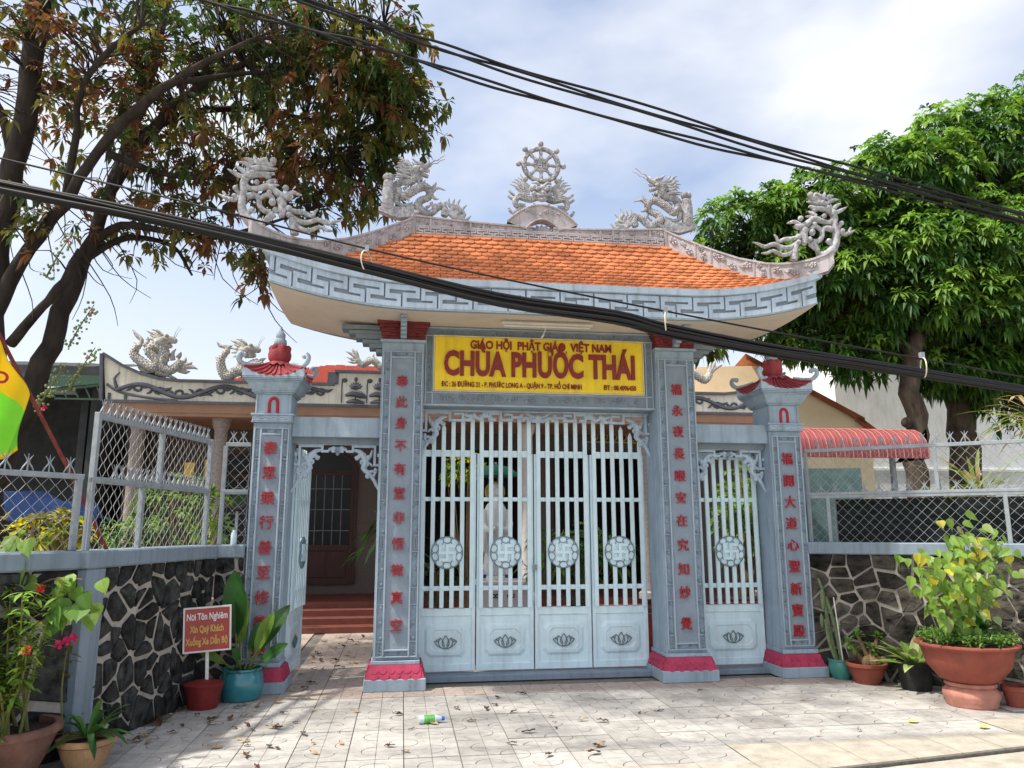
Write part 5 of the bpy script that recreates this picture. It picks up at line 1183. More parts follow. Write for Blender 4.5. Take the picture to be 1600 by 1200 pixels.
for k in range(5): lettering('panel_letters', '. . . . . . . . . . . . . . .', .05, .006, 'text_black', fb, (-.08, 2.678, .52-.05*k), bold=.003)
for i, x in enumerate((-.38, -.02)):
    v_ = thing('altar_vase', ('left', 'right')[i]+' blue white vase on the altar edge', 'vase', (x, 2.72, .876), 0, 'vases on the altar', local=True)
    link('vase', MB().lathe([(.03, 0), (.045, .03), (.05, .08), (.025, .13), (.035, .16)], (0, 0, 0), 14).mesh('vase', 'statue_white', 50), v_, loc=(0, 0, 0)); link('band', MB().lathe([(.046, .04), (.051, .06), (.051, .08), (.047, .09)], (0, 0, 0), 14).mesh('band', 'tarp_blue', 50), v_, loc=(0, 0, 0))
pb = thing('planter_box', 'red planter box behind the narrow right side gate', 'planter', (2.6, 1.4, 0), group='red planter boxes')
MB().box(2.15, 1.1, 0, 3.3, 1.7, .70).build('box', 'planter_red', pb, bevel=.012); MB().box(2.2, 1.15, .66, 3.25, 1.65, .712).build('soil', 'soil', pb)
pb = thing('planter_box', 'long low red planter box behind the four gate leaves', 'planter', (0, 1.5, 0), group='red planter boxes')
MB().box(-1.25, 1.3, 0, 1.75, 1.75, .56).build('box', 'planter_red', pb, bevel=.012); MB().box(-1.2, 1.35, .5, 1.7, 1.7, .572).build('soil', 'soil', pb)
# ------------------------------------------------------------------ shed and tarp on the left
sh = thing('open_shed', 'dark open shed with ribbed green roof behind the left fence', 'building', (-9, 8, 0))
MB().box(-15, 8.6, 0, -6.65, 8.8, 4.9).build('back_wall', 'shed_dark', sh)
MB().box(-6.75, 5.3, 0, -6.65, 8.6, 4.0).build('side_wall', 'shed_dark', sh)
m = MB(); n = 60
for i in range(n):
    x0, x1 = -15+8.2*i/n, -15+8.2*(i+1)/n; z = .02*(i % 2)
    m.add([(x0, 5.9, 4.42+z), (x1, 5.9, 4.42+.02-z), (x1, 9.2, 5.15+.02-z), (x0, 9.2, 5.15+z)], [(0, 1, 2, 3)])
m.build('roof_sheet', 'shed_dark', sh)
MB().box(-15, 5.85, 4.25, -6.8, 5.95, 4.42).build('roof_beam', 'shed_dark', sh); MB().box(-15, 5.8, 4.02, -6.75, 5.86, 4.25).build('valance', 'shed_green', sh)
MB().tube([(-15, 5.6, 3.93), (-7.1, 5.6, 3.93)], .07, 10).build('gutter', 'galv', sh, smooth=60)
m = MB().add([(-7.4, 5.0, 3.86), (-6.5, 5.0, 3.97), (-6.5, 6.0, 4.08), (-7.4, 6.0, 4.02)], [(0, 1, 2, 3)]); m.build('skylight_sheet', 'shed_sheet', sh)
m = MB()
for i in range(5): m.bar((-7.3+.18*i, 5.02, 3.84+.02*i), (-7.2+.18*i, 5.02, 3.72), .02, .02); 
m.bar((-7.4, 5.02, 3.82), (-6.5, 5.02, 3.94), .03, .03).bar((-7.2, 5.02, 3.70), (-6.5, 5.02, 3.70), .03, .03); m.build('truss', 'shed_green', sh)
for x in (-13.5, -10.2, -7.0): MB().box(x-.06, 5.7, 0, x+.06, 5.82, 4.02).build('post', 'shed_dark', sh)
tp_ = thing('blue_tarp', 'blue tarpaulin sagging inside the dark shed', 'tarp', (-7, 4.2, 0))
m = MB(); nu, nv = 16, 5
m.add([(-8.6+2.6*i/nu, 4.0+.5*j/nv, 2.28-.18*j/nv-.35*(i/nu)**2+.05*math.sin(i*1.3+j)) for i in range(nu+1) for j in range(nv+1)], [(i*(nv+1)+j, (i+1)*(nv+1)+j, (i+1)*(nv+1)+j+1, i*(nv+1)+j+1) for i in range(nu) for j in range(nv)])
m.add([(-8.6+2.6*i/nu, 4.0-.02*math.sin(i), 2.28-.35*(i/nu)**2-(.42 if j else 0)+.05*math.sin(i*1.3)) for i in range(nu+1) for j in range(2)], [(i*2, i*2+1, i*2+3, i*2+2) for i in range(nu)])
m.build('sheet', 'tarp_blue', tp_, smooth=60)
# ------------------------------------------------------------------ buildings on the right
aw = thing('awning', 'rounded red ribbed awning above the right fence', 'awning', (6, 3.6, 2.8))
def awp(t): a = t*1.65; return (3.2+.75*(1-math.sin(a*.95)), 2.66+.58*math.sin(min(a, 1.57)) if False else 0)
prof = [(3.30, 2.72), (3.30, 2.88), (3.34, 3.02), (3.44, 3.14), (3.60, 3.22), (3.85, 3.26), (4.2, 3.27)]
m = MB(); n = 34; X_ = [4.55+2.55*i/n for i in range(n+1)]
v = [(x, y, z-(.0 if True else 0)) for x in X_ for y, z in prof]; q = len(prof)
m.add(v, [(i*q+j, (i+1)*q+j, (i+1)*q+j+1, i*q+j+1) for i in range(n) for j in range(q-1)]); m.prism([(0, 0), (1, 0), (0, 1)], 0, .001, lambda x, y, z: (7.1, 3.3+x*.9, 2.72+z*.5+y))
m.build('sheet', 'awning', aw, smooth=50)
for i in range(0, n+1): MB().tube([(X_[i], y-.006, z+.006) for y, z in prof], .011, 5).build('rib', 'awning_rib' if i % 2 == 0 else 'awning', aw, smooth=60)
MB().box(4.6, 4.15, 0, 4.68, 4.22, 3.25).build('post', 'galv', aw); MB().box(7.0, 4.15, 0, 7.08, 4.22, 3.25).build('post', 'galv', aw)
yh = thing('yellow_house', 'yellow rendered house with brown sloping eave behind the awning', 'building', (8, 9, 0))
MB().prism([(4.6, 0), (9.3, 0), (9.3, 3.7), (9.0, 4.05), (6.9, 5.35), (4.6, 5.35)], 8.0, 12.0).build('wall', 'house_yellow', yh)
m = MB(); m.add([(6.6, 7.85, 5.62), (9.15, 7.85, 4.06), (9.15, 12, 4.06), (6.6, 12, 5.62), (6.6, 7.85, 5.48), (9.15, 7.85, 3.92)], [(0, 1, 2, 3), (4, 5, 1, 0)]); m.bar((9.0, 7.9, 4.05), (9.5, 7.9, 3.62), .1, .12); m.build('roof_edge', 'eave_brown', yh)
MB().box(5.0, 7.0, 0, 7.2, 7.98, 2.9).build('porch_wall', 'house_yellow', yh); MB().box(6.9, 5.6, 0.9, 8.2, 5.66, 2.75).build('screen', 'curtain', yh)
m = MB().box(5.6, 6.95, .3, 6.4, 6.999, 2.4); m.build('door', 'wood_dark', yh); yh.rotation_euler = (0, 0, R(-14))
wb = thing('white_house', 'tall pale grey rendered house beyond the right tree', 'building', (12, 12, 0))
MB().box(10.0, 10.6, 0, 16, 14, 6.6).build('wall', 'house_white', wb); MB().box(10.0, 10.55, 3.1, 16, 10.599, 3.16).build('string_course', 'house_white', wb)
MB().box(12.6, 10.56, 1.2, 13.4, 10.599, 2.5).build('window', 'glass_dark', wb); MB().box(12.55, 10.54, 1.14, 13.45, 10.559, 1.2).build('sill', 'house_white', wb)
wb = thing('white_house', 'cream house wall glimpsed between the tree trunks at the right edge', 'building', (20, 16, 0))
MB().box(15.8, 15, 0, 24, 18, 8.2).build('wall', 'parapet_cream', wb); MB().box(17.2, 14.95, 3.2, 18.2, 14.999, 4.8).build('window', 'glass_dark', wb); MB().box(15.6, 14.6, 8.2, 24.2, 18.2, 8.4).build('roof', 'eave_brown', wb)
sg = thing('roadside_sign', 'cream sign with red stripe behind the right fence', 'sign', (6.6, -.4, 0))
MB().box(6.25, .3, 1.98, 7.3, .33, 2.42).build('board', 'parapet_cream', sg); MB().box(6.25, .294, 2.02, 7.3, .2995, 2.07).build('stripe', 'char_red', sg); MB().box(6.25, .294, 2.36, 7.3, .2995, 2.40).build('stripe', 'char_red', sg); MB().box(6.7, .33, 0, 6.75, .37, 2.4).build('post', 'galv', sg)
# ------------------------------------------------------------------ foliage helpers
def leaf4(mb, p, d, up, L, W, droop=.25, fold=.18):
    """small leaf: four triangles folded along the midrib"""
    s = d.cross(up)
    s = s.normalized() if s.length > 1e-4 else Vector((1, 0, 0))
    u = s.cross(d); m = p+d*(L*.58)-u*(fold*W)-up*(droop*L*.18); t = p+d*L-up*(droop*L)
    mb.add([p, m+s*(W*.5)+u*(fold*W), m, m-s*(W*.5)+u*(fold*W), t], [(0, 1, 2), (0, 2, 3), (1, 4, 2), (2, 4, 3)])
SHAPES = {'lance': [(0, .12), (.25, .75), (.55, 1), (.8, .6), (1, .03)], 'strap': [(0, .55), (.3, .9), (.6, 1), (.85, .7), (1, .05)], 'heart': [(0, .25), (.08, .85), (.28, 1), (.5, .78), (.72, .34), (.86, .08), (1, .02)], 'oval': [(0, .08), (.2, .7), (.5, 1), (.75, .85), (.92, .4), (1, .05)], 'obov': [(0, .08), (.35, .5), (.65, 1), (.85, .85), (1, .15)]}
def leaf(mb, p, d, up, L, W, shape='lance', bend=.4, fold=.15, wav=0, r=None):
    """larger leaf: a curved, folded blade"""
    p = Vector(p); d = Vector(d).normalized(); up = Vector(up); s = d.cross(up)
    s = s.normalized() if s.length > 1e-4 else Vector((1, 0, 0))
    u = s.cross(d).normalized(); vs = []; S = SHAPES[shape]
    for i, (t, w) in enumerate(S):
        c = p+d*(L*t)-up*(bend*L*t*t); ww = W*w*.5; wv = (wav*math.sin(i*2.1) if wav else 0)
        vs += [c+s*ww+u*(fold*ww+wv), c, c-s*ww+u*(fold*ww-wv)]
    n = len(S); mb.add(vs, [q for i in range(n-1) for q in ((i*3, i*3+1, i*3+4, i*3+3), (i*3+1, i*3+2, i*3+5, i*3+4))])
def rdir(r, zmin=-1, zmax=1):
    z = r.uniform(zmin, zmax); a = r.uniform(0, 6.2832); k = math.sqrt(max(0, 1-z*z)); return Vector((k*math.cos(a), k*math.sin(a), z))
def rosette(mb, p, ax, n, L, W, r, spread=.9, droop=.3, slots=None):
    t = ax.orthogonal().normalized(); b = ax.cross(t); a0 = r.uniform(0, 6.28)
    if slots: mb.k = r.choices(range(len(slots)), slots)[0]
    for i in range(n):
        a = a0+i*2.399; e = spread*r.uniform(.7, 1.2); d = (ax*math.cos(e)+(t*math.cos(a)+b*math.sin(a))*math.sin(e)).normalized()
        leaf4(mb, p+d*.01, d, Vector((0, 0, 1)), L*r.uniform(.7, 1.15), W*r.uniform(.8, 1.15), droop*r.uniform(.5, 1.6))
# ------------------------------------------------------------------ left tree
TL = [
  [(-6.25, 1.5, -.1, 0.40), (-6.3, 1.5, 1.07, 0.32), (-6.4, 1.5, 2.54, 0.26), (-6.5, 1.5, 3.62, 0.23), (-6.55, 1.5, 4.66, 0.19), (-6.48, 1.5, 5.75, 0.15), (-6.35, 1.4, 7.01, 0.15), (-6.32, 1.3, 8.31, 0.14), (-6.28, 1.2, 9.66, 0.1)],
  [(-6.48, 1.5, 4.20, 0.13), (-6.12, 1.4, 4.97, 0.105), (-5.7, 1.2, 5.48, 0.095), (-5.31, 1.0, 6.08, 0.08), (-4.78, 0.7, 6.54, 0.09), (-4.08, 0.3, 6.86, 0.06), (-3.32, 0.0, 7.14, 0.03)],
  [(-6.32, 1.55, 2.1, 0.19), (-6.05, 1.6, 2.95, 0.165), (-5.85, 1.6, 3.81, 0.14), (-5.70, 1.7, 4.67, 0.125), (-5.56, 1.8, 5.31, 0.115), (-5.46, 1.9, 5.99, 0.10), (-5.35, 2.0, 6.74, 0.09), (-5.27, 2.2, 7.59, 0.11), (-5.2, 2.4, 8.64, 0.08), (-5.17, 2.6, 9.86, 0.05)],
  [(-5.48, 1.9, 5.99, 0.11), (-5.03, 1.8, 6.75, 0.1), (-4.53, 1.6, 7.28, 0.08), (-3.75, 1.3, 7.63, 0.06), (-2.74, 1.0, 7.9, 0.04), (-1.91, 0.8, 8.02, 0.02)],
  [(-5.6, 1.8, 5.18, 0.09), (-5.24, 1.8, 5.49, 0.07), (-4.65, 1.7, 5.4, 0.055), (-4.06, 1.6, 5.3, 0.045), (-3.49, 1.5, 5.44, 0.03), (-2.84, 1.4, 5.66, 0.02)],
  [(-5.38, 2.0, 6.69, 0.1), (-4.94, 2.2, 7.22, 0.08), (-4.2, 2.3, 7.54, 0.06), (-3.33, 2.4, 7.56, 0.04), (-2.31, 2.4, 7.44, 0.02)],
  [(-5.7, 1.2, 5.48, 0.07), (-5.56, 1.0, 6.23, 0.06), (-5.48, 0.8, 6.72, 0.05), (-5.15, 0.5, 7.06, 0.05), (-4.65, 0.2, 7.31, 0.03)],
  [(-6.35, 1.5, 5.58, 0.1), (-6.67, 1.6, 6.65, 0.08), (-7.21, 1.7, 7.58, 0.05)],
  [(-6.25, 1.5, 3.80, 0.09), (-5.85, 1.3, 4.21, 0.07), (-5.6, 1.2, 4.51, 0.07), (-5.46, 1.2, 4.92, 0.05)],
  [(-5.59, 1.8, 5.05, 0.07), (-5.22, 2.0, 5.4, 0.055), (-4.68, 2.1, 5.35, 0.04), (-4.4, 2.1, 4.95, 0.02)],
  [(-6.3, 1.3, 8.03, 0.12), (-5.29, 0.2, 8.94, 0.09), (-4.15, -1.2, 8.84, 0.05)],  # limb reaching towards the street, added for its shade
  [(-5.2, 1.0, 6.1, 0.07), (-4.6, 1.4, 6.05, 0.05), (-3.9, 1.5, 6.1, 0.035), (-3.2, 1.4, 6.2, 0.02), (-2.4, 1.3, 6.35, .012)],
  [(-4.3, .5, 6.8, 0.05), (-3.5, .8, 7.2, 0.035), (-2.7, 1.0, 7.3, 0.025), (-1.9, 1.1, 7.2, .012)],
  [(-3.49, 1.5, 5.44, 0.025), (-3.4, 1.35, 5.1, 0.018), (-3.36, 1.25, 4.75, 0.012), (-3.4, 1.2, 4.5, 0.006)],
]
BL = [(-2.3, 1.2, 7.45, 1.4, 1.5, 1.1, 390), (-3.49, 1.5, 8.2, 1.7, 1.8, 1.1, 330), (-4.96, 1.8, 7.85, 1.6, 1.8, 1.1, 230), (-6.22, 1.6, 7.51, 1.7, 1.8, 1.5, 210), (-2.75, 1.5, 6.25, 1.15, 1.2, 0.55, 230), (-4.18, 1.8, 6.39, 1.2, 1.3, 0.55, 150), (-3.38, 1.2, 4.55, 0.36, 0.4, 0.42, 22), (-5.0, 1.8, 5.55, 1.3, 1, 0.4, 80), (-1.8, 1.2, 7.0, 0.75, 0.9, 0.75, 160), (-4.2, 1.7, 5.2, .9, .6, .3, 16),
      (-6.2, -1.8, 10.4, 2.2, 1.7, 0.9, 130), (-3.9, -2.0, 10.2, 2.0, 1.5, 0.8, 105), (-7.6, .5, 8.2, 1.5, 2, 1.4, 110), (-2.0, -1.5, 9.6, 1.3, 1.1, 0.6, 50), (-6.0, 1.0, 5.2, .7, .4, .5, 14)]  # high forward clumps lie out of view, added to dapple the paving with shade
lt_ = thing('broadleaf_tree', 'tall dark tree with rust and green leaves leaning over the left of the gate', 'tree', (-5.9, 1.5, 0))
m = MB(); samples = []
for br in TL:
    P, r_ = smooth_path([Vector(b[:3]) for b in br], [b[3]*(.85 if b[3] > .12 else .75) for b in br], 4)
    P = [p+Vector((math.sin(i*1.7), math.cos(i*2.3), 0))*min(.03, rr*.2) for i, (p, rr) in enumerate(zip(P, r_))]
    m.tube(P, r_, 12 if r_[0] > .15 else 8)
    samples += [(p, rr) for p, rr in zip(P, r_) if rr < .13 and p.z > 4.6]
m.build('trunk', 'bark', lt_, smooth=60)
r4 = random.Random(21); lf = MB(); tw = MB()
for cx, cy, cz, rx, ry, rz, n in BL:
    for k in range(n):
        d = rdir(r4); q = r4.random()**.45; p = Vector((cx+d.x*rx*q, cy+d.y*ry*q, cz+d.z*rz*q))
        p += Vector(mnoise.noise_vector(p*1.1))*.35
        b, br_ = min(samples, key=lambda s: (s[0]-p).length_squared)
        ax = ((p-b).normalized()*.7+Vector((0, 0, .15))+rdir(r4)*.5).normalized()
        warm = mnoise.noise(Vector((p.x*.55+3, p.y*.5, p.z*.7)))+(-.28 if p.x > -2.4 else .02)+(.10 if p.z < 6.4 else 0)
        sl_ = (5, 3, .5) if warm < -.08 else ((2.5, 3, 2.2) if warm < .15 else (1.2, 2.4, 3.4))
        rosette(lf, p, ax, r4.randint(6, 10), .142, .066, r4, 1.25, .6, sl_)
        if (p-b).length < 2.6:
            mid = (p+b)/2+Vector((r4.uniform(-.12, .12), r4.uniform(-.12, .12), r4.uniform(.0, .2)))
            tw.tube([b, mid, p], [min(.012, br_*.6), .007, .004], 4, 2, caps=False)
for k in range(60):                                               # bare drooping twigs
    b, br_ = r4.choice([s for s in samples if s[0].z < 6.2]); e = b+Vector((r4.uniform(-.3, .8), r4.uniform(-.3, .3), r4.uniform(-.9, -.3)))
    tw.tube([b, (b+e)/2+Vector((r4.uniform(-.15, .2), 0, -.1)), e], [.008, .006, .003], 4, 3, caps=False)
lf.build('crown', ['leaf_dark', 'leaf_olive', 'leaf_rust'], lt_); tw.build('twigs', 'bark', lt_)
fl = MB()
for cx, cy, cz in ((-5.3, 1.3, 4.0), (-5.55, 1.1, 4.8), (-5.2, 1.2, 3.45), (-5.5, 1.15, 3.2)):
    pts = [Vector((cx-.25, cy+.1, cz-.25)), Vector((cx-.1, cy, cz)), Vector((cx+.05, cy-.05, cz+.25))]; fl.k = 0; fl.tube(pts, [.012, .005], 5, 3)
    for j in range(46):
        t = r4.random(); p = pts[0].lerp(pts[2], t)+rdir(r4)*.07; fl.k = 1; fl.ball(p, .012+.008*r4.random(), 5, 4)
    for j in range(1):
        p = pts[0].lerp(pts[2], r4.random())+rdir(r4)*.06; fl.k = 2
        for q in range(5): leaf4(fl, p, rdir(r4), Vector((0, 0, 1)), .045, .04)
tag(fl.build('flower_spikes', ['stem', 'leaf_pale', 'flower_pink'], lt_), kind='stuff')
# ------------------------------------------------------------------ right tree
BR = [(5.75, 6.5, 7.8, 1.05, 1.2, 0.75, 150), (7.1, 6.3, 8.25, 1.3, 1.3, 0.9, 210), (9.38, 6.5, 9.15, 1.7, 1.5, 1.2, 330), (11.86, 7.0, 10.35, 1.9, 1.7, 1.4, 380), (14.22, 7.0, 11.0, 2.1, 1.9, 1.7, 330), (9.14, 5.8, 7.27, 1.6, 1.4, 1.0, 330), (10.93, 5.6, 7.29, 1.8, 1.5, 1.2, 380), (13.0, 5.8, 8.2, 1.8, 1.5, 1.4, 300), (7.76, 6.0, 6.85, 1.3, 1.2, 0.85, 220), (9.82, 6.5, 6.08, 2, 1.6, 0.8, 420), (11.52, 6.0, 5.9, 1.6, 1.4, 0.7, 330), (8.6, 7.0, 5.95, 1.5, 1.2, 0.7, 260), (6.95, 7.5, 6.86, 1.2, 1, 0.8, 120), (7.95, 6.5, 4.85, 0.45, 0.4, 0.35, 16), (5.2, 7.0, 7.15, 0.8, 0.8, 0.6, 70), (4.75, 6.6, 5.35, 0.5, 0.5, 0.45, 26), (6.2, 7.2, 6.2, 1.0, .8, .6, 80), (10.5, 8, 8.5, 3, 1, 1.6, 260), (13.5, 8.2, 7.0, 2.6, 1, 1.6, 200), (10.7, 6.5, 5.0, 1.2, .8, .6, 200), (7.2, 6.9, 5.5, 1.1, .8, .5, 110), (12.8, 5.6, 6.6, 1.8, 1.2, 1.0, 240), (9.0, 5.6, 6.2, 1.4, 1.0, .7, 180), (10.6, 5.4, 6.0, 1.5, 1.0, .7, 200), (6.5, 6.2, 6.9, 1.2, 1, .6, 110), (12.4, 6.2, 5.0, 1.3, 1, .8, 220), (9.5, 6.8, 5.35, 1.1, .8, .5, 70), (11.6, 6.2, 4.2, .7, .5, .5, 30), (13.6, 7, 5.6, 1.2, 1, 1.2, 90), (9.9, 6.0, 5.0, 1.0, .7, .5, 110), (11.4, 6.0, 4.75, 1.0, .7, .5, 110), (12.9, 6.0, 4.4, 1.0, .8, .6, 90), (8.3, 6.3, 5.3, .9, .7, .45, 90)]
mat('bark_mid', (0.085, 0.066, 0.048), 0.95, 0.4, 8, 1.0, 20, stretch=(1, 1, .35))
rt_ = thing('shade_tree', 'dense bright green shade tree rising behind the right end of the roof', 'tree', (8.5, 5.8, 0))
m = MB(); RB = []
for br in ([(8.5, 5.8, -.1, .30), (8.47, 5.7, .8, .24), (8.55, 5.6, 2.0, .22), (8.50, 5.6, 2.9, .20), (8.66, 5.6, 3.6, .20), (8.55, 5.6, 4.5, .19), (8.9, 5.7, 5.5, .17), (9.4, 6, 6.9, .13), (9.6, 6.4, 8.6, .08)], [(10.5, 7.2, -.1, .42), (10.6, 7.0, 1.2, .34), (10.75, 7.0, 3.3, .31), (10.8, 7, 4.6, .27), (11.2, 7, 6.4, .2), (11.8, 7, 9, .1)], [(8.7, 5.6, 5.0, .12), (7.9, 6, 6.2, .09), (6.9, 6.3, 7.4, .06), (5.9, 6.5, 7.7, .03)], [(10.85, 7, 4.2, .2), (9.9, 6.6, 5.6, .14), (9.0, 6.2, 6.6, .09)], [(10.9, 7, 4.8, .2), (12.5, 7, 6.8, .14), (14, 7, 9.5, .08)]):
    P, r_ = smooth_path([Vector(b[:3]) for b in br], [b[3] for b in br], 4)
    P = [p+Vector((math.sin(i*1.9), math.cos(i*2.7), 0))*min(.03, rr*.2) for i, (p, rr) in enumerate(zip(P, r_))]; m.tube(P, r_, 12)
    RB += [p for p in P if p.z > 4.5]
m.ball((8.36, 5.52, 3.65), .11, 8, 6); m.build('trunk', 'bark_mid', rt_, smooth=60)
r5 = random.Random(5); lf = MB(); tw = MB()
for bi, (cx, cy, cz, rx, ry, rz, n) in enumerate(BR):
    for k in range(int(n*1.7)):
        d = rdir(r5, -.75, 1); q = r5.uniform(.72, 1.05) if r5.random() < .72 else r5.uniform(.3, .75)
        p = Vector((cx+d.x*rx*q, cy+d.y*ry*q, cz+d.z*rz*q)); p += Vector(mnoise.noise_vector(p*.9))*.38
        ax = (Vector((d.x/rx, d.y/ry, d.z/rz)).normalized()*.8+Vector((0, -.1, .45))+rdir(r5)*.3).normalized()
        shell = q > .8 and d.z > -.2  # inner and underside leaves drawn darker: crown shade put into leaf colour
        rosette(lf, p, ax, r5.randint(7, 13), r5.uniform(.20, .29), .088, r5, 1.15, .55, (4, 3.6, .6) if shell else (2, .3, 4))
        if k % 5 == 0:
            b = min(RB, key=lambda s: (s-p).length_squared); tw.tube([b, (p+b)/2+Vector((0, 0, .15)), p], [.02, .012, .006], 4, 2, caps=False)
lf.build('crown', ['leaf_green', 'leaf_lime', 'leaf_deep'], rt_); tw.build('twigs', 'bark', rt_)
# ------------------------------------------------------------------ plants inside the yard
def bush(name, label, c, rad, n, L, W, mats, w, seed, group=None, base=0.0, ros=6, droop=.4):
    r = random.Random(seed); t = thing(name, label, 'plant', (c[0], c[1], base), 0, group); m = MB(); s = MB()
    for k in range(n):
        d = rdir(r, -.6, 1); q = r.random()**.4; p = Vector((c[0]+d.x*rad[0]*q, c[1]+d.y*rad[1]*q, c[2]+d.z*rad[2]*q))
        rosette(m, p, (d+Vector((0, 0, .5))).normalized(), ros, L, W, r, 1.0, droop, w)
        if k % 3 == 0: s.tube([(c[0]+r.uniform(-.08, .08), c[1]+r.uniform(-.08, .08), base), (c[0]+(p.x-c[0])*.4, c[1]+(p.y-c[1])*.4, (base+p.z)/2), p], [.014, .006], 4, 2)
    m.build('leaves', mats, t); s.build('stems', 'stem_brown', t)
bush('garden_shrub', 'pale green leafy shrub behind the raised left wire fence', (-3.95, .75, 1.72), (.55, .4, .5), 110, .12, .05, ['leaf_bodhi', 'leaf_deep', 'leaf_lime'], (2, 2, 2), 31)
bush('garden_shrub', 'low green shrub with yellow flecks behind the far left fence', (-4.75, -.6, 1.55), (.45, .3, .22), 50, .15, .06, ['leaf_yellow', 'leaf_olive', 'leaf_lime'], (2, 3, 1), 32)
bush('garden_shrub', 'grey green shrub behind the left wall near its corner', (-4.2, -.2, 1.5), (.5, .4, .25), 70, .10, .04, ['leaf_bodhi', 'leaf_deep'], (1, 2), 33)
bush('potted_tree', 'bright green small tree seen through the narrow right side gate', (3.0, 1.6, 1.65), (.45, .3, .95), 150, .12, .055, ['leaf_lime', 'leaf_bodhi', 'leaf_green'], (3, 2, 1), 34, base=.66)
bush('garden_shrub', 'green shrub seen through the two right gate leaves', (.75, 1.6, 1.25), (.75, .2, .42), 90, .16, .05, ['leaf_green', 'leaf_lime', 'leaf_deep'], (2, 2, 2), 35, base=.5)
bush('garden_shrub', 'low red green shrub seen through the leftmost gate leaf', (-1.0, 1.6, .95), (.3, .2, .35), 50, .10, .04, ['leaf_deep', 'leaf_olive', 'flower_red'], (4, 2, .4), 36, base=.5)
bush('potted_tree', 'light green branch of leaves behind the statue canopy', (-.55, 3.6, 2.45), (.35, .25, .3), 40, .12, .06, ['leaf_lime', 'leaf_yellow'], (2, 1), 37)
def lance_plant(name, label, c, n, L, W, mats, seed, spread=.8, bend=.5, shape='lance', z=0.0, zs=0.0, group=None):
    r = random.Random(seed); t = thing(name, label, 'plant', (c[0], c[1], z), 0, group); m = MB()
    for k in range(n):
        a = r.uniform(0, 6.28); e = spread*r.uniform(.3, 1.1); m.k = r.randrange(len(mats))
        leaf(m, (c[0]+math.cos(a)*.02, c[1]+math.sin(a)*.02, z+zs*r.random()), (math.cos(a)*math.sin(e), math.sin(a)*math.sin(e), math.cos(e)), (0, 0, 1), L*r.uniform(.7, 1.1), W, shape, bend*r.uniform(.4, 1.3), .2)
    m.build('leaves', mats, t); return t
t = lance_plant('palm_plant', 'dark glossy palm leaved plant beside the temple steps', (-1.72, 3.1), 46, .8, .07, ['leaf_deep', 'leaf_canna'], 41, 1.3, .8, z=1.05, zs=.6)
MB().tube([(-1.70, 3.1, 0), (-1.72, 3.1, .8), (-1.72, 3.1, 1.6)], .03, 8, 2).build('stem', 'stem_brown', t)
for i, (x, y, z, lab) in enumerate(((5.15, -.05, 2.0, 'spiky yellow green palm behind the right fence'), (7.2, 1.2, 3.1, 'fan palm tuft at the right edge above the fence'))):
    t = lance_plant('fan_palm', lab, (x, y), 60, 1.0, .045, ['leaf_palm', 'leaf_straw', 'leaf_bodhi'], 44+i, 1.5, .55, z=z-.2, zs=.3, group='fan palms behind the right fence'); MB().tube([(x, y, 0), (x, y, z)], .09, 10).build('trunk', 'bark_pale', t)
# ------------------------------------------------------------------ pots
def pot(name, label, c, prof, m_, group, extra=None, n=32):
    t = thing(name, label, 'pot', (c[0], c[1], c[2] if len(c) > 2 else 0), 0, group, local=True)
    link('body', MB().lathe(prof, (0, 0, 0), n).mesh('body', m_, 35), t, loc=(0, 0, 0))
    zt = max(z for _, z in prof); ri = max(r for r, z in prof if z > zt-.03)
    link('soil', MB().lathe([(ri*.93, zt-.045), (0, zt-.03)], (0, 0, 0), n).mesh('soil', 'soil'), t, loc=(0, 0, 0))
    return t
def rim(r0, r1, h, w=.02, lip=.03): return [(r0*.96, 0), (r0, .012), (r0+(r1-r0)*.55, h*.45), (r1*.985, h-lip-.005), (r1+w*.6, h-lip), (r1+w*.6, h-.006), (r1, h), (r1-w, h-.004), (r1-w*1.1, h-.05)]
PG = 'potted plants along the walls'
def at_plant(name, label, c): return thing(name, label, 'plant', c, 0, PG)
# left group
bk = thing('sign_bucket', 'dark red bucket of cement holding the notice pole', 'bucket', (-3.27, -.51, 0), local=True)
link('body', MB().lathe([(.125, 0), (.13, .01), (.17, .20), (.178, .205), (.178, .215), (.165, .22)], (0, 0, 0), 28).mesh('body', 'bucket_red', 35), bk, loc=(0, 0, 0))
link('cement', MB().lathe([(.166, .21), (.1, .235), (0, .25)], (0, 0, 0), 28).mesh('cement', 'bucket_red', 50), bk, loc=(0, 0, 0))
ns = thing('notice_sign', 'red notice board with white and gold lettering on a thin pole', 'sign', (-3.245, -.52, .22), R(6), local=True)
link('pole', MB().box(-.014, .0, 0.0, .014, .02, .62).mesh('pole', 'white_paint'), ns, loc=(0, 0, 0))
bd = link('board', MB().box(-.20, -.022, .28, .20, -.002, .665).mesh('board', 'notice_red'), ns, .002, (0, 0, 0))
fr = MB()
for a in ((-.207, .272, .207, .286), (-.207, .659, .207, .673)): fr.box(a[0], -.028, a[1], a[2], .002, a[3])
for x in (-.207, .193): fr.box(x, -.028, .2865, x+.014, .002, .6585)
link('frame', fr.mesh('frame', 'white_paint'), bd, loc=(0, 0, 0))
for s_, z, m_, w in (('Nơi Tôn Nghiêm', .585, 'white_paint', .35), ('Xin Quý Khách', .475, 'gold_paint', .29), ('Xuống Xe Dẫn Bộ', .365, 'gold_paint', .36)):
    o = lettering('notice_text', s_, .085, .003, m_, bd, (-.002, -.0235, z), bold=.002, width=w)
for o in [ns]: o.rotation_euler = (0, R(-3), R(8))
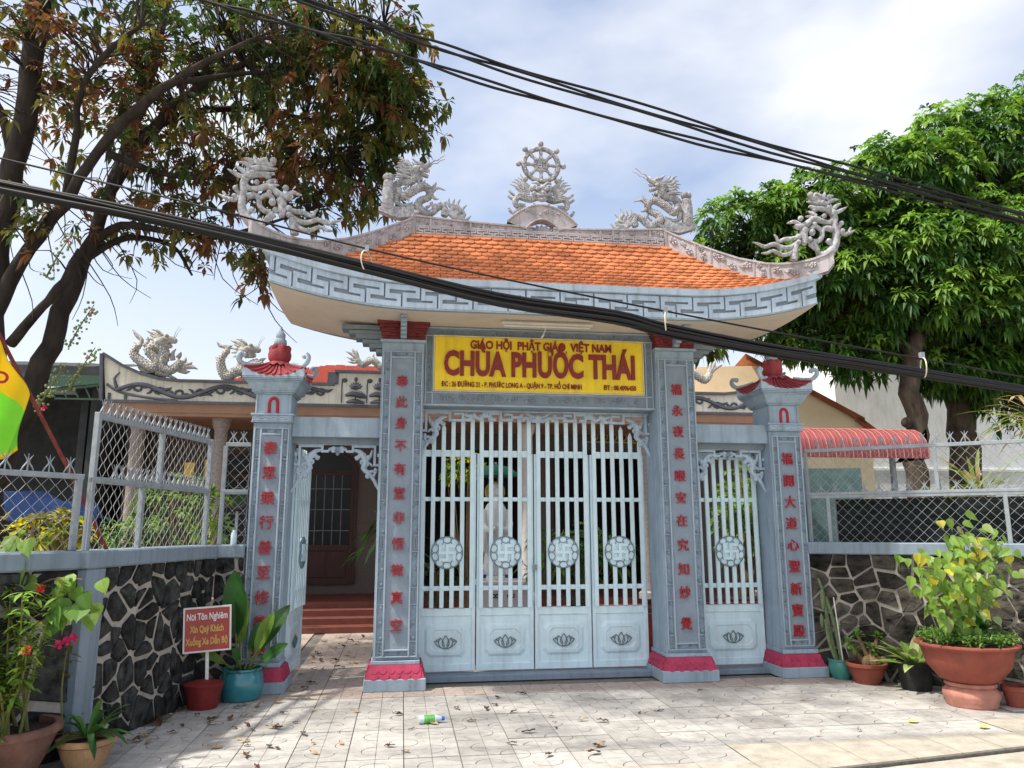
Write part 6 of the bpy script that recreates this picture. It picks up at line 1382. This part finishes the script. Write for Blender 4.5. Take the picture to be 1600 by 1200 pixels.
tp1 = pot('glazed_pot', 'round glossy teal pot at the foot of the short left pillar', (-3.0, -.20), [(.15, 0), (.17, .01), (.205, .10), (.208, .16), (.195, .225), (.178, .262), (.188, .275), (.188, .29), (.17, .292), (.165, .25)], 'teal', 'pots beside the gate')
p = at_plant('canna_plant', 'broad leaved plant with large upright leaves in the round teal pot', (-3.0, -.2, .25)); r6 = random.Random(3); m = MB()
for (a, e, L, W, k, b) in ((2.6, .10, .80, .23, 0, .10), (2.0, .06, .66, .17, 1, .08), (.25, .50, .62, .17, 0, .20), (.05, .36, .52, .14, 1, .15), (-.35, .95, .45, .13, 0, .15), (3.5, .9, .40, .09, 1, .4), (1.2, .5, .5, .13, 0, .3), (4.6, .7, .38, .10, 0, .4)):
    d = Vector((math.cos(a)*math.sin(e), math.sin(a)*math.sin(e)-.12, math.cos(e))); m.k = k; b0 = Vector((-3.0+.05*math.cos(a), -.2, .25)); st_ = b0+d*(L*.45)
    m.k = 2; m.tube([b0, st_], .009, 6); m.k = k; leaf(m, st_-d*.05, d, Vector((-math.sin(a)*.2, -.75, .6)).normalized(), L*.85, W, 'oval', -.02+b, .25)
for k in range(60):
    a = r6.uniform(0, 6.28); q = r6.uniform(.03, .19); m.k = 3; leaf4(m, Vector((-3.0+q*math.cos(a), -.2+q*math.sin(a), .27)), (rdir(r6, .1, .9)), Vector((0, 0, 1)), .09, .035, .8)
m.build('leaves', ['leaf_canna', 'leaf_lime', 'stem', 'leaf_deep'], p)
pot('flower_pot', 'large brown terracotta pot at the bottom left corner', (-4.05, -2.45), rim(.19, .32, .34, .03, .045), 'terra_old', 'pots by the left wall')
pot('flower_pot', 'tan weathered bowl pot beside the large brown pot', (-3.62, -2.22), rim(.12, .18, .20, .022, .035), 'terra_tan', 'pots by the left wall')
pot('flower_pot', 'reddish pot at the left edge behind the flowers', (-4.25, -2.55), rim(.14, .22, .46, .03, .05), 'terracotta', 'pots by the left wall')
p = at_plant('flowering_shrub', 'tall leafy shrub with small red flowers in the large brown pot', (-4.05, -2.45, .3)); m = MB()
for k in range(18):
    a = r6.uniform(0, 6.28); b0 = Vector((-4.03+.12*math.cos(a), -2.45+.12*math.sin(a), .3)); e = b0+Vector((r6.uniform(-.45, .22), r6.uniform(-.25, .2), r6.uniform(.55, 1.05)))
    mid = (b0+e)/2+Vector((r6.uniform(-.1, .1), 0, .05)); m.k = 3; P, _ = smooth_path([b0, mid, e], [.01, .008, .004], 9); m.tube(P, [.012, .004], 5)
    for i, q in enumerate(P[5:]):
        for j in range(4):
            m.k = r6.choice((0, 1, 1, 2)); leaf(m, q, rdir(r6, -.2, .8), (0, 0, 1), r6.uniform(.08, .13), .032, 'lance', .4)
    if k % 3 == 0:
        m.k = 4
        for j in range(6): a = j*1.047; leaf(m, P[-1], (math.cos(a), -.4, math.sin(a)+.4), (0, -.8, .6), .036, .027, 'obov', .3)
m.build('leaves', ['leaf_lime', 'leaf_bodhi', 'leaf_olive', 'stem', 'flower_red'], p)
p = at_plant('bodhi_sapling', 'young bodhi sapling with heart shaped leaves at the left edge', (-4.3, -2.2, .4)); m = MB(); m.k = 2; m.tube([(-4.3, -2.2, .3), (-4.28, -2.2, .9), (-4.15, -2.2, 1.35), (-4.12, -2.22, 1.62)], [.014, .008], 6, 4)
for k in range(34):
    top = k < 14; c = Vector((-4.20, -2.28, 1.42)) if top else Vector((-3.72, -2.32, 1.18)); q = c+Vector((r6.uniform(-.18, .13), r6.uniform(-.12, .12), r6.uniform(-.17, .14)))
    m.k = r6.choice((0, 0, 1, 3)); d = Vector((r6.uniform(-.8, .8), r6.uniform(-.7, .2), -r6.uniform(.3, 1))); leaf(m, q, d, Vector((r6.uniform(-.3, .3), -.8, .4)).normalized(), r6.uniform(.13, .19), r6.uniform(.10, .14), 'heart', .1, .2)
m.k = 2; m.tube([(-4.22, -2.2, 1.1), (-3.95, -2.25, 1.25), (-3.72, -2.3, 1.25)], [.009, .005], 6, 4)
m.build('leaves', ['leaf_bodhi', 'leaf_lime', 'stem_brown', 'leaf_green'], p)
p = lance_plant('orchid_plant', 'strap leaved plant spilling from the tan bowl pot', (-3.62, -2.22), 24, .40, .045, ['leaf_canna', 'leaf_green'], 51, 1.15, .55, 'strap', z=.20); p['group'] = PG
p = at_plant('periwinkle', 'pink flower on a thin stem against the left wall post', (-3.78, -2.2, .2)); m = MB(); m.k = 0; m.tube([(-3.80, -2.16, .2), (-3.84, -2.16, .5), (-3.82, -2.18, .80)], [.008, .005], 6, 3); m.k = 1
for q in ((-3.82, -2.2, .83), (-3.77, -2.22, .85), (-3.86, -2.22, .81)):
    for j in range(5): a = j*1.2566; leaf(m, q, (math.cos(a), -.5, math.sin(a)+.3), (0, -.8, .6), .038, .030, 'obov', .2)
m.k = 2
for k in range(14): a = r6.uniform(0, 6.28); leaf(m, (-3.82, -2.18, r6.uniform(.55, .8)), (math.cos(a), math.sin(a), r6.uniform(-.3, .5)), (0, 0, 1), .10, .035, 'oval', .3)
m.build('leaves', ['stem', 'flower_pink', 'leaf_olive'], p)
p = lance_plant('bell_plant', 'drooping pale green sprig hanging over the brown pot rim', (-3.95, -2.82), 50, .07, .028, ['leaf_bodhi', 'leaf_green'], 52, 1.5, .6, 'oval', z=.06, zs=.34); p['group'] = PG
MB().tube([(-3.95, -2.82, 0), (-3.96, -2.81, .25), (-3.97, -2.72, .38)], .006, 5, 3).build('stem', 'stem', p)
# right group
pot('glazed_pot', 'small teal green glazed pot beside the short right pillar', (3.23, -.10), [(.085, 0), (.09, .01), (.118, .07), (.128, .13), (.122, .175), (.13, .19), (.13, .205), (.115, .207), (.11, .17)], 'teal_green', 'pots beside the gate')
p = at_plant('cactus', 'tall ribbed cactus stems in the small teal green pot', (3.23, -.1, .17)); m = MB()
for pts, r_ in (([(3.20, -.08, .17), (3.15, -.06, .5), (3.12, -.04, .9), (3.08, -.03, 1.05)], .022), ([(3.25, -.1, .17), (3.22, -.08, .5), (3.14, -.06, .85)], .026), ([(3.28, -.1, .17), (3.26, -.09, .55)], .022), ([(3.18, -.12, .17), (3.10, -.12, .4), (3.08, -.12, .62)], .02)): m.tube(pts, [r_*1.1, r_*.6], 5, 3)
m.ball((3.10, -.06, .82), .045, 8, 8, (.6, .5, 2.6)); m.ball((3.06, -.08, .60), .035, 8, 8, (.6, .5, 2.2)); m.build('stems', 'cactus', p, smooth=30)
MB().tube([(3.24, -.14, .15), (3.19, -.13, .85)], .007, 6).build('stake', 'white_paint', p)
pot('flower_pot', 'low round terracotta pot between the small teal pot and the black pot', (3.36, -.37), rim(.125, .195, .21, .022, .035), 'terracotta', 'pots by the right wall')
p = at_plant('desert_rose', 'leafy desert rose with thick stem in the low terracotta pot', (3.40, -.38, .18)); m = MB(); m.k = 1
for pts in ([(3.40, -.38, .15), (3.36, -.38, .3), (3.28, -.38, .48)], [(3.42, -.38, .15), (3.45, -.38, .3), (3.52, -.36, .46)], [(3.40, -.38, .15), (3.40, -.40, .35)], [(3.38, -.36, .15), (3.30, -.34, .28), (3.20, -.33, .40)]): m.tube(pts, [.035, .013], 7, 3)
m.ball((3.42, -.40, .22), .09, 10, 7, (1, 1, .9)); m.ball((3.34, -.42, .21), .06, 8, 6, (1, .6, 1.2)); m.ball((3.52, -.42, .21), .055, 8, 6, (1, .6, 1.2))
for c in ((3.28, -.38, .48), (3.52, -.36, .46), (3.40, -.40, .36), (3.20, -.33, .40), (3.24, -.36, .32), (3.46, -.4, .32)):
    for k in range(16): m.k = r6.choice((0, 0, 2)); leaf(m, Vector(c)+rdir(r6)*.02, rdir(r6, -.2, 1), (0, 0, 1), .085, .032, 'obov', .2)
m.build('leaves', ['leaf_green', 'stem_brown', 'leaf_lime'], p)
pot('nursery_pot', 'black plastic nursery pot between terracotta bowl and low pot', (3.66, -.73), [(.135, 0), (.14, .01), (.158, .255), (.165, .26), (.165, .275), (.15, .276), (.148, .24)], 'black_plastic', 'pots by the right wall')
p = lance_plant('dracaena', 'pale striped long leaved plant in the black pot', (3.66, -.73), 40, .46, .095, ['leaf_pale', 'leaf_lime', 'leaf_bodhi', 'leaf_pale'], 53, 1.2, .35, 'lance', z=.22); p['group'] = PG
bw = thing('terracotta_bowl', 'huge wide terracotta bowl on a pink pedestal ring', 'pot', (3.74, -1.45, 0), 0, 'pots by the right wall', local=True)
link('body', MB().lathe([(.21, .20), (.22, .22), (.27, .235), (.37, .35), (.405, .46), (.41, .50), (.44, .522), (.468, .535), (.468, .549), (.44, .558), (.40, .548), (.38, .49)], (0, 0, 0), 48).mesh('body', 'terracotta', 35), bw, loc=(0, 0, 0))
link('pedestal', MB().lathe([(.225, 0), (.235, .02), (.232, .05), (.255, .09), (.25, .13), (.222, .16), (.208, .17), (.232, .185), (.228, .21), (.18, .215)], (0, 0, 0), 40).mesh('pedestal', 'terra_pink', 40), bw, loc=(0, 0, 0))
bw.scale = (.93, .93, 1.0); bw.location.x = 3.70
link('soil', MB().lathe([(.395, .53), (.25, .56), (0, .57)], (0, 0, 0), 36).mesh('soil', 'soil'), bw, loc=(0, 0, 0))
p = at_plant('bodhi_tree', 'young bodhi tree with yellow green heart leaves in the huge bowl', (3.74, -1.45, .55)); m = MB(); tips = []
for pts in ([(3.66, -1.45, .55), (3.64, -1.45, .85), (3.62, -1.5, 1.1), (3.72, -1.5, 1.35)], [(3.68, -1.43, .55), (3.72, -1.4, .9), (3.82, -1.4, 1.2), (3.78, -1.45, 1.6)], [(3.64, -1.46, .8), (3.50, -1.55, 1.1), (3.35, -1.6, 1.22), (3.18, -1.62, 1.25)], [(3.70, -1.42, .8), (3.9, -1.45, 1.0), (4.05, -1.5, 1.15)], [(3.62, -1.46, .7), (3.5, -1.5, .85), (3.40, -1.52, .95)], [(3.8, -1.42, 1.2), (3.95, -1.48, 1.4), (4.05, -1.5, 1.5)]):
    m.k = 2; P, _ = smooth_path([Vector(q) for q in pts], [.02]*len(pts), 5); m.tube(P, [.016, .006], 6); tips += P[4:]
for k in range(270):
    q = r6.choice(tips)+Vector((r6.uniform(-.2, .2), r6.uniform(-.17, .14), r6.uniform(-.2, .16))); m.k = r6.choice((0, 0, 0, 0, 4, 1, 3, 4))
    d = Vector((r6.uniform(-.8, .8), r6.uniform(-.8, .1), -r6.uniform(.2, 1))); leaf(m, q, d, Vector((r6.uniform(-.4, .2), -.7, .55)).normalized(), r6.uniform(.085, .15), r6.uniform(.065, .10), 'heart', .12, .22)
m.build('leaves', ['leaf_bodhi', 'leaf_yellow', 'stem_brown', 'leaf_pale', 'leaf_lime'], p)
gc = thing('ground_cover', 'low green creeping plants covering the huge bowl', 'plant', (3.74, -1.45, .56), 0, PG); m = MB()
for k in range(1150):
    a = r6.uniform(0, 6.28); q = .40*math.sqrt(r6.random()); m.k = r6.choice((0, 0, 1, 2)); z = .575+.085*r6.random()*(1-q*.8)
    if math.cos(a-.9) > .5: q *= 1.12
    leaf4(m, Vector((3.71+q*math.cos(a), -1.45+q*math.sin(a), z)), rdir(r6, -.1, 1), Vector((0, 0, 1)), .07, .022, .5)
o = m.build('leaves', ['leaf_green', 'leaf_deep', 'leaf_bodhi'], gc); o['kind'] = 'stuff'
p = lance_plant('fern', 'dark green fern tuft behind the bodhi tree in the bowl', (3.98, -1.25), 34, .36, .06, ['leaf_canna', 'leaf_green'], 55, 1.2, .5, 'strap', z=.6); p['group'] = PG
bush('garden_shrub', 'green bush at the right edge behind the huge bowl', (4.75, -1.75, .65), (.35, .25, .5), 70, .13, .07, ['leaf_bodhi', 'leaf_green', 'leaf_lime'], (2, 2, 1), 56)
pot('flower_pot', 'small orange terracotta pot right of the huge bowl', (4.02, -1.62), rim(.085, .115, .20, .016, .045), 'terracotta', 'pots by the right wall', n=24)
tag(MB().box(3.86, -1.75, .0, 4.16, -1.5, .018).build('broken_slab', 'paver', bevel=.004), 'broken flat slab under the small orange pot', 'slab')
# ------------------------------------------------------------------ fallen leaves, bottle
def dead_mesh(m_, seed):
    r = random.Random(seed); m = MB(); n = 5; L, W = .13, .055
    for i in range(n+1):
        t = i/n; w = W*math.sin(math.pi*min(1, t*1.02+.04))**.8; z = .006+.022*r.random()*math.sin(t*3.14)+.02*t*t
        m.v += [(t*L-L/2, -w/2, z+.015*r.random()), (t*L-L/2, 0, z), (t*L-L/2, w/2, z+.015*r.random())]
    for i in range(n):
        for j in range(2): m.f.append((i*3+j, i*3+3+j, i*3+4+j, i*3+1+j)); m.m.append(0)
    return m.mesh('fallen_leaf', m_)
DM = [dead_mesh(a, i) for i, a in enumerate(('dead_brown', 'dead_dark', 'dead_tan', 'dead_tan', 'dead_brown', 'dead_brown'))]
names = ['curled brown', 'blackened', 'tan', 'pale tan', 'folded brown', 'flat reddish brown']
r7 = random.Random(77)
def dead(x, y, k, s=1.0, lab=None):
    o = bpy.data.objects.new('fallen_leaf', DM[k]); COL.objects.link(o); s *= .8; o.location = (x, y, .002); o.rotation_euler = (0, 0, r7.uniform(0, 6.28)); o.scale = (s, s, s)
    tag(o, lab or '%s fallen leaf %s' % (names[k], 'along the foot of the left stone wall' if x < -2.9 else ('inside the open left side gate' if y > .05 else ('on the open paving left of centre' if x < .3 else 'on the paving at the right'))), 'leaf', 'fallen leaves on the pavement')
for k in range(44): t = r7.random(); dead(-3.45+.22*t*-1+r7.random()**2*1.1, -1.9+1.75*t+r7.uniform(-.1, .1), r7.randrange(6), r7.uniform(.6, 1.2))
for k in range(40): dead(r7.uniform(-2.9, .2), r7.uniform(-2.5, -.2), r7.randrange(6), r7.uniform(.5, 1.1))
for k in range(34): dead(r7.uniform(-2.6, -1.95), r7.uniform(.1, 4.1), r7.randrange(6), r7.uniform(.6, 1.2))
for k in range(10): dead(r7.uniform(.5, 3.2), r7.uniform(-2.4, -.4), r7.randrange(6), r7.uniform(.4, .8))
dead(.19, -1.55, 5, 1.0, 'single reddish brown leaf on bare paving right of centre')
for x, y in ((2.75, -1.95), (3.2, -2.2)): 
    o = bpy.data.objects.new('fallen_petal', DM[2]); COL.objects.link(o); o.location = (x, y, .003); o.scale = (.7, 1.1, .6); o.material_slots[0].link = 'OBJECT'; o.material_slots[0].material = MATS['petal_yellow']; tag(o, ('left','right')[x > 3]+' one of two yellow leaves on the sunlit paving', 'leaf', 'yellow leaves on the paving')
b = thing('plastic_bottle', 'small green plastic bottle with blue cap lying on the pavement', 'bottle', (-1.24, -1.38, .035), R(4), local=True); b.rotation_euler = (0, R(90), R(6))
link('body', MB().lathe([(.02, -.10), (.032, -.095), (.033, -.02), (.030, 0), (.033, .02), (.032, .05), (.018, .085), (.013, .095)], (0, 0, 0), 18).mesh('body', 'bottle_clear', 40), b, loc=(0, 0, 0))
link('label', MB().lathe([(.0335, -.055), (.0345, -.05), (.0345, .03), (.0335, .035)], (0, 0, 0), 18).mesh('label', 'bottle_green', 40), b, loc=(0, 0, 0)); link('cap', MB().lathe([(.016, .095), (.017, .097), (.017, .118), (.015, .12)], (0, 0, 0), 14).mesh('cap', 'bottle_blue', 40), b, loc=(0, 0, 0))
# ------------------------------------------------------------------ flag on its leaning pole
fp = thing('flag', 'yellow and green flag with red lettering on a leaning red pole', 'flag', (-3.87, -1.5, 1.44))
MB().tube([(-3.83, -1.61, 1.44), (-4.11, -1.8, 2.082), (-4.358, -2.0, 2.628), (-4.70, -2.28, 3.39)], [.016, .015], 8).build('pole', 'pole_red', fp, smooth=60)
m = MB(); nu, nv = 30, 18; FA, FB = Vector((-4.72, -2.32, 3.40)), Vector((-4.335, -2.0, 2.60))
def fpt(u, v):                                   # cloth is tied along the pole and hangs in folds
    p = FA.lerp(FB, u); L_ = .34+.42*math.sin(min(1, (1-u)*2.2+.12)*1.57)
    return (p.x-.10*v*(1-u)+.035*math.sin(u*15+v*2.5)*(.4+v), p.y-.03-.05*math.sin(u*13+v*3.0)*(.5+v), p.z-L_*v-.02*math.sin(u*22)*v)
for i in range(nu+1):
    for j in range(nv+1): m.v.append(fpt(i/nu, j/nv))
for i in range(nu):
    for j in range(nv): m.f.append((i*(nv+1)+j, (i+1)*(nv+1)+j, (i+1)*(nv+1)+j+1, i*(nv+1)+j+1)); m.m.append(0 if j < 6 or j == nv-1 else 1)
cl = m.build('cloth', ['flag_yellow', 'flag_green'], fp, smooth=60); sm = cl.modifiers.new('thickness', 'SOLIDIFY'); sm.thickness = .003
o = lettering('letters', 'HO', .12, .004, 'char_red', cl, (-4.475, -2.27, 2.70), bold=.004); o.rotation_euler = (0, R(20), R(35))
# ------------------------------------------------------------------ overhead cables
def ext(p, n=3.0):
    P = [Vector(q) for q in p]; return [P[0]+(P[0]-P[1]).normalized()*n]+P+[P[-1]+(P[-1]-P[-2]).normalized()*n]
BUN = [(-3.91, -3.6, 3.58), (-3.18, -3.6, 3.46), (-2.44, -3.6, 3.32), (-1.77, -3.6, 3.18), (-0.94, -3.6, 3.0), (-0.2, -3.6, 2.92), (0.14, -3.6, 2.85), (0.83, -3.6, 2.74), (1.45, -3.6, 2.67), (2.67, -3.6, 2.52)]
cb = thing('cable_bundle', 'thick bundle of black cables sagging low across the whole view', 'cable', (-.5, -3.6, 3.0)); r8 = random.Random(4)
for k in range(15):
    a = k*2.4; q = .037*math.sqrt((k+.5)/15); pts = []
    for i, p in enumerate(ext(BUN)):
        s = 1.0 if p.x < 0 else max(.55, 1-.17*p.x); pts.append(p+Vector((0, q*math.cos(a)*s+r8.uniform(-.006, .006), q*math.sin(a)*s*1.05+r8.uniform(-.007, .007))))
    MB().tube(pts, r8.choice((.008, .009, .012)), 7, 4).build('cable_strand', 'cable', cb, smooth=60)
MES = [(-3.93, -3.6, 3.76), (-2.83, -3.6, 3.54), (-1.79, -3.6, 3.31), (-0.86, -3.6, 3.14), (0.14, -3.6, 2.98), (1.06, -3.6, 2.84), (1.97, -3.6, 2.71), (2.68, -3.6, 2.61)]
tag(MB().tube(ext(MES), .0065, 6, 4).build('support_wire', 'cable', smooth=60), 'thin support wire running just above the thick cable bundle', 'cable')
for x, z, lab in ((-1.77, 3.22, 'left'), (.14, 2.90, 'middle'), (1.93, 2.655, 'right')):
    t = thing('cable_hanger', 'pale wire ring tying the cable bundle to the wire, %s of the three' % lab, 'hanger', (x, -3.6, z), 0, 'cable hangers'); h = .066
    MB().tube([(x+.030*math.cos(a), -3.6+.07*math.cos(a)-.005, z+h*math.sin(a)) for a in [i*.349 for i in range(19)]], .0042, 6).build('ring', 'tie', t, smooth=60); MB().box(x-.012, -3.615, z+h, x+.012, -3.585, z+h+.04).build('clamp', 'galv', t)
C1 = [(-2.33, -3.0, 5.45), (-1.86, -3.0, 5.32), (-1.5, -3.0, 5.21), (-0.78, -3.0, 5.03), (0.53, -3.0, 4.72), (1.78, -3.0, 4.43), (3.43, -3.0, 4.1)]
C3 = [(-3.34, -3.0, 5.44), (-2.66, -3.0, 5.29), (-2.09, -3.0, 5.17), (-1.62, -3.0, 5.07), (-0.78, -3.0, 4.85), (0.52, -3.0, 4.57), (1.61, -3.0, 4.37), (3.42, -3.0, 4.04)]
for nm, pth, offs, lab in (('overhead_cable', C1, ((0, .018), (.02, -.012)), 'uppermost pair of twisted black cables crossing the sky'), ('overhead_cable', C1, ((.0, -.05),), 'black cable just below the uppermost pair in the sky'), ('overhead_cable', C3, ((0, .006), (.015, -.012)), 'lower black cable pair crossing above the roof ridge')):
    t = thing(nm, lab, 'cable', pth[3], 0, 'cables overhead')
    for i, (dy, dz) in enumerate(offs):
        P, _ = smooth_path(ext(pth), [.01]*(len(pth)+2), 8); tw_ = []
        for j, p in enumerate(P): a = j*.55+i*3.14; tw_.append(p+Vector((0, dy*.5+.010*math.cos(a), dz+.010*math.sin(a)+(.04*max(0, (-p.x-.2)/3) if dz < -.03 else 0))))
        MB().tube(tw_, .0105, 7).build('cable_strand', 'cable', t, smooth=60)
# small things by the walls
bt = thing('water_bottle', 'clear water bottle standing on the wall coping by the short left pillar', 'bottle', (-3.22, .1, 1.44), local=True)
link('body', MB().lathe([(.028, 0), (.03, .02), (.03, .10), (.014, .14), (.012, .15)], (0, 0, 0), 14).mesh('body', 'bottle_clear', 40), bt, loc=(0, 0, 0)); link('cap', MB().lathe([(.014, .15), (.014, .17), (.012, .172)], (0, 0, 0), 12).mesh('cap', 'teal', 40), bt, loc=(0, 0, 0))
wr = thing('round_plaque', 'dark round plaque on the porch wall left of the short pillar', 'plaque', (-4.05, 4.2, 2.0)); m = MB().ring((-4.05, 4.2, 2.05), .15, .035, 24); m.build('rim', 'rubber', wr, smooth=60); MB().prism([(-4.05+.13*math.cos(i*.4488), 2.05+.13*math.sin(i*.4488)) for i in range(14)], 4.2, 4.22).build('face', 'leaf_deep', wr); MB().box(-4.07, 4.21, 0, -4.03, 4.25, 2.0).build('post', 'galv', wr)
for i, (x, z, w) in enumerate(((-5.15, 2.35, .16), (-4.82, 2.4, .24))):
    o = MB().box(x, 5.2, z, x+w, 5.215, z+.34).build('paper_lantern', 'paper_gold'); tag(o, ('narrow', 'wide')[i]+' gold paper panel hanging in the porch behind the left fence', 'panel', 'gold paper panels')
